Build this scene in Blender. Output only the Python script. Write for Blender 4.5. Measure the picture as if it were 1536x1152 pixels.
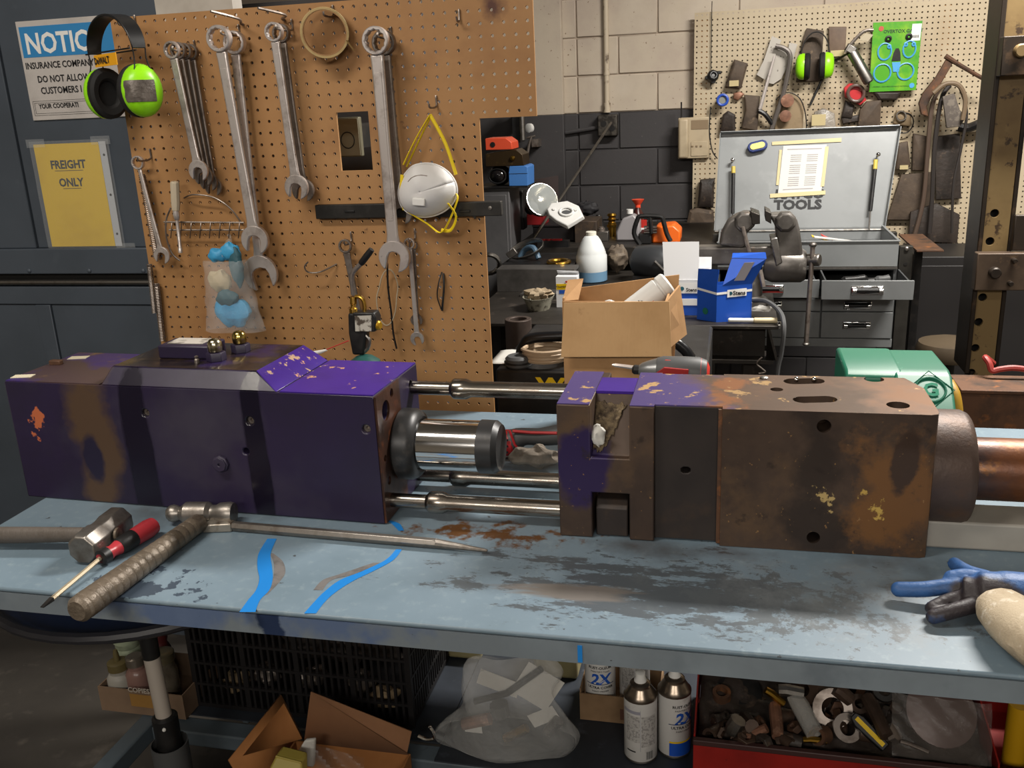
import bpy, math, random
import numpy as np
from mathutils import Vector, Matrix
for o in list(bpy.data.objects): bpy.data.objects.remove(o)
random.seed(7)
SC = bpy.context.scene
COL = SC.collection
# ---------------------------------------------------------------- camera
FPX = 1395.0
CAM = Vector((0, 0, 1.59))
def cam_rows(p, yaw, roll):
    cy, sy = math.cos(yaw), math.sin(yaw)
    f = Vector((-sy, cy, 0)); r = Vector((cy, sy, 0)); u = Vector((0, 0, 1))
    f2 = f*math.cos(p) - u*math.sin(p); u2 = u*math.cos(p) + f*math.sin(p)
    r3 = r*math.cos(roll) + u2*math.sin(roll); u3 = u2*math.cos(roll) - r*math.sin(roll)
    return r3, u3, f2
CR, CU, CF = cam_rows(math.radians(16.909), math.radians(13.682), math.radians(-2.634))
cd = bpy.data.cameras.new('camera'); cam = bpy.data.objects.new('camera', cd); COL.objects.link(cam)
cd.sensor_width = 36; cd.lens = 36*FPX/1536; cd.clip_start = .02
m = Matrix((CR, CU, -CF)).transposed().to_4x4(); m.translation = CAM
cam.matrix_world = m
SC.camera = cam
# ---------------------------------------------------------------- light
w = bpy.data.worlds.new('world'); SC.world = w; w.use_nodes = True
w.node_tree.nodes['Background'].inputs[0].default_value = (1, .95, .88, 1)
w.node_tree.nodes['Background'].inputs[1].default_value = .25
def area(name, loc, sx, sy, power, col, target=None):
    l = bpy.data.lights.new(name, 'AREA'); l.shape = 'RECTANGLE'; l.size = sx; l.size_y = sy
    l.energy = power; l.color = col
    o = bpy.data.objects.new(name, l); COL.objects.link(o); o.location = loc
    if target: o.rotation_euler = (Vector(target)-Vector(loc)).to_track_quat('-Z', 'Y').to_euler()
    return o
area('ceiling_strip_light', (1.15, 3.0, 3.05), 1.2, .25, 200, (1, .95, .88))
area('ceiling_strip_light', (-1.5, .45, 3.05), 1.2, .25, 40, (1, .92, .82))
area('ceiling_strip_light', (-.8, -2.5, 2.75), 1.2, .4, 38, (1, .93, .84), (0, 2.0, .9))
area('ceiling_strip_light', (1.1, -2.5, 2.75), 1.2, .4, 38, (1, .93, .84), (0, 2.0, .9))
SC.view_settings.view_transform = 'Standard'; SC.view_settings.look = 'None'
SC.view_settings.gamma = 1; SC.view_settings.use_curve_mapping = False
SC.view_settings.exposure = .08
# ---------------------------------------------------------------- pixel -> place
def ray(x, y): return CR*((x-768)/FPX) - CU*((y-576)/FPX) + CF
def PY(x, y, Y):
    r = ray(x, y); return CAM + r*(Y/r.y)
def PZ(x, y, Z):
    r = ray(x, y); return CAM + r*((Z-CAM.z)/r.z)
def V(*a): return Vector(a)
# ---------------------------------------------------------------- materials
MATS = {}
def rgb(c):
    if isinstance(c, str):
        c = [int(c[i:i+2], 16)/255 for i in (0, 2, 4)]
        c = [(v/12.92 if v < .04045 else ((v+.055)/1.055)**2.4) for v in c]
    return (c[0], c[1], c[2], 1)
def pm(name, base, rough=.5, metal=0, layers=(), bump=None, trans=0, alpha=1, emit=0, ior=1.45, spec=.5, coat=0, rvar=.0):
    if name in MATS: return MATS[name]
    M = bpy.data.materials.new(name); M.use_nodes = True; nt = M.node_tree; N = nt.nodes; L = nt.links
    b = N['Principled BSDF']
    b.inputs['Base Color'].default_value = rgb(base); b.inputs['Roughness'].default_value = rough
    b.inputs['Metallic'].default_value = metal; b.inputs['IOR'].default_value = ior
    b.inputs['Specular IOR Level'].default_value = spec
    if trans: b.inputs['Transmission Weight'].default_value = trans
    if alpha < 1: b.inputs['Alpha'].default_value = alpha
    if coat: b.inputs['Coat Weight'].default_value = coat; b.inputs['Coat Roughness'].default_value = .12
    if emit: b.inputs['Emission Color'].default_value = rgb(base); b.inputs['Emission Strength'].default_value = emit
    g = N.new('ShaderNodeNewGeometry')
    def noise(scale, detail, stretch, rgh=.6, off=0):
        mp = N.new('ShaderNodeMapping'); mp.inputs['Scale'].default_value = stretch; mp.inputs['Location'].default_value = (off, off*.7, off*1.3)
        L.new(g.outputs['Position'], mp.inputs['Vector'])
        n = N.new('ShaderNodeTexNoise'); n.inputs['Scale'].default_value = scale; n.inputs['Detail'].default_value = detail
        n.inputs['Roughness'].default_value = rgh
        L.new(mp.outputs['Vector'], n.inputs['Vector']); return n.outputs['Fac']
    def math_(op, a, c, clamp=False):
        n = N.new('ShaderNodeMath'); n.operation = op; n.use_clamp = clamp
        for i, v in enumerate((a, c)):
            if isinstance(v, (int, float)): n.inputs[i].default_value = v
            else: L.new(v, n.inputs[i])
        return n.outputs[0]
    prev = None; prevr = None; prevm = None
    for i, l in enumerate(layers):
        f = noise(l['scale'], l.get('detail', 5), l.get('stretch', (1, 1, 1)), l.get('rgh', .62), i*3.7+l.get('off', 0))
        if 'at' in l:
            sub = N.new('ShaderNodeVectorMath'); sub.operation = 'SUBTRACT'; L.new(g.outputs['Position'], sub.inputs[0]); sub.inputs[1].default_value = l['at']
            dv = N.new('ShaderNodeVectorMath'); dv.operation = 'DIVIDE'; L.new(sub.outputs[0], dv.inputs[0]); dv.inputs[1].default_value = l['rad']
            ln = N.new('ShaderNodeVectorMath'); ln.operation = 'LENGTH'; L.new(dv.outputs[0], ln.inputs[0])
            k = l.get('k', .6)
            f = math_('ADD', f, math_('MULTIPLY', math_('SUBTRACT', 1.0, math_('MINIMUM', ln.outputs['Value'], 2.5)), k))
        mr = N.new('ShaderNodeMapRange'); mr.clamp = True
        L.new(f, mr.inputs['Value']); mr.inputs['From Min'].default_value = l['lo']; mr.inputs['From Max'].default_value = l['hi']
        mr.inputs['To Max'].default_value = l.get('amt', 1)
        fac = mr.outputs['Result']
        mx = N.new('ShaderNodeMix'); mx.data_type = 'RGBA'
        L.new(fac, mx.inputs['Factor'])
        if prev is None: mx.inputs['A'].default_value = rgb(base)
        else: L.new(prev, mx.inputs['A'])
        mx.inputs['B'].default_value = rgb(l['col']); prev = mx.outputs['Result']
        for key, sock in (('rough', 'r'), ('metal', 'm')):
            if key in l:
                q = N.new('ShaderNodeMix'); q.data_type = 'FLOAT'; L.new(fac, q.inputs['Factor'])
                cur = prevr if sock == 'r' else prevm
                if cur is None: q.inputs['A'].default_value = rough if sock == 'r' else metal
                else: L.new(cur, q.inputs['A'])
                q.inputs['B'].default_value = l[key]
                if sock == 'r': prevr = q.outputs['Result']
                else: prevm = q.outputs['Result']
    if prev: L.new(prev, b.inputs['Base Color'])
    if prevr: L.new(prevr, b.inputs['Roughness'])
    if prevm: L.new(prevm, b.inputs['Metallic'])
    if bump:
        bp = N.new('ShaderNodeBump'); bp.inputs['Strength'].default_value = bump[1]; bp.inputs['Distance'].default_value = bump[2] if len(bump) > 2 else .002
        L.new(noise(bump[0], 6, bump[3] if len(bump) > 3 else (1, 1, 1)), bp.inputs['Height']); L.new(bp.outputs[0], b.inputs['Normal'])
    MATS[name] = M; return M
# ---------------------------------------------------------------- mesh building
class MB:
    def __init__(s): s.v = []; s.f = []; s.mi = []; s.cur = 0
    def add(s, vs, fs):
        o = len(s.v); s.v += [Vector(v) for v in vs]
        for f in fs: s.f.append([i+o for i in f]); s.mi.append(s.cur)
        return s
    def m(s, i): s.cur = i; return s
    def xf(s, M, start=0):
        for i in range(start, len(s.v)): s.v[i] = M @ s.v[i]
        return s
    def box(s, c, d, M=None):
        vs = [V((i-.5)*d[0], (j-.5)*d[1], (k-.5)*d[2]) for i in (0, 1) for j in (0, 1) for k in (0, 1)]
        c = Vector(c); vs = [(M @ v if M else v)+c for v in vs]
        return s.add(vs, [(0, 1, 3, 2), (4, 6, 7, 5), (0, 4, 5, 1), (2, 3, 7, 6), (0, 2, 6, 4), (1, 5, 7, 3)])
    def span(s, a, b):
        return s.box([(a[i]+b[i])/2 for i in range(3)], [abs(a[i]-b[i]) for i in range(3)])
    def prism(s, pts, d):
        """extrude a planar 3-D outline by vector d"""
        n = len(pts); pts = [Vector(p) for p in pts]; d = Vector(d)
        nrm = Vector((0, 0, 0))
        for i in range(n): nrm += pts[i].cross(pts[(i+1) % n])
        if nrm.dot(d) > 0: pts = pts[::-1]
        return s.add(pts+[p+d for p in pts], [tuple(range(n)), tuple(range(2*n-1, n-1, -1))]+[(i, n+i, n+(i+1) % n, (i+1) % n) for i in range(n)])
    def frustum(s, A, B):
        n = len(A)
        return s.add(list(A)+list(B), [tuple(range(n)), tuple(range(2*n-1, n-1, -1))]+[(i, n+i, n+(i+1) % n, (i+1) % n) for i in range(n)])
    def cyl(s, p0, p1, r0, r1=None, n=20, caps=True):
        p0 = Vector(p0); p1 = Vector(p1); r1 = r0 if r1 is None else r1
        return s.lathe([(r0, 0), (r1, (p1-p0).length)], p0, p1-p0, n, caps)
    def lathe(s, prof, o, ax=(0, 0, 1), n=24, caps=True, sc=(1, 1), a0=0):
        o = Vector(o); ax = Vector(ax).normalized()
        t = Vector((0, 0, 1)) if abs(ax.z) < .9 else Vector((1, 0, 0))
        u = t.cross(ax).normalized(); w_ = ax.cross(u)
        vs = []
        for r, h in prof:
            for i in range(n):
                a = 2*math.pi*i/n+a0; vs.append(o+ax*h+u*(r*sc[0]*math.cos(a))+w_*(r*sc[1]*math.sin(a)))
        k = len(prof); fs = []
        for j in range(k-1):
            for i in range(n):
                i2 = (i+1) % n; fs.append((j*n+i, j*n+i2, (j+1)*n+i2, (j+1)*n+i))
        if caps:
            if prof[0][0] > 1e-6: fs.append(tuple(range(n))[::-1])
            if prof[-1][0] > 1e-6: fs.append(tuple((k-1)*n+i for i in range(n)))
        return s.add(vs, fs)
    def tube(s, path, r, n=8, closed=False, caps=True, flat=None):
        P = [Vector(p) for p in path]; k = len(P); rs = r if isinstance(r, (list, tuple)) else [r]*k
        vs = []; prev = None
        for i in range(k):
            if closed: t = P[(i+1) % k]-P[i-1]
            else: t = P[min(i+1, k-1)]-P[max(i-1, 0)]
            t.normalize()
            if prev is None:
                up = Vector((0, 0, 1)) if abs(t.z) < .9 else Vector((0, 1, 0)); a = up.cross(t).normalized()
            else:
                a = prev-t*prev.dot(t)
                if a.length < 1e-6: a = t.orthogonal()
                a.normalize()
            prev = a; b = t.cross(a)
            fa, fb = flat if flat else (1, 1)
            for j in range(n):
                an = 2*math.pi*j/n; vs.append(P[i]+a*(rs[i]*fa*math.cos(an))+b*(rs[i]*fb*math.sin(an)))
        fs = []
        for i in range(k if closed else k-1):
            for j in range(n):
                i2 = (i+1) % k; j2 = (j+1) % n; fs.append((i*n+j, i*n+j2, i2*n+j2, i2*n+j))
        if caps and not closed: fs.append(tuple(range(n))[::-1]); fs.append(tuple((k-1)*n+j for j in range(n)))
        return s.add(vs, fs)
    def ball(s, c, r, n=16, k=10):
        r = r if isinstance(r, (list, tuple)) else (r, r, r); c = Vector(c); vs = []; fs = []
        for j in range(k+1):
            th = math.pi*j/k
            for i in range(n):
                ph = 2*math.pi*i/n; vs.append(c+V(r[0]*math.sin(th)*math.cos(ph), r[1]*math.sin(th)*math.sin(ph), r[2]*math.cos(th)))
        for j in range(k):
            for i in range(n): fs.append((j*n+i, (j+1)*n+i, (j+1)*n+(i+1) % n, j*n+(i+1) % n))
        return s.add(vs, fs)
    def quad(s, a, b, c, d): return s.add([a, b, c, d], [(0, 1, 2, 3)])
    def panel(s, a, b, c, d, th):
        """quad a,b,c,d with thickness th pushed away from its normal side"""
        a, b, c, d = [Vector(p) for p in (a, b, c, d)]
        nn = (b-a).cross(d-a).normalized()*th
        return s.prism([a, b, c, d], -nn)
    def grid(s, fn, nu, nv):
        vs = [fn(i/nu, j/nv) for i in range(nu+1) for j in range(nv+1)]
        return s.add(vs, [(i*(nv+1)+j, (i+1)*(nv+1)+j, (i+1)*(nv+1)+j+1, i*(nv+1)+j+1) for i in range(nu) for j in range(nv)])
    def jit(s, a, seed=1):
        rr = random.Random(seed)
        for i in range(len(s.v)): s.v[i] = s.v[i]+V(rr.uniform(-a, a), rr.uniform(-a, a), rr.uniform(-a, a))
        return s
def frame(o, x, y=None, z=None):
    """matrix with local x along x, local z near z"""
    x = Vector(x).normalized()
    if z is not None:
        y = Vector(z).cross(x).normalized(); z = x.cross(y)
    else:
        z = x.cross(Vector(y)).normalized(); y = z.cross(x)
    M = Matrix((x, y, z)).transposed().to_4x4(); M.translation = Vector(o); return M
def smooth_path(pts, k=6, closed=False):
    P = [Vector(p) for p in pts]; n = len(P); out = []
    rng = n if closed else n-1
    for i in range(rng):
        p0 = P[i-1] if (closed or i > 0) else P[0]; p1 = P[i]; p2 = P[(i+1) % n]
        p3 = P[(i+2) % n] if (closed or i+2 < n) else P[n-1]
        for j in range(k):
            t = j/k
            out.append(.5*((2*p1)+(p2-p0)*t+(2*p0-5*p1+4*p2-p3)*t*t+(3*p1-p0-3*p2+p3)*t**3))
    if not closed: out.append(P[-1])
    return out
def text_mb(body, size, o, right, up, ext=.0004, align='LEFT', wide=1.0, bold=0, shear=0):
    c = bpy.data.curves.new('t', 'FONT'); c.body = body; c.size = size; c.extrude = 0; c.align_x = align; c.offset = bold; c.resolution_u = 2; c.shear = shear
    ob = bpy.data.objects.new('t', c); COL.objects.link(ob)
    dg = bpy.context.evaluated_depsgraph_get(); me = bpy.data.meshes.new_from_object(ob.evaluated_get(dg))
    r = Vector(right).normalized(); u = Vector(up); u = (u-r*u.dot(r)).normalized(); n = r.cross(u)
    mb = MB(); o = Vector(o)
    mb.add([o+r*(v.co.x*wide)+u*v.co.y+n*ext for v in me.vertices], [tuple(p.vertices) for p in me.polygons])
    bpy.data.objects.remove(ob); bpy.data.curves.remove(c); bpy.data.meshes.remove(me)
    return mb
def mkobj(name, mb, mat, origin, bevel=0, seg=2, sub=0, sharp=35, solid=0, parent=None, kind=None, label=None, remesh=0):
    me = bpy.data.meshes.new(name)
    me.from_pydata([tuple(v-origin) for v in mb.v], [], mb.f)
    mats = mat if isinstance(mat, (list, tuple)) else [mat]
    for q in mats: me.materials.append(q)
    me.polygons.foreach_set('use_smooth', [True]*len(me.polygons))
    if len(mats) > 1: me.polygons.foreach_set('material_index', mb.mi)
    me.validate(); me.update()
    me.set_sharp_from_angle(angle=math.radians(sharp))
    ob = bpy.data.objects.new(name, me); COL.objects.link(ob)
    if parent: ob.parent = parent
    if bevel:
        bm_ = ob.modifiers.new('bevel', 'BEVEL'); bm_.width = bevel; bm_.segments = seg; bm_.limit_method = 'ANGLE'; bm_.angle_limit = math.radians(38); bm_.harden_normals = False
    if solid:
        sm = ob.modifiers.new('solid', 'SOLIDIFY'); sm.thickness = solid
    if sub:
        ss = ob.modifiers.new('sub', 'SUBSURF'); ss.levels = sub; ss.render_levels = sub
    if remesh:
        rm = ob.modifiers.new('remesh', 'REMESH'); rm.mode = 'VOXEL'; rm.voxel_size = remesh; rm.use_smooth_shade = True
        sm = ob.modifiers.new('smooth', 'SMOOTH'); sm.iterations = 6; sm.factor = .5
    if kind: ob['kind'] = kind
    if label: ob['label'] = label
    return ob
class T:
    def __init__(s, name, label=None, cat=None, group=None, kind=None):
        s.name = name; s.label = label; s.cat = cat; s.group = group; s.kind = kind; s.parts = []
    def p(s, name, mb, mat, under=None, cut=None, **kw):
        s.parts.append((name, mb, mat, under, cut, kw)); return len(s.parts)-1
    def done(s, origin=None):
        allv = [v for q in s.parts for v in q[1].v]
        lo = [min(v[i] for v in allv) for i in range(3)]; hi = [max(v[i] for v in allv) for i in range(3)]
        O = Vector(origin) if origin else V((lo[0]+hi[0])/2, (lo[1]+hi[1])/2, lo[2])
        solo = len(s.parts) == 1
        if not solo:
            root = bpy.data.objects.new(s.name, None); COL.objects.link(root); root.location = O; root.empty_display_size = .05
        objs = []
        for name, mb, mat, under, cut, kw in s.parts:
            if solo: ob = mkobj(s.name, mb, mat, O, **kw); ob.location = O; root = ob
            else: ob = mkobj(name, mb, mat, O, parent=(objs[under] if under is not None else root), **kw)
            if cut: boolean(ob, cut, O)
            objs.append(ob)
        if s.label: root['label'] = s.label
        if s.cat: root['category'] = s.cat
        if s.group: root['group'] = s.group
        if s.kind: root['kind'] = s.kind
        s.root = root; s.objs = objs
        return root
def solo(name, label, cat, mb, mat, group=None, kind=None, **kw):
    t = T(name, label, cat, group, kind); t.p(name, mb, mat, **kw); return t.done()
def boolean(ob, cut, O):
    mods = [(m_.type, m_.width, m_.segments) for m_ in ob.modifiers if m_.type == 'BEVEL']
    bv = [m_ for m_ in ob.modifiers if m_.type == 'BEVEL']
    me = bpy.data.meshes.new('cut'); me.from_pydata([tuple(v-O) for v in cut.v], [], cut.f); me.update()
    import bmesh
    b = bmesh.new(); b.from_mesh(me); bmesh.ops.recalc_face_normals(b, faces=b.faces); b.to_mesh(me); b.free()
    b = bmesh.new(); b.from_mesh(ob.data); bmesh.ops.recalc_face_normals(b, faces=b.faces); b.to_mesh(ob.data); b.free()
    co = bpy.data.objects.new('cut', me); COL.objects.link(co); bpy.context.view_layer.update(); co.matrix_world = ob.matrix_world.copy()
    co.parent = ob.parent; co.location = ob.location
    for x in bv: ob.modifiers.remove(x)
    md = ob.modifiers.new('b', 'BOOLEAN'); md.operation = 'DIFFERENCE'; md.object = co; md.solver = 'EXACT'
    bpy.context.view_layer.update()
    dg = bpy.context.evaluated_depsgraph_get(); nm = bpy.data.meshes.new_from_object(ob.evaluated_get(dg))
    ob.modifiers.clear(); old = ob.data; nm.name = old.name; ob.data = nm
    bpy.data.objects.remove(co); bpy.data.meshes.remove(me)
    nm.set_sharp_from_angle(angle=math.radians(35))
    for _, wd, sg in mods:
        x = ob.modifiers.new('bevel', 'BEVEL'); x.width = wd; x.segments = sg; x.limit_method = 'ANGLE'; x.angle_limit = math.radians(38)
def rotm(ax, deg): return Matrix.Rotation(math.radians(deg), 3, ax)
# ================================================================ materials
BT = .90     # bench top height
steel = pm('worn_steel', '8d8a86', .38, 1, [dict(col='5a534c', scale=30, lo=.45, hi=.75, rough=.55)], bump=(60, .15))
chrome = pm('polished_chrome', 'd8d8d8', .1, 1, [dict(col='8a8580', scale=9, lo=.55, hi=.8, rough=.25, stretch=(.3, 2, 2))])
wrsteel = pm('wrench_chrome', 'd2cac6', .34, .7, [dict(col='8d8078', scale=22, lo=.5, hi=.75, rough=.4), dict(col='6f5f52', scale=70, lo=.66, hi=.74, rough=.6)])
wrdark = pm('wrench_dull', '8f867f', .42, .8, [dict(col='5b5048', scale=25, lo=.45, hi=.72, rough=.55)])
dark = pm('black_iron', '1b1a1a', .5, .3, [dict(col='35302c', scale=20, lo=.5, hi=.75)])
blackp = pm('black_plastic', '161617', .42, 0, [dict(col='2a2826', scale=18, lo=.5, hi=.8, rough=.6)])
greyp = pm('grey_plastic', '4a4b4c', .5)
white = pm('white_plastic', 'd9d9d6', .4, 0, [dict(col='b9b6ae', scale=12, lo=.55, hi=.8)])
paper = pm('paper', 'c2c0ba', .8)
brass = pm('brass', 'b9923f', .28, 1, [dict(col='6e5528', scale=40, lo=.5, hi=.75)])
rust = pm('rusty_steel', '5b3f2d', .62, .25, [dict(col='2f2722', scale=11, lo=.45, hi=.7), dict(col='8a552b', scale=28, lo=.58, hi=.75)], bump=(70, .3))
redp = pm('red_plastic', 'b5262b', .4, 0, [dict(col='7c1a1c', scale=20, lo=.55, hi=.8)])
card = pm('cardboard', 'a98258', .85, 0, [dict(col='8a6641', scale=7, lo=.45, hi=.8), dict(col='6b4c30', scale=3, lo=.6, hi=.85)], bump=(90, .2, .001, (6, 6, .3)))
bag = pm('clear_plastic_film', 'e8ecee', .18, 0, alpha=.14, spec=.7, bump=(45, .8, .004))
bagc = pm('cloudy_plastic_film', 'd0cec8', .3, 0, alpha=.32, spec=.6, bump=(30, .8, .004))
lbl_w = pm('white_print', 'e2e2df', .6); lbl_k = pm('black_print', '17181a', .6)
lbl_b = pm('blue_print', '1d4fa8', .5); lbl_y = pm('yellow_print', 'd8b400', .5); lbl_r = pm('red_print', 'b22a22', .5)
glass = pm('clear_glass', 'dfe6e4', .05, 0, alpha=.35, spec=.8)
# ================================================================ the room
YW = 5.2
conc = pm('concrete_floor', '38342f', .62, 0, [dict(col='2b2825', scale=2.2, lo=.4, hi=.7), dict(col='57514a', scale=14, lo=.6, hi=.8, amt=.6), dict(col='8b8680', scale=34, lo=.73, hi=.78)], bump=(40, .15))
solo('floor', None, None, MB().span((-4, -3, -.1), (4, YW+.3, 0)), conc, kind='structure')
solo('ceiling', None, None, MB().span((-4, -3, 3.4), (4, YW+.3, 3.5)), pm('ceiling_paint', 'a8a298', .9), kind='structure')
wl = pm('side_wall_paint', 'a39b8e', .9)
solo('wall_left', None, None, MB().span((-4.1, -3, 0), (-4, YW+.3, 3.4)), wl, kind='structure')
solo('wall_right', None, None, MB().span((4, -3, 0), (4.1, YW+.3, 3.4)), wl, kind='structure')
solo('wall_front', None, None, MB().span((-4, -3.1, 0), (4, -3, 3.4)), wl, kind='structure')
whiteblk = pm('cream_block_paint', 'b3a796', .8, 0, [dict(col='a4968a', scale=3, lo=.45, hi=.75), dict(col='6d5a48', scale=55, lo=.70, hi=.76, detail=2), dict(col='c0b6a8', scale=1.4, lo=.5, hi=.8)], bump=(80, .25))
greyblk = pm('dark_grey_block_paint', '3a3839', .7, 0, [dict(col='312e2e', scale=3, lo=.45, hi=.75), dict(col='5a5654', scale=60, lo=.73, hi=.78, detail=2)], bump=(80, .25))
mort_w = pm('cream_mortar', '97897a', .9); mort_g = pm('grey_mortar', '333132', .9)
zc = PY(950, 110, YW).z; ch = .192; zb = zc-ch*1.0
zb = PY(950, 167, YW).z; ch = (PY(950, 52, YW).z-zb)/2
wt = T('wall_back', kind='structure')
mbw = MB().span((-4, YW+.008, 0), (4, YW+.3, zb)); wt.p('mortar_bed', mbw, mort_g)
wt.p('mortar_bed', MB().span((-4, YW+.008, zb), (4, YW+.3, 3.4)), mort_w)
xj = PY(865, 80, YW).x; x927 = PY(927, 40, YW).x; bw = .41; g_ = .006
for row in range(-9, 8):
    z0 = zb+row*ch; off = x927 if row % 2 == 1 else x927+bw/2
    z1 = z0+ch
    if z1 < .02: continue
    xs = [off+bw*i for i in range(-14, 12)]
    edges = sorted([x for x in xs if abs(x-xj) > .05]+[xj])
    for a, b_ in zip(edges[:-1], edges[1:]):
        if a < -3.95 or b_ > 3.95: continue
        if z1 > zb+4.2*ch or b_ < -2.2 or b_-a < .05: continue
        wt.p('block', MB().span((a+g_/2+.0, YW, max(z0, 0)+g_/2), (b_-g_/2, YW+.02, z1-g_/2)), whiteblk if row >= 0 else greyblk, bevel=.004, seg=1)
xp0, xp1 = PY(700, 80, YW).x, PY(845, 80, YW).x
wt.p('pilaster', MB().span((xp0, YW-.05, zb), (xp1, YW, 3.2)), whiteblk, bevel=.004)
wt.p('pilaster', MB().span((xp0, YW-.05, 0), (xp1, YW, zb)), greyblk, bevel=.004)
wt.done()
# conduit, junction box, bare rod leaning from it
t = T('electrical_conduit', 'cream painted pipe running down the block wall into a small box', 'conduit')
pipe = pm('pipe_paint', 'b3a691', .6, 0, [dict(col='4f4032', scale=16, lo=.56, hi=.7)])
xa = PY(909, 60, YW-.02).x
t.p('pipe', MB().cyl((xa, YW-.016, zb), (xa, YW-.016, 2.6), .014, n=12), pipe)
t.p('coupling', MB().cyl((xa, YW-.016, zb+.0), (xa, YW-.016, zb+.05), .019, n=12), pipe)
t.p('coupling', MB().cyl((xa, YW-.016, zb+.19), (xa, YW-.016, zb+.205), .017, n=12), pipe)
jb = PY(912, 188, YW-.03)
t.p('junction_box', MB().box((jb.x, YW-.03, jb.z), (.105, .06, .11)), pm('box_metal', '4a4640', .5, .5, [dict(col='2a2622', scale=40, lo=.45, hi=.6)]), bevel=.006)
for dx in (-.02, .025): t.p('knockout', MB().lathe([(.016, 0), (.016, .003)], (jb.x+dx, YW-.06, jb.z+(.01 if dx < 0 else -.015)), (0, -1, 0), 14), dark)
t.done()
ra, rb = PY(917, 184, YW-.1), PY(800, 358, 4.3)
solo('steel_rod', 'thin bare rod leaning from the junction box down to the cluttered bench', 'rod', MB().tube([ra, rb], .007, 8), steel)
solo('wall_conduit', 'short horizontal dark pipe beside the junction box', 'pipe', MB().cyl(PY(848, 199, YW-.02), PY(898, 191, YW-.02), .012, n=10), greyblk)
# freight doors on the left
YD = 2.30
dgrey = pm('door_grey_paint', '48505a', .45, .1, [dict(col='3c434b', scale=2.2, lo=.4, hi=.75), dict(col='59616a', scale=9, lo=.62, hi=.8, amt=.5), dict(col='22262a', scale=60, lo=.74, hi=.78)], bump=(50, .06))
dblk = pm('door_gap', '151413', .7)
xr = PY(238, 8, YD).x
zr1, zr0 = PY(100, 372, YD).z, PY(100, 410, YD).z; zl1 = PY(100, 430, YD).z; zl0 = PY(100, 456, YD).z
xs1 = PY(28, 230, YD).x; xs2 = xs1-.02
xv0, xv1 = PY(55, 460, YD).x, PY(77, 460, YD).x
t = T('door_1', kind='structure')
t.p('upper_panel', MB().span((-3.4, YD, zr1), (xs1-.002, YD+.03, 3.0)), dgrey, bevel=.003)
t.p('upper_panel', MB().span((xs1+.002, YD+.004, zr1), (xr, YD+.03, 3.0)), dgrey, bevel=.003)
rl = t.p('bottom_rail', MB().span((-3.4, YD-.012, zr0), (xr, YD+.03, zr1)), dgrey, bevel=.003)
for px in (44, 134, 215):
    q = PY(px, 406, YD-.012); t.p('bolt', MB().lathe([(.007, 0), (.006, .003), (.003, .005), (0, .0055)], (q.x, YD-.012, q.z), (0, -1, 0), 12), dgrey, under=rl)
t.p('door_gap', MB().span((-3.4, YD+.02, zl1), (xr, YD+.03, zr0)), dblk)
t.p('astragal_bar', MB().cyl((-3.4, YD+.004, zl1+.012), (xr, YD+.004, zl1+.012), .008, n=10), steel)
t.p('lower_rail', MB().span((-3.4, YD-.006, zl0), (xr, YD+.03, zl1)), dgrey, bevel=.002)
t.p('lower_stile', MB().span((xv0, YD-.006, .0), (xv1, YD+.03, zl0-.002)), dgrey, bevel=.002)
t.p('lower_panel', MB().span((-3.4, YD, 0), (xv0-.003, YD+.03, zl0-.003)), dgrey)
t.p('lower_panel', MB().span((xv1+.003, YD, 0), (xr, YD+.03, zl0-.003)), dgrey)
t.done()
# ================================================================ the work bench
YF, YB = 1.077, 1.985
XL, XR = -1.275, .80
def PB(x, y, dz=0): return PZ(x, y, BT+dz)
sc1 = PB(960, 880); sc2 = PB(1180, 905); sc3 = PB(780, 888); sc4 = PB(1330, 900); sc5 = PB(210, 885)
rs = PB(730, 800)
paintb = pm('bench_paint', '6b7d8a', .42, .0, [
    dict(col='788a97', scale=2.5, lo=.45, hi=.75),
    dict(col='5f717c', scale=5, lo=.5, hi=.8, amt=.7), dict(col='8a9aa1', scale=60, lo=.55, hi=.75, amt=.5),
    dict(col='4d545a', scale=17, lo=.56, hi=.59, at=sc1, rad=(.34, .12, .3), k=.17, detail=14, rgh=.78, stretch=(.6, 1.6, 1), rough=.35),
    dict(col='52595e', scale=20, lo=.57, hi=.61, at=sc2, rad=(.26, .11, .3), k=.15, detail=14, rgh=.76, rough=.35), dict(col='6e6a66', scale=16, lo=.55, hi=.7, at=PB(870, 890), rad=(.10, .035, .3), k=.25, detail=8, stretch=(.3, 2, 1)),
    dict(col='737a7e', scale=14, lo=.5, hi=.8, at=sc4, rad=(.22, .12, .3), k=.3, detail=10, rgh=.75, amt=.8),
    dict(col='3f4a57', scale=18, lo=.62, hi=.64, at=sc5, rad=(.12, .08, .3), k=.2, detail=6),
    dict(col='474c50', scale=42, lo=.675, hi=.69, detail=7), dict(col='50565a', scale=26, lo=.70, hi=.72, detail=8, stretch=(.4, 1.6, 1), off=9),
    dict(col='5b3c20', scale=24, lo=.56, hi=.66, at=rs, rad=(.17, .045, .1), k=.22, rough=.35, detail=8),
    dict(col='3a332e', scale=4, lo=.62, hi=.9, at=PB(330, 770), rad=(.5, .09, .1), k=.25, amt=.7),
    dict(col='3a2f28', scale=5, lo=.6, hi=.85, at=PB(1100, 830), rad=(.45, .05, .1), k=.25, amt=.8)], bump=(300, .04))
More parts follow.
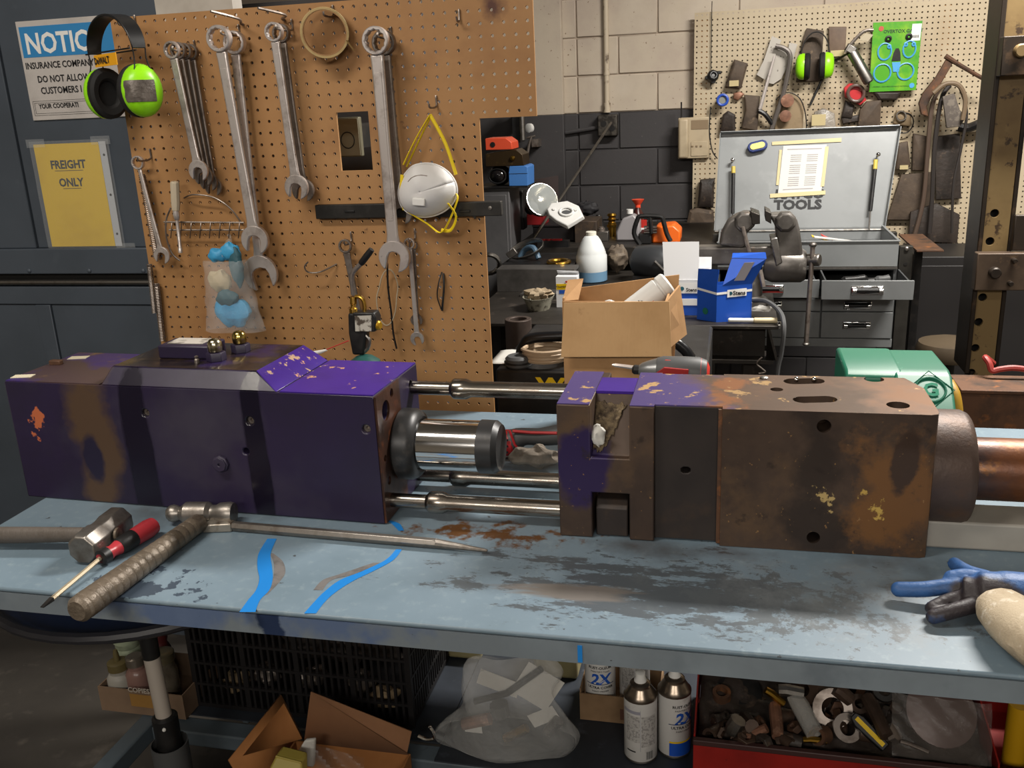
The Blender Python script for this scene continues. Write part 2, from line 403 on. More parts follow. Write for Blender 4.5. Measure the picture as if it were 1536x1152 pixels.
lipm = pm('bench_lip_paint', '6b747b', .45, 0, [dict(col='7e8a92', scale=4, lo=.45, hi=.75), dict(col='59636c', scale=9, lo=.55, hi=.8), dict(col='2f4f86', scale=6, lo=.5, hi=.62, at=(PB(300, 920)), rad=(.26, .1, .1), k=.25, amt=.5),
    dict(col='1f2d49', scale=14, lo=.5, hi=.6, at=(PB(392, 930)+V(0, 0, -.02)), rad=(.022, .1, .05), k=.5), dict(col='2b2420', scale=45, lo=.72, hi=.735)])
lip = .040
t = T('workbench', 'long steel workbench with chipped light blue painted top', 'workbench')
top = t.p('bench_top', MB().span((XL, YF, BT-.008), (XR, YB, BT)), paintb, bevel=.003)
t.p('front_lip', MB().span((XL, YF+.0005, BT-lip), (XR, YF+.006, BT-.0085)), lipm)
t.p('end_lip', MB().span((XL+.0005, YF+.006, BT-lip), (XL+.006, YB, BT-.0085)), lipm)
t.p('end_lip', MB().span((XR-.006, YF+.006, BT-lip), (XR-.0005, YB, BT-.0085)), lipm)
frm = pm('bench_frame_paint', '59646c', .5, .2, [dict(col='434b52', scale=6, lo=.45, hi=.75), dict(col='2a2826', scale=30, lo=.66, hi=.72)])
ZS = .31; YS = PZ(652, 1138, ZS).y
for x in (XL+.016, XR-.03):
    for y in (YF+.04, YB-.04): t.p('leg', MB().span((x-.009 if x < 0 else x-.022, y-.022, 0), (x+.009 if x < 0 else x+.022, y+.022, BT-.009)), frm, bevel=.003)
xc = PZ(205, 1082, ZS).x
t.p('shelf_rail', MB().span((XL+.055, YS-.005, ZS-.04), (XR-.055, YS+.045, ZS-.004)), frm, bevel=.004)
t.p('side_rail', MB().span((XL+.01, YF+.065, ZS-.045), (XL+.05, YB-.065, ZS-.002)), frm, bevel=.004)
t.p('side_rail', MB().span((XR-.05, YF+.065, ZS-.045), (XR-.01, YB-.065, ZS-.002)), frm, bevel=.004)
shm = pm('shelf_sheet', '3c4149', .45, .4, [dict(col='2e3238', scale=5, lo=.4, hi=.75), dict(col='59606a', scale=20, lo=.62, hi=.8)])
xsh = PZ(652, 1138, ZS).x
t.p('lower_shelf', MB().span((xsh, YS-.006, ZS-.003), (XR-.02, YB-.02, ZS)), shm, bevel=.001)
t.p('shelf_slat', MB().span((XL+.055, YS+.05, ZS-.004), (xsh-.002, YB-.02, ZS-.001)), shm)
# blue painted strokes on the top, each a thin coat standing a hair proud
bluepaint = pm('bright_blue_paint', '1f78c4', .4)
greyprim = pm('grey_primer', '6b6867', .6, 0, [dict(col='4c4a49', scale=40, lo=.45, hi=.7)])
def stroke(pts, mat, name, z=.0006):
    mb = MB(); L_ = smooth_path([PB(x0, y0, z) for x0, y0, _ in pts], 5); R_ = smooth_path([PB(x0+w0, y0, z) for x0, y0, w0 in pts], 5)
    for i in range(len(L_)-1): mb.quad(L_[i+1], R_[i+1], R_[i], L_[i])
    t.p(name, mb, mat, under=top)
stroke([(401, 808, 14), (388, 830, 18), (386, 850, 22), (389, 868, 20), (384, 885, 20), (372, 900, 18), (359, 918, 24)], bluepaint, 'blue_paint_line')
stroke([(404, 830, 6), (410, 842, 14), (411, 858, 17), (408, 872, 12), (395, 892, 6)], greyprim, 'grey_primer_patch', .0003)
stroke([(594, 824, 9), (578, 840, 12), (545, 856, 16), (510, 870, 22), (487, 887, 18), (472, 902, 16), (456, 920, 18)], bluepaint, 'blue_paint_line')
stroke([(560, 844, 10), (510, 861, 22), (484, 870, 14), (470, 885, 14)], greyprim, 'grey_primer_patch', .0003)
stroke([(580, 781, 8), (588, 786, 12), (598, 796, 8)], bluepaint, 'blue_paint_line')
a, b_ = PY(866, 963, YF), PY(874, 1000, YF)
t.p('blue_paint_line', MB().span((a.x, YF-.0004, BT-lip+.002), (b_.x, YF+.0003, BT-.012)), bluepaint)
bt = t.done(origin=(0, 1.5, 0))
BT += .0008
# ================================================================ hydraulic breaker on the bench
YFm = 1.372
chips = lambda col, sc, lo, **k: dict(col=col, scale=sc, lo=lo, hi=lo+.02, detail=6, **k)
q1 = PY(45, 640, YFm); q2 = PY(130, 650, YFm); q3 = PY(205, 690, YFm); q4 = PY(385, 690, YFm)
purp = pm('purple_paint', '28203a', .36, 0, [
    dict(col='211b2e', scale=6, lo=.42, hi=.72, rough=.48),
    dict(col='3b3743', scale=4, lo=.5, hi=.75, at=PY(280, 650, YFm), rad=(.3, .2, .14), k=.16, amt=.7, rough=.55),
    dict(col='4c3a2c', scale=9, lo=.5, hi=.72, at=q2, rad=(.055, .4, .22), k=.5, rough=.5),
    dict(col='1d1930', scale=6, lo=.5, hi=.62, at=PY(128, 690, YFm), rad=(.03, .2, .06), k=.5),
    dict(col='171322', scale=7, lo=.5, hi=.6, at=q3, rad=(.028, .06, .3), k=.5, rough=.25, stretch=(1, 1, .3)),
    dict(col='15111f', scale=7, lo=.5, hi=.6, at=q4, rad=(.02, .06, .3), k=.5, rough=.25, stretch=(1, 1, .3)),
    dict(col='b0603f', scale=26, lo=.63, hi=.66, at=PY(42, 640, YFm), rad=(.03, .05, .05), k=.35)], bump=(120, .05))
purptop = pm('purple_paint_chipped', '3a2180', .3, 0, [dict(col='2e1a66', scale=7, lo=.45, hi=.75), chips('b98b6c', 30, .655, stretch=(1, 1, 1)), dict(col='a98d74', scale=34, lo=.6, hi=.63, at=PY(440, 530, 1.5), rad=(.04, .05, .05), k=.10)], bump=(120, .06))
oily = pm('oily_black_metal', '231c1d', .22, .3, [dict(col='4a3a2a', scale=16, lo=.5, hi=.7), dict(col='2c2050', scale=9, lo=.55, hi=.7)], bump=(50, .4))
rustface = pm('rusty_end_face', '4b2f22', .4, .3, [dict(col='2a1f1a', scale=14, lo=.45, hi=.65), dict(col='6e3b20', scale=30, lo=.55, hi=.7)], bump=(70, .3))
brown = pm('brown_steel', '4c3d33', .46, .25, [
    dict(col='362b26', scale=6, lo=.4, hi=.7, rough=.4), dict(col='5f4a36', scale=13, lo=.52, hi=.78),
    dict(col='2d2149', scale=5, lo=.5, hi=.6, at=PY(875, 705, YFm), rad=(.05, .08, .07), k=.45, rough=.4),
    dict(col='2a2320', scale=7, lo=.5, hi=.62, at=PY(1235, 790, YFm), rad=(.06, .1, .06), k=.4, amt=.8),
    dict(col='2c2420', scale=8, lo=.55, hi=.7, at=PY(1225, 680, YFm), rad=(.05, .1, .15), k=.3, amt=.8),
    dict(col='6a4826', scale=14, lo=.5, hi=.68, at=PY(1345, 740, YFm), rad=(.09, .15, .12), k=.40, detail=10, rgh=.7, rough=.6, metal=0),
    dict(col='3a2a20', scale=16, lo=.48, hi=.62, at=PY(1358, 685, YFm), rad=(.02, .06, .055), k=.5, detail=8), dict(col='8a6a44', scale=95, lo=.68, hi=.74, detail=3), dict(col='2a211c', scale=30, lo=.62, hi=.72, detail=8, amt=.8),
    dict(col='b99a4e', scale=42, lo=.62, hi=.66, at=PY(1310, 750, YFm), rad=(.025, .05, .03), k=.2),
    dict(col='b9a06a', scale=48, lo=.64, hi=.68, at=PY(1235, 745, YFm), rad=(.02, .05, .03), k=.2)], bump=(60, .12))
topbrown = pm('top_brown_purple', '5a4a40', .36, .3, [
    dict(col='6d5444', scale=8, lo=.45, hi=.75), dict(col='6d4a2c', scale=8, lo=.55, hi=.8, at=PY(1370, 590, 1.46), rad=(.12, .2, .1), k=.3, rough=.55),
    dict(col='453a6c', scale=6, lo=.47, hi=.66, at=PY(945, 580, 1.46), rad=(.16, .4, .1), k=.6, rough=.36, metal=0),
    dict(col='85583a', scale=16, lo=.58, hi=.68, at=PY(1092, 585, 1.46), rad=(.045, .14, .1), k=.2),
    dict(col='a98a60', scale=26, lo=.63, hi=.66, at=PY(1000, 585, 1.46), rad=(.2, .2, .1), k=.06)], bump=(70, .08))
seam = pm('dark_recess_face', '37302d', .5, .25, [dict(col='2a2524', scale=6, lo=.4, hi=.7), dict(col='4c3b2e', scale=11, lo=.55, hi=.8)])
t = T('hydraulic_breaker', 'long dismantled hydraulic breaker, purple cylinder half and rusty brown front half joined by rods', 'breaker')
# ---- left half: cylinder body (built square, then turned 2 degrees)
xl_, xr_ = PY(22, 660, 1.395).x, PY(568, 690, YFm).x
zt = .232; dep = .205
ax_ = lambda px, py: PY(px, py, YFm).x
YAW = Matrix.Translation(V(xr_, YFm, 0)) @ Matrix.Rotation(math.radians(-2.0), 4, 'Z') @ Matrix.Translation(V(-xr_, -YFm, 0))
xa0, xa1 = ax_(143, 600), PY(160, 553, YFm+.03).x; xb0, xb1 = PY(381, 561, YFm+.026).x, ax_(412, 590)
F0, B0 = YFm, YFm+dep
body = MB()
body.span((xl_, F0, BT), (xr_, B0, BT+zt))
body.xf(YAW)
cutm = MB()
for px, py, r in ((210, 624, .0075), (371, 634, .0075), (549, 644, .0075), (365, 680, .006)):
    q = PY(px, py, YFm); cutm.cyl((q.x, YFm-.03, q.z), (q.x, YFm+.035, q.z), r, n=16)
cutm.cyl((xr_-.06, YFm+.042, BT+.194), (xr_+.03, YFm+.042, BT+.194), .018, n=20)
for yy, zz, rr_ in ((.075, .215, .008), (.03, .07, .008), (.02, .115, .006), (.17, .2, .009)):
    cutm.cyl((xr_-.03, YFm+yy, BT+zz), (xr_+.03, YFm+yy, BT+zz), rr_, n=14)
ib = t.p('cylinder_body', body, purp, bevel=.0025, cut=cutm)
for px, py in ((210, 624), (371, 634), (549, 644)):
    q = PY(px, py, YFm)
    t.p('set_screw', MB().lathe([(.0072, 0), (.0072, .008), (.003, .008), (.003, .003), (0, .003)], (q.x+.0, YFm+.016+(xr_-q.x)*.035, q.z), (0, -1, 0), 14), wrdark, under=ib)
q = PY(328, 698, YFm)
t.p('hex_plug', MB().lathe([(.016, 0), (.016, .005), (.013, .007), (.0135, .009), (.003, .009), (.003, .004), (0, .004)], (q.x, YFm+(xr_-q.x)*.035-.001, q.z), (0, -1, 0), 8), purp, under=ib, bevel=.001)
# end face skin, rusty
ef = MB().span((xr_, YFm+.002, BT+.002), (xr_+.004, B0-.002, BT+zt-.002))
efc = MB().cyl((xr_-.06, YFm+.042, BT+.194), (xr_+.03, YFm+.042, BT+.194), .018, n=20)
for yy, zz, rr_ in ((.075, .215, .008), (.03, .07, .008), (.02, .115, .006), (.17, .2, .009)):
    efc.cyl((xr_-.03, YFm+yy, BT+zz), (xr_+.03, YFm+yy, BT+zz), rr_, n=14)
t.p('end_face', ef, rustface, under=ib, cut=efc)
# top plates
tp = MB().span((xb1+.004, F0+.003, BT+zt), (xr_-.001, B0-.003, BT+zt+.002)).xf(YAW); t.p('top_face', tp, purptop, under=ib)
tl = MB().span((xl_+.002, F0+.003, BT+zt), (xa0-.004, B0-.003, BT+zt+.002)).xf(YAW); t.p('top_face', tl, pm('top_left_brown', '4a3a3c', .4, .1, [dict(col='3a2a68', scale=6, lo=.48, hi=.6), dict(col='7a6040', scale=12, lo=.6, hi=.75)]), under=ib)
# raised saddle with chamfered front and sloped ends
h = .030; c = .026
A = [V(xa0, F0+.001, BT+zt), V(xb1, F0+.001, BT+zt), V(xb1, B0-.001, BT+zt), V(xa0, B0-.001, BT+zt)]
Bq = [V(xa1, F0+c, BT+zt+h), V(xb0, F0+c, BT+zt+h), V(xb0, B0-.001, BT+zt+h), V(xa1, B0-.001, BT+zt+h)]
sd = MB().frustum(A[::-1], Bq[::-1]); sd.mi = [0, 1, 0, 2, 0, 0]
# face order: bottom, top, sides
sd.xf(YAW)
isd = t.p('saddle', sd, [purp, oily, purptop], bevel=.0025)
def Q(px, py, z): 
    return PZ(px, py, BT+z)
zz = zt+h
bl = Q(262, 546, zz); t.p('valve_block', MB().box((bl.x, bl.y+.062, BT+zz+.0125), (.105, .06, .025)), purp, under=isd, bevel=.003)
t.p('data_plate', MB().box((bl.x-.004, bl.y+.066, BT+zz+.026), (.072, .04, .0012)), pm('dirty_white_label', 'b9b4ac', .5, 0, [dict(col='7c7870', scale=26, lo=.5, hi=.6)]), under=isd)
silver = pm('zinc_fitting', 'c9c2a8', .2, 1, [dict(col='8f8152', scale=60, lo=.5, hi=.7)])
goldf = pm('gold_zinc_fitting', 'bfa860', .2, 1, [dict(col='6f5e2c', scale=50, lo=.5, hi=.7)])
for (px, py), mt in (((320, 543), silver), ((357, 530), goldf)):
    q = Q(px, py, zz); o = V(q.x, q.y+.012, BT+zz)
    i_ = t.p('hose_fitting', MB().lathe([(.018, 0), (.018, .014), (.0165, .016)], o, (0, 0, 1), 6), purp, under=isd, bevel=.001)
    t.p('fitting_cap', MB().lathe([(.010, .016), (.0125, .018), (.0135, .026), (.0125, .034), (.009, .039), (.004, .041), (0, .041)], o, (0, 0, 1), 20), mt, under=isd)
q = Q(294, 545, zz); t.p('grease_nipple', MB().lathe([(.005, 0), (.005, .006), (.003, .008), (.004, .012), (0, .014)], V(q.x, q.y+.004, BT+zz), (0, 0, 1), 10), wrdark, under=isd)
for (px, py) in ((112, 538), (28, 566)):
    q = Q(px, py, zt); t.p('label_strip', MB().box((q.x+.01, q.y, BT+zt+.0026), (.038, .02, .001), rotm('Z', 12)), pm('cream_label', 'cfc7ae', .6), under=ib)
q = Q(85, 548, zt); t.p('latch', MB().box((q.x, q.y, BT+zt+.006), (.025, .012, .01)), rust, under=ib, bevel=.002)
# ---- piston
yc = YFm+dep*.5; zp = BT+.122
pc = PY(610, 665, yc); zp = pc.z
xf0 = xr_+.004
xc1 = PY(634, 665, yc).x; xc2 = PY(722, 665, yc).x; xc3 = PY(752, 668, yc).x
dkst = pm('dark_grey_steel', '3a3a3b', .4, .5, [dict(col='54504c', scale=30, lo=.55, hi=.75), dict(col='252322', scale=9, lo=.45, hi=.7)])
ip = t.p('piston', MB().lathe([(.0455, 0), (.0455, xc2-xf0)], (xf0, yc, zp), (1, 0, 0), 48), chrome)
t.p('seal_collar', MB().lathe([(.060, 0), (.064, .004), (.064, xc1-xf0-.014), (.058, xc1-xf0-.004), (.050, xc1-xf0), (.0457, xc1-xf0-.003)], (xf0, yc, zp), (1, 0, 0), 48), dkst, under=ip)
t.p('piston_end', MB().lathe([(.0475, 0), (.0475, .008), (.0470, (xc3-xc2)*.75), (.040, xc3-xc2), (.0, xc3-xc2)], (xc2, yc, zp), (1, 0, 0), 48), dkst, under=ip)
# ---- tie rods
rodm = pm('oily_rod_steel', '9a948c', .22, 1, [dict(col='4a3a2c', scale=14, lo=.5, hi=.72, rough=.4, stretch=(.5, 2, 2))])
xs_ = PY(838, 700, YFm+.05).x
def rod(y, z, x1, colx):
    mb = MB().lathe([(.0125, 0), (.0125, colx-.018), (.0175, colx-.013), (.0190, colx-.010), (.0190, colx+.012), (.0145, colx+.022), (.0145, x1-xf0)], (xf0, y, z), (1, 0, 0), 24)
    t.p('tie_rod', mb, rodm)
ya, yb = YFm+.035, YFm+dep-.03
zA = PY(720, 584, yb).z; zC = PY(720, 716, yb).z; zB = PY(700, 756, ya).z
rod(yb, zA, xs_+.01, PY(690, 583, yb).x-xf0)
rod(ya, zB, xs_+.01, PY(655, 752, ya).x-xf0)
rod(yb, zC, xs_+.01, PY(690, 716, yb).x-xf0)
# ---- right half: front head
dR = .185; zr_ = .228
X = lambda px, py=700: PY(px, py, YFm).x
x0, x1, x2, x3, x4, x5 = X(837), X(886), X(944), X(981), X(1082), X(1404)
Yk = YFm+dR
ph = MB().span((x0, YFm, BT), (x3, Yk, BT+zr_))
ct = MB()
zn = PY(915, 688, YFm).z
# sloped notch open to the top and front
ct.prism([V(x1, YFm-.02, BT+zr_+.02), V(x1, YFm+.10, BT+zr_+.02), V(x1, YFm+.075, BT+zr_-.005), V(x1, YFm+.012, zn), V(x1, YFm-.02, zn)], (x2-x1, 0, 0))
zl_ = PY(915, 740, YFm).z
ct.span((x1+.001, YFm-.02, BT-.02), (x2-.0005, YFm+.05, zl_))
ct.span((x1+.012, YFm+.155, BT+zr_-.02), (x2+.0, Yk+.03, BT+zr_+.03))
ip1 = t.p('rear_flange', ph, brown, bevel=.002, cut=ct)
t.p('clamp_block', MB().prism([V(x1+.006, YFm+.008, BT+.001), V(x1+.006, YFm+.049, BT+.001), V(x1+.006, YFm+.049, BT+.062), V(x1+.006, YFm+.02, BT+.062), V(x1+.006, YFm+.008, BT+.050)], (x2-x1-.010, 0, 0)), seam, under=ip1, bevel=.002)
cr = MB()
rr = random.Random(3)
def crumb(u, v):
    base = V(x1+.002+(x2-x1-.012)*u*(.4+.6*v), YFm+.018+.05*v, zn+.008+.062*v); n_ = rr.uniform(-.004, .004)
    return base+V(0, -.004+n_, n_+.002)
t.p('packed_dirt', cr.grid(crumb, 12, 16), pm('caked_dirt', '7a6a52', .95, 0, [dict(col='3f342a', scale=60, lo=.45, hi=.65), dict(col='b09d80', scale=40, lo=.6, hi=.75)], bump=(160, .9, .006)), under=ip1, solid=.004)
rg = MB().ball(V(x1+.012, YFm+.010, zn+.035), (.011, .008, .018), 10, 8).jit(.0022)
t.p('rag_scrap', rg, paper, under=ip1)
t.p('top_face', MB().span((x0+.001, YFm+.002, BT+zr_), (x1-.001, Yk-.002, BT+zr_+.0015)), topbrown, under=ip1)
t.p('top_face', MB().span((x2+.001, YFm+.002, BT+zr_), (x3, Yk-.002, BT+zr_+.0015)), topbrown, under=ip1)
t.p('top_bridge', MB().span((x1, YFm+.075, BT+zr_-.004), (x2, YFm+.152, BT+zr_+.0005)), purptop, under=ip1)
# waist
wc = MB(); q = PY(1028, 709, YFm); wc.prism([V(q.x+.0075*sx, YFm-.01, q.z+.0055*sz) for sx, sz in ((-1, -.5), (-.5, -1), (.5, -1), (1, -.5), (1, .5), (.5, 1), (-.5, 1), (-1, .5))], (0, .05, 0))
ip2 = t.p('waist', MB().span((x3, YFm+.010, BT+.002), (x4, Yk-.006, BT+zr_-.001)), seam, bevel=.001, cut=wc)
t.p('top_face', MB().span((x3, YFm+.0105, BT+zr_-.001), (x4, Yk-.0062, BT+zr_+.0012)), topbrown, under=ip2)
t.p('edge_strip', MB().span((x4-.006, YFm+.003, BT+.002), (x4, YFm+.0095, BT+zr_-.002)), rust, under=ip2)
# front block with rounded outer corners and chamfered far corner
rc = .012
pts = [V(x4, YFm-.001, 0), V(x5-rc, YFm-.001, 0), V(x5-.003, YFm+.003, 0), V(x5, YFm+rc, 0), V(x5, Yk-.055, 0), V(x5-.02, Yk, 0), V(x4, Yk, 0)]
fb = MB().prism([p+V(0, 0, BT) for p in pts], (0, 0, zr_+.001)); fb.mi[1] = 1
fc = MB()
for px, py, r in ((1236, 639, .0105), (1220, 806, .0100)):
    q = PY(px, py, YFm); fc.cyl((q.x, YFm-.03, q.z), (q.x, YFm+.05, q.z), r, n=20)
def topP(px, py): return PZ(px, py, BT+zr_)
def slot(xa_, xb_, y_, hw):
    p0 = topP(xa_, y_); p1 = topP(xb_, y_); n_ = 10; L_ = []
    for i in range(n_+1): a_ = math.pi/2+math.pi*i/n_; L_.append(V(p0.x+hw+hw*math.cos(a_), p0.y+hw*math.sin(a_), BT+zr_-.05))
    for i in range(n_+1): a_ = -math.pi/2+math.pi*i/n_; L_.append(V(p1.x-hw+hw*math.cos(a_), p1.y+hw*math.sin(a_), BT+zr_-.05))
    fc.prism(L_, (0, 0, .09))
slot(1175, 1237, 572.5, .016); slot(1189, 1256, 600, .016)
for px, py, r in ((1311, 569.5, .0155), (1347, 608.5, .0165), (1165, 585, .010)):
    q = topP(px, py); fc.cyl((q.x, q.y, BT+zr_-.05), (q.x, q.y, BT+zr_+.03), r, n=22)
if3 = t.p('front_block', fb, [brown, topbrown], bevel=.003, cut=fc)
q = topP(1146, 568.5); t.p('cap_screw', MB().lathe([(.007, 0), (.007, .002), (.004, .0035)], V(q.x, q.y, BT+zr_+.001), (0, 0, 1), 12), steel, under=if3)
for px, py in ((1195, 571), (1222, 571)):
    q = topP(px, py); t.p('bright_screw', MB().ball(V(q.x, q.y+.012, BT+zr_-.002), .005, 8, 6), chrome, under=if3)
# nose bushing and tool
yt = YFm+.098; zt_ = PY(1430, 700, yt).z
xn = PY(1448, 700, yt).x
cast = pm('cast_brown', '4f4039', .5, .3, [dict(col='6a4a30', scale=11, lo=.5, hi=.75), dict(col='3a3232', scale=5, lo=.45, hi=.7)], bump=(150, .3))
t.p('nose_bushing', MB().lathe([(.090, -.02), (.090, xn-x5-.012), (.086, xn-x5-.003), (.082, xn-x5), (.055, xn-x5)], (x5, yt, zt_), (1, 0, 0), 56), cast)
zt2 = PY(1500, 704, yt).z
toolm = pm('rusty_tool_steel', '6b3f22', .42, .4, [dict(col='4a3a38', scale=8, lo=.48, hi=.7, at=PY(1468, 690, yt), rad=(.05, .2, .2), k=.2, rough=.35), dict(col='8a5a2c', scale=24, lo=.58, hi=.72), dict(col='3b2218', scale=6, lo=.55, hi=.75), dict(col='c9b79a', scale=46, lo=.68, hi=.71)], bump=(120, .2))
t.p('tool_shank', MB().lathe([(.049, -.01), (.049, .30)], (xn, yt, zt2), (1, 0, 0), 48), toolm)
t.done(origin=(-.4, 1.47, BT))
BT -= .0008
# ================================================================ brown pegboard behind the bench
YP = 2.0
def S(px, py, Y): return (PY(px+1, py, Y)-PY(px, py, Y)).length
def pegboard(name, x0, x1, z0, z1, Y, mat, keep, th=.006, r=.0032, sp=.0254, emat=None):
    nx = round((x1-x0)/sp); nz = round((z1-z0)/sp); mb = MB()
    dx = (x1-x0)/nx; dz = (z1-z0)/nz
    ok = [[keep(x0+(i+.5)*dx, z0+(j+.5)*dz) for j in range(nz)] for i in range(nx)]
    N = 8
    for i in range(nx):
        for j in range(nz):
            if not ok[i][j]: continue
            cx = x0+(i+.5)*dx; cz = z0+(j+.5)*dz; a, b_ = dx/2, dz/2
            ring = [(a, 0), (a, b_), (0, b_), (-a, b_), (-a, 0), (-a, -b_), (0, -b_), (a, -b_)]
            hole = [(r*math.cos(k*math.pi/4), r*math.sin(k*math.pi/4)) for k in range(8)]
            vs = [(cx+p, Y, cz+q) for p, q in ring]+[(cx+p, Y, cz+q) for p, q in hole]
            vs += [(cx+p, Y+th, cz+q) for p, q in ring]+[(cx+p, Y+th, cz+q) for p, q in hole]
            fs = []
            for k in range(8):
                k2 = (k+1) % 8
                fs.append((k, 8+k, 8+k2, k2)); fs.append((16+k, 16+k2, 24+k2, 24+k)); fs.append((8+k, 24+k, 24+k2, 8+k2))
            for (di, dj, ks) in ((1, 0, (7, 0, 1)), (0, 1, (1, 2, 3)), (-1, 0, (3, 4, 5)), (0, -1, (5, 6, 7))):
                I, J = i+di, j+dj
                if not (0 <= I < nx and 0 <= J < nz and ok[I][J]):
                    for k, k2 in zip(ks[:-1], ks[1:]): fs.append((k, k2, 16+k2, 16+k))
            mb.add(vs, fs)
    return mb
hb = pm('hardboard_brown', '9a7145', .6, 0, [dict(col='a77e52', scale=3, lo=.45, hi=.75), dict(col='835a36', scale=5, lo=.52, hi=.8), dict(col='523522', scale=26, lo=.69, hi=.76, amt=.7),
    dict(col='4d2a1e', scale=8, lo=.55, hi=.75, at=PY(735, 10, YP), rad=(.05, .05, .05), k=.3)])
bx0 = PY(165, 30, YP).x; bxr = PY(801, 60, YP).x; bxm = PY(737, 380, YP).x
bzt = PY(300, 17, YP).z; bzn = PY(768, 178, YP).z
ca, cb = PY(497, 172, YP), PY(552, 254, YP)
def keep(x, z):
    if x > bxm and z < bzn: return False
    if ca.x < x < cb.x and cb.z < z < ca.z: return False
    return True
t = T('pegboard', 'brown hardboard pegboard hung with wrenches standing behind the bench', 'pegboard')
t.p('perforated_panel', pegboard('p', bx0, bxr, .80, bzt, YP, hb, keep, r=.0036), hb)
for x in (-1.30, -1.03): t.p('post', MB().span((x-.02, YP+.0065, 0), (x+.02, YP+.05, bzt-.06)), dark)
t.done()
# what stands behind the board
lx0, lx1 = PY(345, 5, 2.45).x, PY(585, 5, 2.45).x
t = T('steel_locker', 'dark steel locker behind the brown pegboard', 'locker')
t.p('cabinet_body', MB().span((lx0, 2.45, 0), (lx1, 2.9, PY(430, 1, 2.45).z)), greyblk, bevel=.004)
t.p('locker_door', MB().span((lx0+.02, 2.44, .1), (lx1-.02, 2.4495, PY(430, 1, 2.45).z-.03)), greyblk, bevel=.002)
t.done()
q = PY(521, 206, 2.2); s = S(522, 206, 2.2)
t = T('outlet_box', 'grey steel box with round knockout seen through the pegboard cutout', 'junction box')
t.p('box', MB().box((q.x, 2.215, q.z), (36*s, .02, 54*s)), pm('galv', '6a6654', .5, .3), bevel=.003)
t.p('face_plate', MB().box((q.x, 2.203, q.z), (34*s, .003, 51*s)), pm('galv2', '7b7765', .5, .3), bevel=.001)
t.p('knockout_ring', MB().tube([(q.x+10*s*math.cos(a*math.pi/10), 2.2, q.z-4*s+11*s*math.sin(a*math.pi/10)) for a in range(20)], .0012, 6, closed=True), dark)
t.p('bracket', MB().span((q.x-.03, 2.2255, q.z-.03), (q.x+.0, 2.438, q.z+.03)), dark)
t.done()
wq0, wq1 = V(xr+.002, 0, 0), PY(350, 20, 2.28)
solo('trim_1', None, None, MB().span((wq0.x, 2.28, PY(300, 46, 2.28).z), (wq1.x, 2.33, 3.0)), pm('white_header_paint', 'b9b3aa', .8, 0, [dict(col='a39c92', scale=5, lo=.5, hi=.75)]), kind='structure')
# hooks
hookn = 0
def hook(px, py, label, drop=.02, out=.055, r=.0022, up=.018):
    e = PY(px, py, YP-out); p = V(e.x, YP, e.z)
    path = [p+V(0, -.001, drop), p+V(0, -.004, drop), p+V(0, -.006, 0), p+V(0, -out, -.002), p+V(0, -out-.006, .006)]
    solo('peg_hook', label, 'hook', MB().tube(smooth_path(path, 4), r, 6), wrdark, group='pegboard hooks')
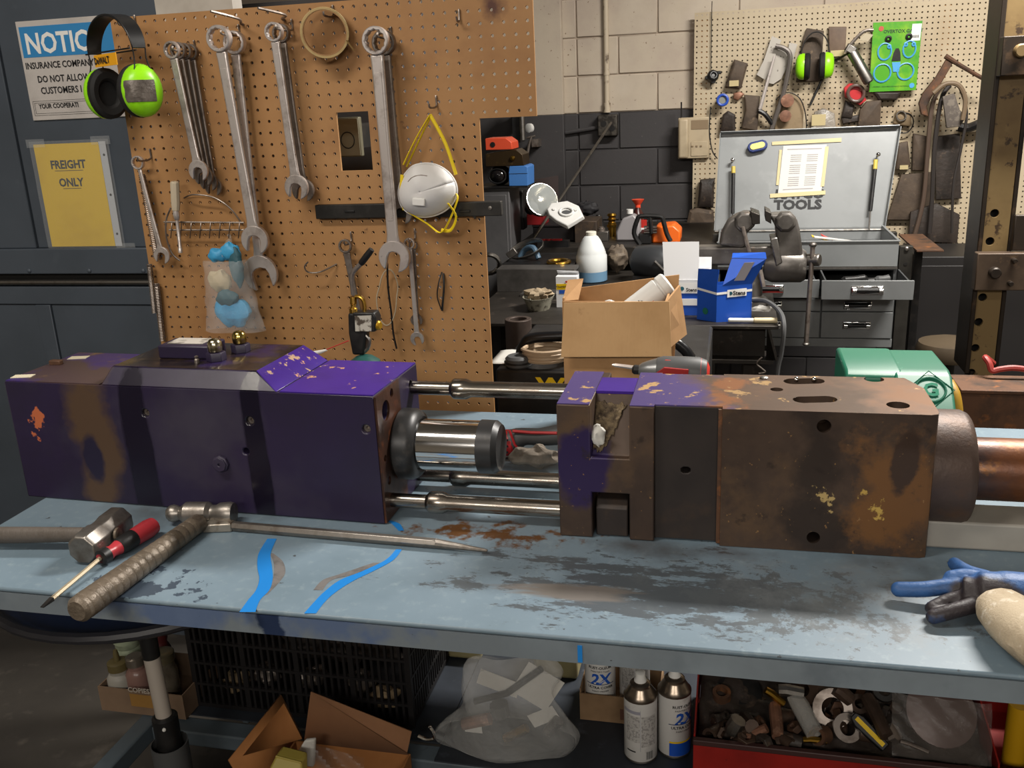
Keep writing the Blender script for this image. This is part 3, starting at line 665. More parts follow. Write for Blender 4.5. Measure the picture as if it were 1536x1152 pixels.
# ---------------------------------------------------------------- wrenches
def arcpts(cx, cz, r, a0, a1, n): return [(cx+r*math.cos(a0+(a1-a0)*i/n), cz+r*math.sin(a0+(a1-a0)*i/n)) for i in range(n+1)]
def wrench(label, ring, jaw, rr, jr, Y, mat, w0=None, w1=None, tilt=15, gap=.95, group=None, th=.009, name='combination_wrench', lean=.0):
    P0 = PY(*ring, Y); P1 = PY(*jaw, Y-lean); s0 = S(*ring, Y)
    R = rr*s0; J = jr*s0; d = P1-P0; L = d.length
    w0 = (w0 or rr*1.1)*s0/2; w1 = (w1 or jr*.85)*s0/2
    M = frame(P0, d, z=(0, -1, 0))      # local x along wrench, local z toward the viewer
    t = T(name, label, 'wrench', group)
    def pris(pts, h0, h1): return MB().prism([V(a, b, h0) for a, b in pts], (0, 0, h1-h0)).xf(M)
    # box end: toothed ring
    n = 24; mb = MB(); th2 = th*1.35
    vo = [(R*math.cos(2*math.pi*k/n), R*math.sin(2*math.pi*k/n)) for k in range(n)]
    vi = [((R*(.70 if k % 2 else .78))*math.cos(2*math.pi*k/n), (R*(.70 if k % 2 else .78))*math.sin(2*math.pi*k/n)) for k in range(n)]
    vs = [(x, y, th2/2) for x, y in vo]+[(x, y, th2/2) for x, y in vi]+[(x, y, -th2/2) for x, y in vo]+[(x, y, -th2/2) for x, y in vi]
    fs = []
    for k in range(n):
        k2 = (k+1) % n
        fs += [(k, k2, n+k2, n+k), (2*n+k, 3*n+k, 3*n+k2, 2*n+k2), (k, 2*n+k, 2*n+k2, k2), (n+k, n+k2, 3*n+k2, 3*n+k)]
    t.p('box_end', mb.add(vs, fs).xf(M), mat, bevel=th*.12, seg=1)
    sh = [(R*.93, -w0), (R*1.5, -w0*.92), (L*.5, -(w0+w1)*.42), (L-J*1.3, -w1*.9), (L-J*.80, -w1*1.15), (L-J*.80, w1*1.15), (L-J*1.3, w1*.9), (L*.5, (w0+w1)*.42), (R*1.5, w0*.92), (R*.93, w0)]
    i = t.p('shank', pris(sh, -th*.38, th*.38), mat, bevel=th*.3)
    t.p('flute', pris([(R*2.2, -w0*.5), (L-J*2.2, -w1*.45), (L-J*2.2, w1*.45), (R*2.2, w0*.5)], th*.38, th*.46), mat, under=i, bevel=th*.05, seg=1)
    # open jaw
    o = math.radians(tilt); g = gap*J/2; a0 = math.asin(g/J*.98)
    pts = arcpts(0, 0, J, a0, 2*math.pi-a0, 26)
    bot = -J*.30
    pts = pts+[(g*.15+bot+J*.32, -g), (bot+g*.25, -g*.80), (bot, -g*.3), (bot, g*.3), (bot+g*.25, g*.80), (g*.15+bot+J*.32, g)]
    pts = [(L+x*math.cos(o)-y*math.sin(o), x*math.sin(o)+y*math.cos(o)) for x, y in pts]
    t.p('open_end', pris(pts, -th*.5, th*.5), mat, bevel=th*.14, seg=1)
    return t.done()
for k in range(4):
    wrench(['polished wrench at the front of the four on the left hook', 'second of the four wrenches on the left hook', 'third of the four wrenches on the left hook', 'rearmost of the four wrenches on the left hook'][k],
           (258+k*9.5, 75+k*1.0), (298+k*7.5, 256+k*8), 11.5-k*.4, 14.5-k*.5, YP-.072+k*.018, wrsteel if k < 1 else wrdark, th=.008, tilt=-12, group='wrenches on the left hook')
wrench('large bright wrench with its jaw at mid-board, front of a hanging pair', (329, 58), (383, 360), 17.5, 21, YP-.06, wrsteel, w0=17, w1=17, th=.013, tilt=-14, group='large wrench pair')
wrench('largest jawed wrench hanging lowest on the board behind its pair', (352, 64), (391, 410), 15.5, 27, YP-.03, wrsteel, w0=15, w1=15, th=.012, tilt=14, gap=1.05, group='large wrench pair')
wrench('mid-size wrench left of the square cutout, front of two', (411, 48), (445, 281), 13, 18, YP-.058, wrsteel, w0=14, w1=15, th=.010, tilt=-14, group='wrenches left of the cutout')
wrench('mid-size wrench left of the square cutout, hidden rear one', (422, 50), (455, 285), 12.5, 17, YP-.03, wrdark, w0=13, w1=14, th=.010, tilt=-14, group='wrenches left of the cutout')
wrench('heavy broad wrench between the cutout and the white mask', (564, 61), (592, 385), 19.5, 24.5, YP-.066, wrsteel, w0=21, w1=20, th=.014, tilt=-14, gap=.85, group='wrenches by the mask')
wrench('shorter wrench tucked behind the heavy broad wrench', (576, 64), (602, 318), 17, 18.5, YP-.034, wrdark, w0=18, w1=15, th=.012, tilt=-14, group='wrenches by the mask')
wrench('small dull wrench hanging behind the gas torch', (518, 369), (540, 482), 9.7, 11, YP-.025, wrdark, w0=11, w1=10, th=.007)
wrench('small bright wrench hanging lowest under the broad wrench', (614, 365), (626, 508), 8, 10.5, YP-.03, wrsteel, w0=7, w1=8, th=.006, tilt=14, group='small wrenches under the mask')
wrench('short wrench half hidden behind the small bright one', (620, 368), (625, 480), 6.5, 9, YP-.016, wrdark, w0=7, w1=8, th=.005, tilt=14, group='small wrenches under the mask')
wrench('slim bent wrench hanging at the board\'s left edge', (207, 244), (243, 383), 9, 12, YP-.035, wrsteel, w0=6, w1=8, th=.007, tilt=-20)
for px, py, lb, out in ((262, 74, 'wire hook holding the four wrenches', .085), (334, 50, 'wire hook holding the large wrench pair', .075), (416, 42, 'wire hook holding two wrenches left of the cutout', .075), (568, 54, 'wire hook holding the broad wrench', .08), (645, 160, 'wire hook holding the white mask', .05), (487, 22, 'wire hook holding the tape roll', .05), (686, 30, 'empty straight wire hook near the upper right', .02), (209, 240, 'wire hook at the left edge holding the springs', .05), (518, 366, 'wire hook holding the small wrench by the torch', .04), (614, 362, 'wire hook holding the small bright wrench', .045), (180, 36, 'wire hook behind the ear defenders', .06)):
    hook(px, py, lb, out=out)
solo('bent_wire', 'empty bent wire hook low on the pegboard near the torch', 'wire', MB().tube(smooth_path([PY(505, 396, YP-.003), PY(480, 408, YP-.03), PY(462, 408, YP-.04), PY(457, 400, YP-.05), PY(462, 393, YP-.055)], 4), .0018, 6), wrdark)
for (xx, yy, x2, y2, xx2, yy2, lb) in ((316, 17, 345, 28, 365, 37, 'long wire hook slanting out at the top edge above the large wrenches'), (387, 12, 415, 22, 427, 30, 'long wire hook slanting out at the top edge above the mid-size wrenches')):
    solo('wire_hook', lb, 'hook', MB().tube(smooth_path([PY(xx2, yy2, YP-.002), PY(xx2-4, yy2-2, YP-.01), PY(x2+12, y2, YP-.05), PY(xx, yy, YP-.11)], 4), .003, 6), wrdark)
# springs
def spring(a, b, r, wire, turns, label, group=None):
    a = Vector(a); b = Vector(b); M = frame(a, b-a, z=(0, -1, 0)); L = (b-a).length; n = turns*8
    pts = [M @ V(L*i/n, r*math.cos(i*math.pi/4), r*math.sin(i*math.pi/4)) for i in range(n+1)]
    solo('extension_spring', label, 'spring', MB().tube(pts, wire, 4), wrdark, group=group)
spring(PY(213, 262, YP-.02), PY(236, 388, YP-.014), .0075, .0015, 46, 'long coil spring hanging beside the slim bent wrench', 'springs')
spring(PY(224, 396, YP-.02), PY(232, 470, YP-.014), .006, .0013, 34, 'short coil spring at the lower left edge of the board', 'springs')
spring(PY(235, 425, YP-.014), PY(244, 512, YP-.014), .0065, .0014, 36, 'lowest coil spring at the board\'s left edge', 'springs')
# wire rack and nut driver
t = T('wire_rack', 'bent wire holder with cross bars under the left wrenches', 'rack')
for y0, y1 in ((333, 334), (345, 345)): t.p('rod', MB().tube([PY(246 if y0 < 340 else 254, y0, YP-.03), PY(366, y1, YP-.03)], .0022, 6), wrdark)
for k in range(8):
    px = 258+k*14.5; t.p('cross_bar', MB().tube(smooth_path([PY(px, 332, YP-.004), PY(px, 334, YP-.03), PY(px-1, 346, YP-.034), PY(px-2, 357, YP-.02)], 3), .0014, 5), wrdark)
t.p('wire_arc', MB().tube(smooth_path([PY(256, 312, YP-.01), PY(249, 332, YP-.03), PY(250, 358, YP-.03), PY(258, 380, YP-.025), PY(270, 391, YP-.02)], 5), .002, 6), wrdark)
t.p('wire_arc', MB().tube(smooth_path([PY(276, 297, YP-.01), PY(290, 292, YP-.03), PY(320, 296, YP-.03), PY(345, 312, YP-.03), PY(362, 334, YP-.02)], 5), .0018, 6), wrdark)
t.done()
t = T('nut_driver', 'small nut driver with worn white handle hung through the wire holder', 'screwdriver')
a, b_, c_ = PY(262, 272, YP-.045), PY(264, 316, YP-.045), PY(271, 379, YP-.045)
t.p('handle', MB().lathe([(.0075, 0), (.0105, .003), (.0105, .05), (.009, (b_-a).length)], a, b_-a, 8), pm('worn_white_handle', 'b7ab95', .6, 0, [dict(col='8a7a60', scale=30, lo=.5, hi=.7)]), bevel=.001)
i = t.p('shaft', MB().lathe([(.0075, 0), (.008, .01), (.006, .02), (.0042, .022), (.0042, (c_-b_).length-.012), (.0055, (c_-b_).length-.010), (.0055, (c_-b_).length)], b_, c_-b_, 10), wrsteel)
t.done()
# magnetic tool bar
t = T('magnetic_tool_bar', 'black steel tool bar screwed across the brown pegboard', 'tool rack')
a, b_ = PY(475, 318, YP-.01), PY(753, 312, YP-.01); s = S(600, 315, YP)
zc_ = (a.z+b_.z)/2
i = t.p('bar', MB().span((a.x, YP-.018, zc_-10*s), (b_.x, YP-.001, zc_+10*s)), pm('bar_black', '242322', .45, .3, [dict(col='3a3836', scale=20, lo=.5, hi=.8)]), bevel=.002)
for px in (735,): q = PY(px, 312, YP-.02); t.p('screw', MB().lathe([(.0045, 0), (.004, .002), (0, .0025)], (q.x, YP-.018, q.z), (0, -1, 0), 12), steel, under=i)
for px in (524, 697): q = PY(px, 317, YP-.02); t.p('slot', MB().box((q.x, YP-.019, q.z), (.024, .004, .005)), blackp, under=i, bevel=.001)
for px in (487, 503, 519, 536, 553, 659, 676, 712):
    q = PY(px, 326, YP-.012); t.p('tooth', MB().prism([V(q.x-.006, YP-.016, q.z+.006), V(q.x+.006, YP-.016, q.z+.006), V(q.x+.001, YP-.016, q.z-.004)], (0, .010, 0)), dark, under=i)
t.done()
# roll of tape
t = T('tape_roll', 'nearly empty tan tape roll hanging near the top of the pegboard', 'tape')
c_ = PY(487, 49, YP-.035); s = S(487, 49, YP); axv = V(.42, -1, -.1).normalized()
R_ = 33*s
i = t.p('tape', MB().lathe([(R_*.90, -.019), (R_, -.019), (R_, .019), (R_*.90, .019)], c_, axv, 40, caps=False), pm('tan_tape', 'b39a68', .5, 0, [dict(col='8a7248', scale=20, lo=.5, hi=.75)]), bevel=.0006)
t.p('core', MB().lathe([(R_*.86, .018), (R_*.86, -.018), (R_*.899, -.018), (R_*.899, .018), (R_*.86, .018)], c_, axv, 40, caps=False), card)
a = PY(518, 60, YP-.05); t.p('loose_end', MB().prism([a, a+V(.012, .01, -.022), a+V(.012, .018, -.022), a+V(0, .012, 0)], (.0006, 0, 0)), MATS['tan_tape'])
t.done()
# ear defenders
lime = pm('lime_plastic', '93e01a', .32, 0, [dict(col='7cc415', scale=12, lo=.55, hi=.85)])
duct = pm('duct_tape', '6f6862', .35, .3, [dict(col='4c453f', scale=40, lo=.45, hi=.7)], bump=(60, .6, .002, (1, 3, 3)))
foam = pm('black_foam', '131313', .75, 0, bump=(60, .3))
def muffs(label, top, cl, crr, halfw, cuph, Y, yaw, sc=1, tape=False, word=False, straight=False):
    P = PY(*top, Y); sx = S(*top, Y)
    u = V(math.cos(yaw), -math.sin(yaw), 0); f = V(-math.sin(yaw), -math.cos(yaw), 0)   # u across, f to the front
    Lc = PY(*cl, Y); Rc = PY(*crr, Y); zc_ = (Lc.z+Rc.z)/2; mid = V((Lc.x+Rc.x)/2, Y, zc_)
    t = T('ear_defenders', label, 'ear defenders')
    W = halfw*sx/math.cos(yaw); topz = P.z; zs = zc_+cuph*(1.55 if word else .8)
    # head band: flat strip
    arc = []
    n = 22
    for k in range(n+1):
        a = math.pi-math.pi*k/n; arc.append(mid+u*(W*math.cos(a))+V(0, 0, zs-zc_+(topz-zs)*math.sin(a)))
    hwid = (.020 if word else .016)*sc
    mb = MB(); vs = []
    for k, p in enumerate(arc):
        a = math.pi-math.pi*k/n; nn = (u*math.cos(a)+V(0, 0, math.sin(a)))*(.0025*sc); h_ = f*hwid*(.75+.25*math.sin(a))
        vs += [p+h_+nn, p-h_+nn, p-h_-nn, p+h_-nn]
    fs = [(0, 1, 2, 3), (4*n+3, 4*n+2, 4*n+1, 4*n)]
    for k in range(n):
        for j in range(4): fs.append((4*k+j, 4*k+4+j, 4*k+4+(j+1) % 4, 4*k+(j+1) % 4))
    ih = t.p('head_band', mb.add(vs, fs), blackp, bevel=.0012*sc, seg=1)
    for sgn in (-1, 1):
        cc = mid+u*(sgn*W*(.80 if word else .74))
        # wire yoke
        e = mid+u*(sgn*W)+V(0, 0, zs-zc_)
        t.p('wire_yoke', MB().tube(smooth_path([e+f*hwid*.7, e+f*hwid*.7-V(0, 0, cuph*.5), cc+u*sgn*cuph*.55+f*cuph*.5+V(0, 0, cuph*.1), cc+u*sgn*cuph*.55+f*.2*cuph], 4), .0016*sc, 6), dark)
        t.p('wire_yoke', MB().tube(smooth_path([e-f*hwid*.7, e-f*hwid*.7-V(0, 0, cuph*.5), cc+u*sgn*cuph*.55-f*cuph*.5+V(0, 0, cuph*.1), cc+u*sgn*cuph*.55-f*.2*cuph], 4), .0016*sc, 6), dark)
        prof = [(.99, 0), (1, .05), (1, .3), (.94, .55), (.80, .78), (.5, .92), (0, .96)]
        ic = t.p('ear_cup', MB().lathe([(r*cuph, h*cuph*.72) for r, h in prof], cc, u*sgn, 28, sc=(.78, 1)), lime)
        t.p('cushion', MB().lathe([(.60*cuph, -.42*cuph), (.85*cuph, -.46*cuph), (1.0*cuph, -.36*cuph), (1.02*cuph, -.12*cuph), (.96*cuph, -.002), (.5*cuph, -.002), (.5*cuph, -.3*cuph), (.60*cuph, -.42*cuph)], cc, u*sgn, 28, sc=(.78, 1), caps=False), foam, under=ic)
        t.p('cup_lining', MB().lathe([(.52*cuph, -.16*cuph), (0, -.15*cuph)], cc, u*sgn, 24, sc=(.78, 1)), foam, under=ic)
        if tape and sgn > 0:
            axx = u*sgn; ph = [(0, .96), (.5, .92), (.8, .78), (.94, .55), (1.0, .3), (1.02, .05)]
            def hgt(rho):
                for (r0_, h0_), (r1_, h1_) in zip(ph[:-1], ph[1:]):
                    if rho <= r1_: return h0_+(h1_-h0_)*(rho-r0_)/(r1_-r0_)
                return .05
            def tf(a, b):
                w2 = (-.35+1.33*a)*cuph; z2 = (-.42+.80*b)*cuph
                rho = math.hypot(w2, z2)/cuph; k_ = min(1, 1.0/max(rho, 1e-6))
                return cc+axx*(hgt(min(rho, 1.0))*cuph*.72+.0012)+V(0, 0, z2*k_*1.01)+f*(.79*w2*k_*1.01)
            t.p('duct_tape', MB().grid(tf, 16, 8), duct, under=ic)
    if word:
        o = mid+V(0, 0, zs-zc_-cuph*.42)+f*hwid*1.02-u*W*.62
        i = t.p('badge', MB().prism([o-u*.002+V(0, 0, -.006), o+u*W*.98+V(0, 0, -.006), o+u*W*.98+V(0, 0, .019), o-u*.002+V(0, 0, .019)], -f*.002), pm('badge_yellow', 'd89a16', .5))
        t.p('lettering', text_mb('DeWALT', .0195, o+f*.0012, u, (0, 0, 1), wide=.93, bold=.0005), lbl_k, under=i)
        t.p('crossbar', MB().tube([mid+u*-W+V(0, 0, zs-zc_)+f*hwid, mid+u*W+V(0, 0, zs-zc_)+f*hwid], .0018, 6), dark)
        t.p('crossbar', MB().tube([mid+u*-W*.5+V(0, 0, zs-zc_)-f*hwid, mid+u*W*.5+V(0, 0, zs-zc_)-f*hwid], .0018, 6), dark)
    t.done()
muffs('lime green ear defenders with silver tape hung at the brown board\'s corner', (181, 22), (146, 140), (222, 137), 57, .0545, 1.895, math.radians(30), tape=True, word=True)
# dust mask
t = T('dust_mask', 'white moulded dust mask with yellow straps hanging on the brown pegboard', 'mask')
mw = pm('mask_white', 'd2d1d0', .8, 0, bump=(200, .1)); ys = pm('yellow_elastic', 'd9bd12', .6)
c_ = PY(640, 285, YP-.05); s = S(640, 285, YP-.05)
def mask(u_, v_):
    a = u_*2*math.pi; rr_ = v_
    x = 44*s*rr_*math.cos(a)*(1-.12*math.sin(a)); z = 37*s*rr_*math.sin(a)
    nose = math.exp(-((rr_*math.cos(a))/.35)**2)*max(0, rr_*math.sin(a))*.018
    y = -.045*(1-rr_**2.4)-nose*1.0
    p = V(x, y, z); p = Matrix.Rotation(math.radians(-14), 3, 'Y') @ p
    return c_+p
i = t.p('cup', MB().grid(mask, 40, 12), mw, solid=.0015)
t.p('rim', MB().tube([mask(k/48, 1.0) for k in range(48)], .0028, 6, closed=True), mw)
nc = [mask(.25+d_, .62)+V(0, -.0015, 0) for d_ in (-.10, -.05, 0, .05, .10)]
t.p('nose_clip', MB().tube(nc, .0022, 6, flat=(1, .6)), wrsteel, under=i)
t.p('valve', MB().box(PY(628, 303, YP-.098), (.028, .006, .016), rotm('Y', 5)), white, under=i, bevel=.002)
hk = PY(645, 172, YP-.05)
def strap(pts, r=.0038): t.p('strap', MB().tube(smooth_path(pts, 5), r, 6, flat=(1, .45)), ys)
strap([PY(605, 247, YP-.06), PY(624, 208, YP-.055), hk]); strap([PY(610, 250, YP-.05), PY(630, 208, YP-.05), hk+V(.002, .004, 0)])
strap([PY(684, 262, YP-.06), PY(668, 215, YP-.055), hk])
strap([PY(612, 318, YP-.05), PY(640, 335, YP-.055), PY(660, 349, YP-.06), PY(672, 335, YP-.06), PY(686, 300, YP-.055), PY(684, 290, YP-.05)])
strap([PY(606, 315, YP-.05), PY(602, 290, YP-.06), PY(603, 262, YP-.06)]); strap([PY(672, 305, YP-.085), PY(684, 325, YP-.07), PY(676, 345, YP-.06), PY(662, 345, YP-.055)])
t.done()
# bag of blue gloves
c_ = PY(347, 446, YP-.07); s = S(347, 446, YP-.04)
nitr = pm('blue_nitrile', '3f9ac9', .5, 0, [dict(col='2f7fae', scale=20, lo=.5, hi=.75)], bump=(50, .5, .004)); nitd = pm('teal_nitrile', '2f5a66', .55, 0, [dict(col='24464f', scale=20, lo=.5, hi=.75)], bump=(50, .5, .004)); latx = pm('cream_latex', 'b7a888', .6, 0, bump=(50, .5, .004))
t = T('plastic_bag', 'clear plastic bag stuffed with gloves hanging on the brown pegboard', 'bag')
def bagf(u_, v_):
    a = u_*2*math.pi; y = 390+v_*106
    hw = 30+12*v_ + (0 if v_ < .9 else (v_-.9)*40); cx = 337+v_*17
    flat_ = .042*math.sin(min(1, v_*1.15+.25)*math.pi*.78)+.002
    p = PY(cx+hw*math.cos(a), y, YP-.076); p.y += flat_*math.sin(a)*.9+.003*math.sin(a*5+v_*9); p.x += .002*math.sin(v_*23+a*3)
    return p
t.p('film', MB().grid(bagf, 36, 16), bag)
t.p('neck', MB().tube(smooth_path([PY(330, 392, YP-.076), PY(338, 372, YP-.076), PY(345, 360, YP-.02), PY(343, 352, YP-.01)], 4), [.01]*4+[.007]*4+[.004]*5, 8), bagc)
t.done()
def wad(px, py, y, r, seed, mt, label, group='gloves in the hanging bag'):
    mb = MB().ball(PY(px, py, y), r, 14, 10); rr_ = random.Random(seed); c0 = PY(px, py, y)
    for i_ in range(len(mb.v)):
        d_ = mb.v[i_]-c0; k = 1+.22*math.sin(d_.x*260+seed)*math.sin(d_.z*230+seed*2)+.1*rr_.uniform(-1, 1); mb.v[i_] = c0+d_*k
    solo('crumpled_glove', label, 'glove', mb, mt, group=group, sub=1)
wad(326, 383, YP-.081, (.022, .014, .017), 1, nitr, 'bright blue glove at the left top of the hanging bag')
wad(345, 378, YP-.076, (.027, .016, .022), 2, nitr, 'bright blue glove bulging highest from the hanging bag')
wad(355, 400, YP-.081, (.018, .012, .042), 4, nitd, 'dark teal glove finger at the right of the bag')
wad(330, 422, YP-.078, (.030, .018, .026), 3, latx, 'cream glove in the middle of the hanging bag')
wad(350, 468, YP-.076, (.048, .022, .036), 5, nitr, 'blue glove filling the bottom of the bag')
wad(342, 447, YP-.086, (.03, .014, .02), 6, nitd, 'dark teal glove low in the hanging bag')
# cable ties and clear loop
s = S(660, 440, YP)
lp = [PY(654+4*math.sin(k*.4), 412+k*4.4, YP-.012+.0005*k) for k in range(12)]
t = T('cable_tie_bundle', 'black cable ties looped through the board right of the small wrench', 'cable tie')
t.p('strap', MB().tube(smooth_path([PY(663, 408, YP-.004), PY(658, 425, YP-.014), PY(656, 445, YP-.014), PY(662, 464, YP-.006)], 4), .0022, 6, flat=(1, .5)), blackp)
t.p('strap', MB().tube(smooth_path([PY(665, 410, YP-.004), PY(666, 430, YP-.012), PY(664, 455, YP-.010), PY(663, 466, YP-.004)], 4), .0024, 6, flat=(1, .5)), blackp)
t.done()
solo('clear_loop', 'clear plastic loop of tube hanging under the broad wrench', 'loop', MB().tube(smooth_path([PY(580+15*math.cos(a*math.pi/8)+(3 if a > 8 else 0), 446+42*math.sin(a*math.pi/8), YP-.02) for a in range(16)], 3, closed=True), .0016, 6, closed=True), pm('milky_plastic', 'b8a990', .4, 0, alpha=.8))
solo('hanging_cable', 'thin black cable dangling under the broad wrench', 'cable', MB().tube(smooth_path([PY(581, 395, YP-.04), PY(582, 430, YP-.02), PY(587, 470, YP-.02), PY(590, 500, YP-.018), PY(595, 523, YP-.016)], 4), .0024, 6), blackp)
# ---------------------------------------------------------------- signs on the freight door
t = T('notice_sign', 'white and blue NOTICE sign on the grey freight door behind the ear defenders', 'sign')
a = PY(22, 36, YD); b_ = PY(52, 181, YD); X0 = (a.x+b_.x)/2; Z1, Z0 = PY(60, 30, YD).z, b_.z; Wd = .30; f_ = YD-.0016
i = t.p('plate', MB().span((X0, f_, Z0), (X0+Wd, YD+.0035, Z1)), pm('sign_white', 'b9b4b0', .5, 0, [dict(col='a39d99', scale=9, lo=.5, hi=.75)]), bevel=.001)
def zp_(py): return PY(70, py, YD).z
u_ = (1, 0, 0); up_ = (0, 0, 1)
t.p('header', MB().span((X0+.008, f_-.0008, zp_(85)), (X0+Wd-.006, f_, zp_(38))), pm('sign_blue', '2f7fb8', .5), under=i)
t.p('lettering', text_mb('NOTICE', .072, (X0+.020, f_-.001, zp_(79)), u_, up_, bold=.0018, wide=.86), lbl_w, under=i)
zlines = [('INSURANCE COMPANY R', .0225, 104, 40), ('DO NOT ALLOW', .0235, 124, 58), ('CUSTOMERS I', .0235, 141, 63), ('YOUR COOPERATI', .0165, 163, 60)]
for tx, sz_, py, px in zlines:
    t.p('lettering', text_mb(tx, sz_*1.03, (PY(px, py, YD).x, f_-.0006, PY(px, py, YD).z), u_, up_, bold=.0005, wide=.86), lbl_k, under=i)
bx_ = (PY(52, 166, YD).x, PY(52, 152, YD).z, PY(52, 174, YD).z)
for k in (0, .005):
    xa_, za_, zb_ = bx_[0]+k, bx_[1]-k, bx_[2]+k
    mb = MB(); w_ = .0008
    mb.span((xa_, f_-.0006, za_-w_), (X0+Wd-.012-k, f_, za_)); mb.span((xa_, f_-.0006, zb_), (X0+Wd-.012-k, f_, zb_+w_)); mb.span((xa_, f_-.0006, zb_+w_), (xa_+w_, f_, za_-w_)); mb.span((X0+Wd-.012-k-w_, f_-.0006, zb_+w_), (X0+Wd-.012-k, f_, za_-w_))
    t.p('printed_border', mb, lbl_k, under=i, kind='stuff')
t.done()
t = T('freight_sign', 'yellow FREIGHT ONLY sheet in a clear sleeve on the grey door', 'sign')
c0, c1, c2, c3 = PY(50, 217, YD-.003), PY(149, 217, YD-.003), PY(172, 370, YD-.003), PY(78, 370, YD-.003)
X0, X1 = (c0.x+c3.x)/2, (c1.x+c2.x)/2; Z1, Z0 = c0.z, c3.z
i = t.p('sheet', MB().span((X0, YD-.003, Z0), (X1, YD-.0018, Z1)), pm('yellow_paper', 'c9a80c', .55, 0, [dict(col='b89608', scale=6, lo=.5, hi=.8)]))
xm = (X0+X1)/2-.003
for tx, py, wd in (('FREIGHT', 252, .082), ('ONLY', 279, .05)):
    z_ = PY(110, py, YD).z
    t.p('lettering', text_mb(tx, .031, (xm, YD-.0032, z_), u_, up_, align='CENTER', bold=.0010, wide=.93), lbl_k, under=i)
    t.p('underline', MB().span((xm-wd/2-.004, YD-.0034, z_-.007), (xm+wd/2+.004, YD-.003, z_-.0055)), lbl_k, under=i)
sl = T
t.p('binder_strip', MB().span((X1+.0005, YD-.0028, Z0), (X1+.022, YD-.0020, Z1+.002)), pm('sleeve_strip', 'a9adb2', .4), )
for k in range(3):
    zz_ = Z0+(Z1-Z0)*(.12+.38*k); t.p('punch_hole', MB().lathe([(.0035, 0), (.0035, .0004)], (X1+.012, YD-.0028, zz_), (0, -1, 0), 10), dblk)
def sleeve(a, b):
    return V(X0-.012+(X1-X0+.045)*a, YD-.0042-.0012*abs(math.sin(a*17+b*9)), Z0-.008+(Z1-Z0+.016)*b)
t.p('sleeve', MB().grid(sleeve, 10, 14), pm('sleeve_film', 'e8ecee', .12, 0, alpha=.12, spec=.8, bump=(30, .6, .004)))
for (xx, zz_) in ((X0-.02, Z1+.004), (X1-.02, Z1+.006), (X1+.005, Z0-.002)):
    t.p('clear_tape', MB().grid(lambda a, b: V(xx+.06*a, YD-.0056-.001*math.sin(a*20), zz_-.012+.022*b), 8, 2), bag)
t.done()
# ================================================================ tools lying on the bench
tapeh = pm('handle_tape', '6d6255', .38, .25, [dict(col='4f463b', scale=22, lo=.45, hi=.7), dict(col='8e8373', scale=40, lo=.6, hi=.75)], bump=(90, .7, .003, (1, 1, 1)))
hsteel = pm('hammer_steel', '8f8a84', .36, .85, [dict(col='625a52', scale=22, lo=.45, hi=.7, rough=.5)], bump=(60, .2))
t = T('ball_peen_hammer', 'ball peen hammer with long tape-wrapped handle overhanging the bench edge', 'hammer')
a = PZ(116, 916, BT+.0215); b_ = PZ(300, 783, BT+.0185); d = b_-a; L = d.length
mb = MB(); prof = [(.015, -.002), (.0200, .004), (.0205, .03), (.0185, L*.35), (.0172, L*.6), (.0162, L*.85), (.0165, L-.004), (.014, L)]
i = t.p('handle', mb.lathe(prof, a, d, 22), tapeh)
for k in range(17):
    tt = .012+k*(L-.03)/17; p = a+d.normalized()*tt; rad = .0209-(.0045*min(1, tt/L))
    t.p('tape_turn', MB().lathe([(rad-.0012, 0), (rad-.0002, .002), (rad-.0004, .013), (rad-.0016, .0155)], p, d+V(.10*L, 0, .12*L), 22, caps=False), tapeh, under=i)
hc = b_+d.normalized()*.004; hx = V(1, -.10, 0)
p0 = PZ(250, 770, BT+.021); p1 = PZ(351, 770, BT+.021); hd = (p1-p0); HL = hd.length; hc0 = p0
prof = [(0, 0), (.010, .002), (.0145, .007), (.0160, .013), (.0140, .020), (.0115, .025), (.0160, .031), (.0205, .037), (.0205, HL*.62), (.0150, HL*.68), (.0150, HL*.74), (.0190, HL*.80), (.0205, HL*.95), (.0185, HL)]
t.p('head', MB().lathe(prof, hc0, hd, 22), hsteel)
t.done()
t = T('line_up_bar', 'long hexagonal steel chisel bar lying along the bench', 'pry bar')
a = PZ(350, 789, BT+.0085); b_ = PZ(655, 815, BT+.0085); c_ = PZ(731, 826, BT+.006)
i = t.p('shank', MB().lathe([(.0088, 0), (.0085, (b_-a).length*.98), (.0080, (b_-a).length)], a, b_-a, 6), hsteel, bevel=.001)
t.p('point', MB().lathe([(.0080, 0), (.0028, (c_-b_).length-.004), (.002, (c_-b_).length)], b_, c_-b_, 10), hsteel)
e_ = PZ(312, 786, BT+.009)
M = frame(a, e_-a, z=(0, 0, 1)); LL = (e_-a).length
t.p('blade', MB().frustum([M @ V(0, y, z) for y, z in ((-.008, -.008), (.008, -.008), (.008, .008), (-.008, .008))][::-1], [M @ V(LL, y, z) for y, z in ((-.019, -.0085), (.019, -.0085), (.019, .006), (-.019, .006))][::-1]), pm('worn_blade', 'a39d93', .4, .8, [dict(col='6c5f50', scale=40, lo=.5, hi=.65)], bump=(80, .4)), bevel=.002)
t.done()
t = T('screwdriver', 'red and black handled screwdriver between the two hammers', 'screwdriver')
a = PZ(232, 787, BT+.020); b_ = PZ(150, 838, BT+.016); c_ = PZ(63, 911, BT+.006)
d = b_-a; L = d.length
i = t.p('handle', MB().lathe([(.009, 0), (.0145, .003), (.0165, .018), (.0155, L*.36), (.0145, L*.60), (.011, L*.74), (.010, L*.80), (.0135, L*.90), (.0125, L*.97), (.008, L)], a, d, 16), pm('red_handle', 'a8323a', .35, 0, [dict(col='7c262b', scale=25, lo=.5, hi=.8)]))
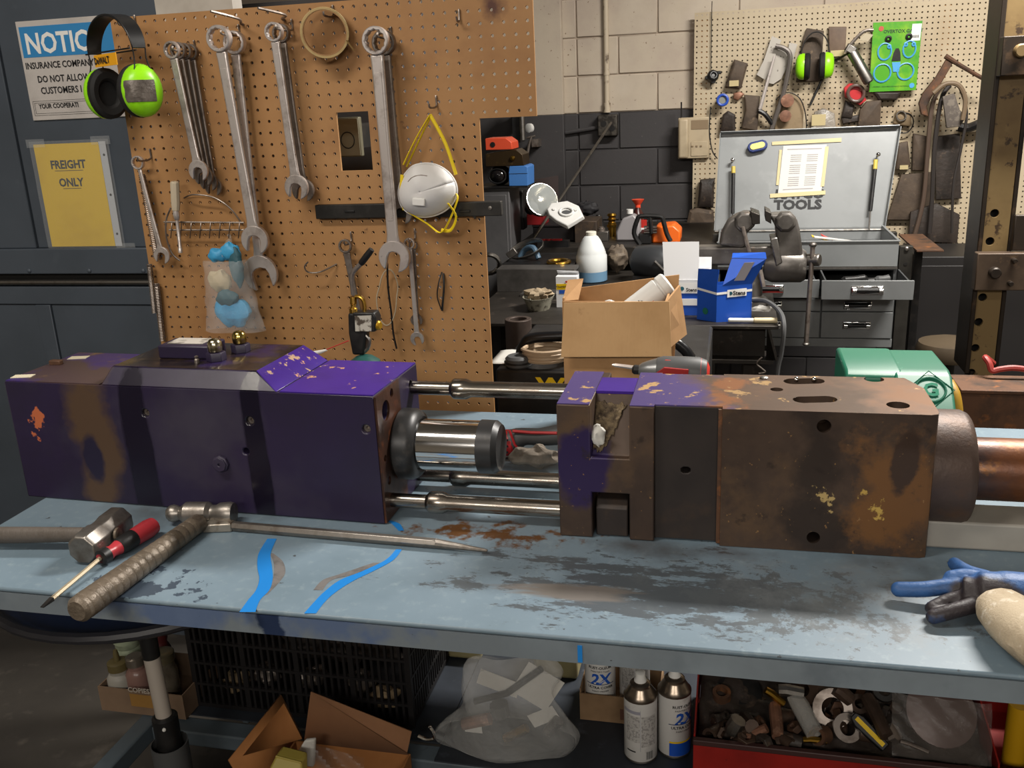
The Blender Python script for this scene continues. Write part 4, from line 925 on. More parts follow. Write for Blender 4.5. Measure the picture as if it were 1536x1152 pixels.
t.p('grip_band', MB().lathe([(.0150, L*.40), (.0158, L*.42), (.0152, L*.63), (.0130, L*.68)], a, d, 16), blackp, under=i)
t.p('collar', MB().lathe([(.0138, L*.88), (.0140, L*.90), (.0130, L*.985), (.009, L*1.0)], a, d, 16), blackp, under=i)
t.p('butt_cap', MB().lathe([(.0085, -.002), (.0092, .0), (.0092, .002)], a, d, 16), steel, under=i)
L2 = (c_-b_).length
t.p('shaft', MB().lathe([(.0038, -.004), (.0038, L2-.022)], b_, c_-b_, 6), pm('bright_shaft', 'd3c4a8', .3, .6, [dict(col='6a5640', scale=30, lo=.55, hi=.7)]))
M = frame(b_, c_-b_, z=(0, 0, 1))
t.p('tip', MB().frustum([M @ V(L2-.022, y, z) for y, z in ((-.0035, -.003), (.0035, -.003), (.0035, .003), (-.0035, .003))][::-1], [M @ V(L2, y, z) for y, z in ((-.003, -.0006), (.003, -.0006), (.003, .0006), (-.003, .0006))][::-1]), dark)
t.done()
t = T('club_hammer', 'short club hammer with octagonal head at the bench\'s left edge', 'hammer')
a = PZ(122, 826, BT+.027); b_ = PZ(181, 779, BT+.027); d = b_-a; L = d.length
t.p('head', MB().lathe([(.0235, 0), (.0270, .006), (.0275, L*.35), (.0250, L*.42), (.0250, L*.58), (.0275, L*.65), (.0270, L-.005), (.024, L)], a, d, 8, a0=math.pi/8), hsteel, bevel=.0015)
m0 = a+d*.5; h0 = PZ(-60, 803, BT+.024)
t.p('handle', MB().tube([h0, m0+(h0-m0)*.5, m0+(h0-m0)*.12], [.0150, .0140, .0125], 16, flat=(.85, 1)), pm('old_handle', '57504a', .6, 0, [dict(col='4b433b', scale=20, lo=.45, hi=.7)], bump=(60, .5, .003, (3, 1, 1))))
wn = (m0-h0).normalized(); t.p('wedge_end', MB().lathe([(.0115, 0), (.0115, .004)], m0+wn*.0265, wn, 12), tapeh)
t.done()
# cordless grinder and rag behind the piston
def wadm(c0, r, seed, amp=.2, n=18, k=12, f=150):
    mb = MB().ball(c0, r, n, k); rr_ = random.Random(seed)
    for i_ in range(len(mb.v)):
        d_ = mb.v[i_]-c0; q_ = 1+amp*math.sin(d_.x*f+seed)*math.sin(d_.z*f*.9+d_.y*f+seed*2)+amp*.4*rr_.uniform(-1, 1); mb.v[i_] = c0+d_*q_
    return mb
o = PB(768, 690); Yt = o.y
t = T('angle_grinder', 'red and grey hand power tool lying behind the chrome piston', 'power tool')
Pg = lambda px, py: PY(px, py, Yt)
hc = Pg(757, 664)
t.p('gear_head', MB().lathe([(.018, -.012), (.026, -.008), (.027, .016), (.022, .022)], hc, (1, .1, 0), 20), pm('tool_red', 'b0262a', .4), bevel=.001)
for k in range(4): t.p('vent', MB().box(Pg(763, 653+k*9)+V(0, -.0275, 0), (.010, .004, .0035)), blackp)
t.p('body', MB().tube(smooth_path([Pg(768, 662), Pg(785, 655), Pg(815, 655), Pg(850, 650)], 4), [.024, .024, .022, .020, .018, .017, .017, .017, .018, .019, .020, .020, .020], 14), greyp)
t.p('trim', MB().tube([Pg(772, 642)+V(0, -.018, 0), Pg(800, 646)+V(0, -.017, .002), Pg(838, 645)+V(0, -.018, 0)], .003, 6), MATS['tool_red'])
t.p('trim', MB().tube([Pg(768, 640)+V(0, -.022, 0), Pg(776, 660)+V(0, -.025, 0), Pg(784, 670)+V(0, -.024, 0)], .0025, 6), MATS['tool_red'])
t.done()
ragm = pm('grey_rag', '7f766b', .9, 0, [dict(col='5c544b', scale=25, lo=.45, hi=.7)], bump=(200, .4))
o2 = PB(808, 703)
solo('shop_rag', 'crumpled grey cloth under the red power tool', 'rag', wadm(o2+V(0, -.012, .030), (.052, .022, .020), 4, .34), ragm, sub=1)
# cordless driver behind the front block
t = T('cordless_driver', 'red and black cordless impact driver standing behind the brown block', 'power tool')
Yd = 1.70; Pd = lambda px, py, dy=0: PY(px, py, Yd+dy)
c0, c1 = Pd(985, 556), Pd(1062, 560); s = S(1020, 555, Yd); axd = (c1-c0); L = axd.length
i = t.p('motor_housing', MB().lathe([(20*s, 0), (23*s, L*.12), (24*s, L*.5), (24*s, L*.82), (20*s, L*.97), (14*s, L)], c0, axd, 24), greyp)
t.p('gear_case', MB().lathe([(7*s, 0), (11*s, .006), (15*s, .018), (19.5*s, .034)], c0-axd.normalized()*.034, axd, 24), pm('silver_case', '8d8f90', .35, .7))
t.p('chuck', MB().lathe([(5*s, 0), (7.5*s, .004), (7.5*s, .014)], c0-axd.normalized()*.046, axd, 16), dark)
t.p('driver_bit', MB().lathe([(1.2*s, 0), (3.0*s, .006), (3.4*s, .05)], Pd(918, 547), c0-Pd(918, 547), 6), wrsteel)
f0 = c0+axd*.32+V(0, -24.4*s, 0)
t.p('brand_panel', MB().prism([Pd(982, 573)+V(0, -.0305, 0), Pd(986, 553)+V(0, -.0315, 0), Pd(998, 545)+V(0, -.0315, 0), Pd(1034, 548)+V(0, -.0315, 0), Pd(1032, 575)+V(0, -.0285, 0)], (0, .008, 0)), pm('panel_red', '8f2423', .45), under=i)
t.p('lettering', text_mb('Milwaukee', 11*s, Pd(989, 563)+V(0, -.0328, 0), (1, 0, 0), (0, 0, 1), shear=.2, bold=.0002), lbl_w, under=i)
t.p('red_stripe', MB().box(Pd(1005, 538)+V(0, -.004, -.001), (14*s, .02, 3*s), rotm('Y', 3)), pm('tool_red2', 'd03a30', .4), under=i, bevel=.001)
t.p('rear_cap', MB().lathe([(23.0*s, 0), (18*s, L*.12), (10*s, L*.17)], c0+axd*.86, axd, 24), MATS['tool_red2'], under=i)
hz = Pd(1035, 575)
t.p('handle', MB().tube([V(hz.x, Yd, hz.z), V(hz.x+.012, Yd, BT+.06)], [.019, .017], 12), blackp)
t.p('battery', MB().box((hz.x, Yd, BT+.03), (.10, .07, .058)), blackp, bevel=.006)
t.done()
# green case
t = T('green_case', 'green moulded plastic tool case standing behind the rusty block', 'case')
gm = pm('green_plastic', '1b654e', .42, 0, [dict(col='1a5f4a', scale=7, lo=.45, hi=.75), dict(col='79b8a0', scale=55, lo=.7, hi=.76)])
xa_, xb_, xc_ = PY(1268, 545, 1.76).x, PY(1352, 545, 1.76).x, PY(1436, 600, 1.70).x
zT = PY(1310, 537, 1.84).z
i = t.p('lid', MB().prism([V(xa_, 1.75, BT), V(xa_, 1.93, BT), V(xa_, 1.93, zT-.004), V(xa_, 1.91, zT), V(xa_, 1.77, zT-.002), V(xa_, 1.75, zT-.012)], (xb_-xa_+.004, 0, 0)), gm, bevel=.006, seg=3)
yb0, yt0 = 1.615, 1.75; zf = BT+.06
i2 = t.p('sloped_front', MB().prism([V(xb_-.012, yb0, BT), V(xb_-.012, 1.93, BT), V(xb_-.012, 1.93, zT-.006), V(xb_-.012, yt0+.03, zT-.002), V(xb_-.012, yt0, zT-.008), V(xb_-.012, yb0, zf)], (xc_-xb_+.012, 0, 0)), gm, bevel=.006, seg=3)
up = (V(0, yt0, zT-.008)-V(0, yb0, zf)).normalized(); ce = V((xb_+xc_)/2+.004, 0, 0)+V(0, yb0, zf).lerp(V(0, yt0, zT-.008), .84); nrm = V(1, 0, 0).cross(up)
ring = lambda r, n=28, off=.0: [ce+V(1, 0, 0)*(r*math.cos(2*math.pi*k/n))+up*(r*math.sin(2*math.pi*k/n))+nrm*off for k in range(n)]
t.p('emblem_ring', MB().tube(ring(.0255), .0022, 6, closed=True), gm, under=i2)
t.p('emblem_letter', text_mb('G', .038, ce-V(.0135, 0, 0)-up*.013+nrm*.001, (1, 0, 0), up, bold=.001), pm('green_plastic_light', '2f8468', .4), under=i2)
t.p('carry_strap', MB().tube(smooth_path([V(xc_+.006, 1.80, zT-.03), V(xc_+.014, 1.77, zT-.05), V(xc_+.016, 1.74, zT-.10), V(xc_+.006, 1.72, BT+.03)], 5), .009, 8, flat=(1, .4)), pm('strap_yellow', 'a8811c', .5))
t.p('emblem_diamond', MB().tube([ce+V(.040, 0, 0), ce+up*.040, ce-V(.040, 0, 0), ce-up*.040], .0010, 6, closed=True), gm, under=i2)
t.done()
# light box beam on the bench under the tool
q0 = PB(1400, 822); q1 = PY(1450, 783, q0.y)
bmz = PY(1430, 783, q0.y).z
solo('box_beam', 'pale grey square steel beam lying on the bench beside the rusty tool', 'beam', MB().span((PB(1340, 822).x if False else .285, q0.y, BT), (.74, q0.y+.075, bmz)), pm('pale_beam', '9a968e', .5, 0, [dict(col='86827b', scale=5, lo=.45, hi=.75), dict(col='5b5148', scale=30, lo=.68, hi=.74)]), bevel=.004)
# gloves at the right edge
gl = pm('blue_coated_glove', '31598f', .5, 0, [dict(col='27416b', scale=30, lo=.5, hi=.75), dict(col='2c2629', scale=9, lo=.5, hi=.62, at=PB(1455, 915, .02), rad=(.10, .045, .05), k=.5)], bump=(140, .5, .002))
knit = pm('knit_cuff', 'b7a890', .9, 0, [dict(col='8c7a60', scale=14, lo=.5, hi=.75), dict(col='d8cfbf', scale=60, lo=.55, hi=.7)], bump=(300, .6))
def G(px, py, z): return PZ(px, py, BT+z+.003)+V(0, 0, 0)
t = T('work_glove', 'blue coated work glove with cream knit cuff at the bench\'s right edge', 'glove')
mb = MB()
def fing(pts, rs): mb.tube(pts, rs, 12)
def finger(pts, r):
    P_ = smooth_path(pts, 4); n_ = len(P_); fing(P_, [r*(.95+.12*i/n_) for i in range(n_)]); mb.ball(P_[0], r*.98, 12, 8)
palm = [G(1448, 885, .030), G(1500, 880, .036), G(1545, 885, .034)]
finger([G(1348, 884, .014), G(1385, 884, .018), G(1425, 880, .024), G(1470, 880, .03)], .0115)
finger([G(1432, 846, .018), G(1452, 858, .022), G(1485, 868, .028)], .0105)
finger([G(1428, 868, .030), G(1452, 866, .034), G(1490, 875, .034)], .0125)
finger([G(1398, 912, .011), G(1425, 900, .018), G(1462, 893, .026)], .0100)
finger([G(1400, 925, .010), G(1424, 918, .016), G(1470, 905, .024)], .0105)
mb.tube(smooth_path([G(1445, 888, .026), G(1470, 890, .028), G(1505, 892, .028), G(1550, 896, .028)], 4), [.022]*4+[.030]*4+[.032]*5, 16)
t.p('coated_hand', mb, gl, remesh=.0028)
cb = MB().tube(smooth_path([G(1500, 905, .030), G(1516, 925, .030), G(1545, 950, .032), G(1580, 975, .034)], 4), [.030, .033, .035, .037, .038, .039, .040, .041, .042, .042, .042, .042, .040], 20, flat=(1, .72)).jit(.0012, 3)
t.p('knit_cuff', cb, knit)
t.done()
# gas torch standing behind the purple half
t = T('gas_torch', 'brass and black gas torch on a green cylinder behind the purple half', 'torch')
Yt = 1.76; Q_ = lambda px, py, dy=0: PY(px, py, Yt+dy); s = S(545, 480, Yt)
cx = Q_(545, 520).x; zt_ = Q_(545, 533).z
t.p('fuel_cylinder', MB().lathe([(.032, 0), (.037, .006), (.037, zt_-BT-.028), (.032, zt_-BT-.012), (.018, zt_-BT-.002), (.012, zt_-BT)], (cx, Yt, BT), (0, 0, 1), 28), pm('green_cylinder', '1f4a45', .4))
i = t.p('grip', MB().prism([Q_(521, 470), Q_(549, 470), Q_(549, 500), Q_(546, 533), Q_(528, 533), Q_(522, 500)], (0, .026, 0)), blackp, bevel=.005)
t.p('valve_body', MB().prism([Q_(528, 469, -.004), Q_(560, 469, -.004), Q_(564, 478, -.004), Q_(563, 498, -.004), Q_(530, 498, -.004)], (0, .032, 0)), blackp, bevel=.003)
t.p('label', MB().prism([Q_(532, 474, -.0045), Q_(557, 473, -.0045), Q_(557, 497, -.0045), Q_(533, 497, -.0045)], (0, .001, 0)), pm('dirty_label', 'b8b4ab', .5, 0, [dict(col='4f463d', scale=50, lo=.52, hi=.6)]))
k_ = Q_(560, 489); t.p('knob', MB().lathe([(.008, 0), (.010, .002), (.010, .009), (.007, .012)], k_+V(.002, .008, 0), (1, -.2, 0), 14), pm('gold_knob', 'b58a22', .35, .6), bevel=.0005)
t.p('trigger', MB().tube(smooth_path([Q_(548, 502, .006), Q_(554, 510, .006), Q_(552, 522, .006), Q_(546, 527, .006)], 4), .004, 8), steel)
t.p('brass_fitting', MB().lathe([(.009, 0), (.009, .010), (.006, .011), (.006, .018), (.0075, .019), (.0075, .034)], Q_(530, 469, .01), Q_(530, 440, .01)-Q_(530, 469, .01), 8), brass, bevel=.0005)
t.p('brass_elbow', MB().tube(smooth_path([Q_(533, 445, .01), Q_(541, 446, .01), Q_(546, 454, .01), Q_(547, 468, .01)], 4), .0042, 10), brass)
t.p('flame_tube', MB().tube(smooth_path([Q_(530, 442, .01), Q_(528, 420, .01), Q_(530, 408, .01), Q_(541, 396, .01)], 4), .0050, 10), wrdark)
t.p('burner', MB().lathe([(.0055, 0), (.0068, .004), (.0068, .030), (.0060, .040)], Q_(541, 396, .01), Q_(560, 371, .01)-Q_(541, 396, .01), 14), dark)
t.done()
t = T('spray_straw', 'thin red straw with white nozzle behind the chipped purple ridge', 'straw')
t.p('straw', MB().tube([PY(488, 525, 1.7), PY(523, 511, 1.7)], .0012, 6), lbl_r)
t.p('nozzle', MB().tube([PY(470, 531, 1.7), PY(490, 525, 1.7)], [.006, .002], 8), white)
t.p('can', MB().lathe([(.016, 0), (.016, .2), (.006, .205)], (PY(470, 531, 1.7).x, 1.7, BT), (0, 0, 1), 14), redp)
t.done()
# ================================================================ behind the bench: cart, welding table, wall bench
def ext(x0, y0, x1, y1, Y):
    mx, my = (x0+x1)/2, (y0+y1)/2
    return PY(x0, my, Y).x, PY(x1, my, Y).x, PY(mx, y1, Y).z, PY(mx, y0, Y).z
def pbox(x0, y0, x1, y1, Y, d):
    a, b, c, e = ext(x0, y0, x1, y1, Y); return MB().span((a, Y, c), (b, Y+d, e))
U, UP = (1, 0, 0), (0, 0, 1)
# ---- black machine with tube handle
Yg = 2.22; zg = PY(800, 555, Yg).z
xa_, xb_ = PY(744, 575, Yg).x, PY(1062, 575, Yg).x
t = T('portable_winch_unit', 'black machine with tubular handle and yellow letters behind the bench', 'machine')
i = t.p('housing', MB().span((xa_, Yg, .25), (xb_, Yg+.5, zg)), blackp, bevel=.008)
t.p('lettering', text_mb('WI', .042, PY(806, 583, Yg-.001), U, UP, wide=1.6, bold=.002), lbl_y, under=i)
hp = [PY(779, 572, Yg+.10), PY(780, 540, Yg+.10), PY(786, 518, Yg+.10), PY(806, 506, Yg+.10), PY(900, 505, Yg+.10), PY(1000, 512, Yg+.10), PY(1022, 520, Yg+.10), PY(1036, 538, Yg+.10), PY(1040, 566, Yg+.10)]
t.p('tube_handle', MB().tube(smooth_path(hp, 5), .0145, 14), pm('black_tube', '19191b', .3, .2))
for x in (xa_+.05, xb_-.05): t.p('caster', MB().cyl((x-.02, Yg+.2, .125), (x+.02, Yg+.2, .125), .125, n=24), blackp)
t.done()
c_ = PZ(822, 533, zg+.02); 
solo('hose_coil', 'coil of pale tubing lying on the black machine', 'hose', MB().tube([c_+V((.062+.004*math.sin(k*1.7))*math.cos(k*math.pi/10), (.062)*math.sin(k*math.pi/10), .0016*k/4-.008) for k in range(84)], .0055, 6), pm('pale_hose', 'a8937a', .5))
c_ = PZ(768, 538, zg+.003)
solo('paper_sheet', 'white papers beside the hose coil on the black machine', 'paper', MB().grid(lambda a, b: c_+V(-.05+.10*a, -.05+.13*b, .004*math.sin(a*5)*b), 6, 6), paper, solid=.001)
c_ = PZ(776, 555, zg); 
t = T('dark_hub', 'dark grey cylinder at the left corner of the black machine', 'cylinder')
t.p('drum', MB().lathe([(.031, 0), (.034, .004), (.034, .022), (.028, .028), (.012, .028), (.012, .02), (0, .02)], V(c_.x-.005, Yg+.035, zg), (0, 0, 1), 24), greyp)
t.p('flange', MB().lathe([(.037, 0), (.037, .004)], V(c_.x-.005, Yg+.035, zg+.010), (0, 0, 1), 24), blackp)
t.done()
# ---- cardboard box on it
Yb = 1.815
a, b, z0, z1 = ext(841, 455, 1008, 536, Yb-.015); xL, xR = PY(846, 550, Yb).x, PY(1000, 550, Yb).x
zbk = PY(930, 420, Yb+.15).z; zfl = PY(925, 452, Yb-.015).z
t = T('cardboard_box', 'open brown cardboard box standing on the bench behind the purple block', 'box')
t.p('front_wall', MB().span((xL, Yb, BT), (xR, Yb+.004, z1)), card)
t.p('front_flap', MB().panel(V(a, Yb-.022, z0), V(b, Yb-.026, z0+.006), V(b-.006, Yb-.002, z1+.002), V(a+.006, Yb-.002, z1-.002), .004), pm('cardboard_light', 'b9956a', .85, 0, [dict(col='a07c52', scale=6, lo=.45, hi=.8), dict(col='7c5a3a', scale=18, lo=.66, hi=.8)], bump=(40, .35, .003, (5, 1, .4))), bevel=.001)
t.p('back_wall', MB().panel(V(xL, Yb+.15, BT), V(xR, Yb+.15, BT), V(xR+.015, Yb+.16, zbk+.01), V(xL, Yb+.15, zbk-.018), -.004), card)
t.p('left_wall', MB().span((xL, Yb+.004, BT), (xL+.004, Yb+.15, z1+.006)), card)
t.p('right_wall', MB().span((xR-.004, Yb+.004, BT), (xR, Yb+.15, z1)), card)
pr = PY(1015, 428, Yb+.1)
t.p('side_flap', MB().panel(V(xR, Yb+.004, z1-.10), V(xR+.035, Yb+.10, z1-.09), V(xR+.02, Yb+.10, pr.z), V(xR, Yb+.004, z1), .004), card)
t.p('left_flap', MB().panel(V(xL, Yb+.004, z1), V(xL+.03, Yb+.02, z1+.0), V(xL+.03, Yb+.09, z1+.03), V(xL-.005, Yb+.10, z1+.025), .004), card)
t.p('box_floor', MB().span((xL, Yb+.004, BT+.001), (xR, Yb+.15, BT+.005)), card)
t.done()
t = T('foam_canister', 'white canister leaning out of the brown cardboard box', 'canister')
a = PY(930, 480, Yb+.08); b = PY(1003, 424, Yb+.11); d = b-a; L = d.length
i = t.p('body', MB().lathe([(.026, 0), (.026, L*.80), (.024, L*.82), (.024, L*.84), (.026, L*.86), (.026, L*.97), (.022, L)], a, d, 28), white)
fr = frame(a, d, z=(0, -1, 0))
t.p('lettering', text_mb('JET', .016, fr @ V(L*.45, -.018, .0245), fr.to_3x3() @ V(1, 0, 0), fr.to_3x3() @ V(0, 1, 0)), lbl_r, under=i)
t.p('lettering', text_mb('4 b', .018, fr @ V(L*.30, 0.0, .0265), fr.to_3x3() @ V(1, 0, 0), fr.to_3x3() @ V(0, 1, 0)), lbl_k, under=i)
t.done()
wq = PY(918, 458, Yb+.06); solo('paper_scrap', 'scrap of white plastic at the box\'s front edge', 'scrap', wadm(wq, (.016, .008, .010), 3, .3), white)
# ---- welding table
zA = .83; Yt0, Yt1 = 3.15, 4.2
plate = pm('table_plate', '37332f', .5, .5, [dict(col='26231f', scale=6, lo=.42, hi=.7), dict(col='6a6058', scale=20, lo=.6, hi=.78)], bump=(60, .2))
xA0, xA1 = PY(690, 490, Yt0).x, PY(1168, 490, Yt0).x
t = T('welding_table', 'dark steel plate table with beam edge behind the black machine', 'table')
xAr = PY(1036, 420, 4.0).x
t.p('table_top', MB().span((xA0, Yt0, zA-.012), (xA1, 3.70, zA)), plate, bevel=.002)
t.p('table_top', MB().span((xA0, 3.7005, zA-.012), (xAr, Yt1, zA)), plate, bevel=.002)
xA2 = PY(1010, 500, Yt0).x; zw = PY(1080, 540, Yt0).z
t.p('beam_web', MB().span((xA2, Yt0+.06, zw), (xA1-.04, Yt0+.068, zA-.012)), plate)
t.p('beam_flange', MB().span((xA2-.02, Yt0+.0, zw-.012), (xA1-.012, Yt0+.13, zw)), plate)
t.p('beam_end', MB().prism([V(xA1-.035, Yt0+.005, zA-.0125), V(xA1-.035, Yt0+.06, zA-.0125), V(xA1-.035, Yt0+.06, zw+.0005), V(xA1-.005, Yt0-.0, zw+.0005)], (.008, 0, 0)), plate)
for x in (xA0+.06, xA1-.34, xA1-.08):
    for y in (Yt0+.09, 3.64): t.p('leg', MB().span((x-.03, y-.02, 0), (x+.03, y+.02, zA-.0125 if x < xA2 or y > 3.4 else zw-.0125)), plate)
t.done()
q = PY(1145, 545, Yt0-.02)
solo('coiled_shaving', 'curled steel turning hanging below the table edge', 'metal shaving', MB().tube(smooth_path([PY(1143, 536, Yt0), PY(1135, 545, Yt0), PY(1142, 552, Yt0), PY(1148, 558, Yt0), PY(1138, 560, Yt0)], 5), .003, 6), wrdark)
solo('air_hose', 'dark rubber hose hanging off the right end of the plate table', 'hose', MB().tube(smooth_path([PY(1130, 451, 3.3), PY(1150, 452, 3.25), PY(1170, 468, 3.18), PY(1176, 490, 3.12), PY(1172, 530, 3.12), PY(1166, 560, 3.12), PY(1160, 640, 3.12)], 6), .008, 8), greyp)
# pipe section on a lower stand
Yp_ = 2.85; c_ = PY(777, 478, Yp_)
t = T('pipe_section', 'short thick rusty pipe standing left of the cardboard box', 'pipe')
t.p('pipe', MB().lathe([(.043, 0), (.043, c_.z-.6), (.027, c_.z-.6), (.027, c_.z-.7)], (c_.x, Yp_, .6), (0, 0, 1), 32), pm('brown_pipe', '50453f', .55, .4, [dict(col='3b312c', scale=9, lo=.45, hi=.7)]), bevel=.002)
t.p('stand', MB().span((c_.x-.06, Yp_-.06, 0), (c_.x+.06, Yp_+.06, .599)), dark)
t.done()
# ---- parts boxes
def stens(t_, x, y, z, w_, dd):
    i = t_.p('name_tag', MB().box((x+w_*.72, y-.0008, z), (w_*.50, .0015, .020)), lbl_w, bevel=.0006)
    t_.p('lettering', text_mb('Stens', .0165, V(x+w_*.62, y-.0018, z-.005), U, UP, bold=.0006), lbl_k, under=i)
    t_.p('round_mark', MB().lathe([(.0055, 0), (.0055, .0006)], V(x+w_*.55, y-.0016, z+.001), (0, -1, 0), 14), pm('mark_teal', '1c5a6a', .5), under=i)
bluec = pm('blue_carton', '1f4fb0', .35, 0, [dict(col='1a4496', scale=5, lo=.5, hi=.8)]); whc = pm('white_carton', 'd5d6d8', .45)
Y1 = 3.30
a, b, z0, z1 = ext(998, 420, 1048, 480, Y1)
t = T('parts_carton', 'white and blue parts carton with tall white flap raised, left of two', 'box', 'parts cartons')
t.p('carton', MB().span((a, Y1, zA), (b+.04, Y1+.12, z1)), bluec, bevel=.001)
t.p('white_band', MB().span((a-.0004, Y1-.001, z1-.018), (b+.0404, Y1+.121, z1+.0005)), whc)
zf = PY(1022, 363, Y1+.01).z
t.p('raised_flap', MB().panel(V(a-.004, Y1+.001, z1+.001), V(b, Y1+.001, z1+.001), V(b-.002, Y1+.016, zf), V(a-.012, Y1+.016, zf), .0012), whc)
t.p('raised_flap', MB().panel(V(a, Y1+.12, z1+.001), V(b+.04, Y1+.12, z1+.001), V(b+.04, Y1+.13, z1+.06), V(a, Y1+.13, z1+.06), .0012), whc)
i = t.p('label', MB().span((PY(1018, 452, Y1).x, Y1-.0012, PY(1030, 458, Y1).z), (b, Y1, PY(1030, 448, Y1).z)), lbl_w)
i = t.p('name_tag', MB().span((PY(1016, 430, Y1).x, Y1-.0012, PY(1030, 440, Y1).z), (b, Y1, PY(1030, 424, Y1).z)), lbl_w)
t.p('lettering', text_mb('Stens', .0175, V(PY(1029, 437, Y1).x, Y1-.0020, PY(1029, 437, Y1).z), U, UP, bold=.0006), lbl_k, under=i)
t.p('round_mark', MB().lathe([(.0075, 0), (.0075, .0006)], PY(1023, 433, Y1-.0016), (0, -1, 0), 14), pm('mark_teal', '1c5a6a', .5), under=i)
t.done()
Y2 = 3.20; cA = PY(1074, 470, Y2)
t = T('parts_carton', 'bright blue open parts carton in front of the vise, right of two', 'box', 'parts cartons')
a, b, z0, z1 = ext(1045, 420, 1128, 484, Y2)
xm = PY(1075, 450, Y2).x
# turned so that two faces show: left dark face and lit front face
pA, pB, pC = V(a, Y2+.045, zA), V(xm, Y2-.0, zA), V(b, Y2+.03, zA); pD = pA+(pC-pB)
h1 = PY(1090, 428, Y2).z-zA; UPV = V(0, 0, h1)
t.p('front_face', MB().panel(pB, pC, pC+UPV, pB+UPV, .0015), bluec)
t.p('side_face', MB().panel(pA, pB, pB+UPV, pA+UPV, .0015), bluec)
t.p('rear_face', MB().panel(pC, pD, pD+UPV, pC+UPV, .0015), bluec); t.p('rear_face', MB().panel(pD, pA, pA+UPV, pD+UPV, .0015), bluec)
t.p('flap', MB().panel(pA+UPV, pB+UPV*.98, pB+UPV*1.42+V(.006, 0, 0), pA+UPV*1.38+V(.002, .005, 0), .0015), bluec)
f1 = PY(1150, 388, Y2+.02); f2 = PY(1098, 386, Y2+.04)
t.p('flap', MB().panel(pB+UPV+V(.02, .004, 0), pC+UPV, V(f1.x, Y2+.02, f1.z), V(f2.x, Y2+.03, f2.z), .0015), bluec)
t.p('flap_edge', MB().panel(V(f2.x, Y2+.029, f2.z), V(f1.x, Y2+.019, f1.z), V(f1.x-.004, Y2+.03, f1.z+.020), V(f2.x+.002, Y2+.045, f2.z+.014), .0015), bluec)
t.p('flap_inside', MB().panel(pA+UPV+V(.01, .01, 0), pA+UPV+V(.05, .03, 0), pA+UPV+V(.045, .035, .05), pA+UPV+V(.015, .012, .05), .0015), whc)
fx = (pC-pB).normalized()
i = t.p('white_band', MB().prism([pB+UPV*.74-V(0, .0012, 0), pC+UPV*.80-V(0, .0012, 0), pC+UPV*.86-V(0, .0012, 0), pB+UPV*.80-V(0, .0012, 0)], (0, .0006, 0)), lbl_w)
t.p('white_band', MB().prism([pA+UPV*.82-V(.0008, .0008, 0), pB+UPV*.74-V(.0008, .0008, 0), pB+UPV*.80-V(.0008, .0008, 0), pA+UPV*.88-V(.0008, .0008, 0)], (.0004, .0004, 0)), lbl_w)
lo_ = pB+(pC-pB)*.30+UPV*.66
i = t.p('name_tag', MB().prism([lo_-V(0, .002, 0), lo_+fx*.066-V(0, .002, -.004), lo_+fx*.066+V(0, -.002, .030), lo_+V(0, -.002, .026)], (0, .0006, 0)), lbl_w)
t.p('lettering', text_mb('Stens', .020, lo_+fx*.019+V(0, -.0026, .008), fx, UP, bold=.0007), lbl_k, under=i)
t.p('round_mark', MB().lathe([(.0065, 0), (.0065, .0005)], lo_+fx*.011+V(0, -.0024, .014), (0, -1, 0), 12), MATS['mark_teal'], under=i)
fm = (V(f1.x, Y2+.02, f1.z)-pC-UPV)
o_ = pB+UPV+V(.022, -.0015, .004)+(pC-pB)*.25
t.p('barcode_label', MB().panel(o_+fm*.12, o_+fx*.035+fm*.12, o_+fx*.035+fm*.85+V(0, -.001, 0), o_+fm*.85+V(0, -.001, 0), .0006), pm('label_grey', 'a9a6ae', .5))
t.p('green_mark', MB().lathe([(.012, 0), (.012, .0004)], pA+(pB-pA)*.45+V(-.0012, -.0012, .034), (-.8, -1, 0), 16), pm('mark_green', '1d6a58', .5))
t.done()
t = T('squeeze_tube', 'cream squeeze tube lying at the plate table\'s corner', 'tube')
a, b, c = PY(1092, 481, 3.19), PY(1130, 478, 3.19), PY(1166, 472, 3.19)
for p_ in (a, b, c): p_.z = zA+.0105
t.p('tube', MB().lathe([(.006, 0), (.009, .004), (.010, (c-b).length-.006), (.009, (c-b).length)], b, c-b, 16), pm('cream_tube', 'c2b492', .5))
t.p('nozzle', MB().lathe([(.004, 0), (.0075, .004), (.0075, (b-a).length)], a, b-a, 14), white)
t.done()
solo('plastic_sleeve', 'crumpled clear wrapper behind the squeeze tube', 'wrapper', wadm(PY(1144, 463, 3.24)+V(0, 0, -.0), (.034, .012, .010), 9, .3), bagc)
# ---- bench vise
vm = pm('vise_grey', '6a6662', .38, .5, [dict(col='484440', scale=8, lo=.45, hi=.7), dict(col='7a5c3c', scale=10, lo=.62, hi=.8), dict(col='8c8882', scale=25, lo=.62, hi=.75)], bump=(50, .15))
Yv = 3.5; Pv = lambda px, py, dy=0: PY(px, py, Yv+dy)
t = T('bench_vise', 'large grey steel bench vise with open jaws behind the blue cartons', 'vise')
def plate_(pts, y0, y1): return MB().prism([Pv(x, y, y0) for x, y in pts], (0, y1-y0, 0))
i = t.p('fixed_jaw', plate_([(1153, 322), (1160, 322), (1185, 321), (1196, 330), (1200, 345), (1203, 368), (1206, 400), (1201, 418), (1160, 420), (1152, 400), (1165, 362), (1163, 340)], -.045, .05), vm, bevel=.012, seg=3)
t.p('jaw_plate', plate_([(1148, 315), (1157, 320), (1157, 336), (1148, 331)], -.065, .065), pm('jaw_steel', '3a3633', .4, .8), under=i, bevel=.002)
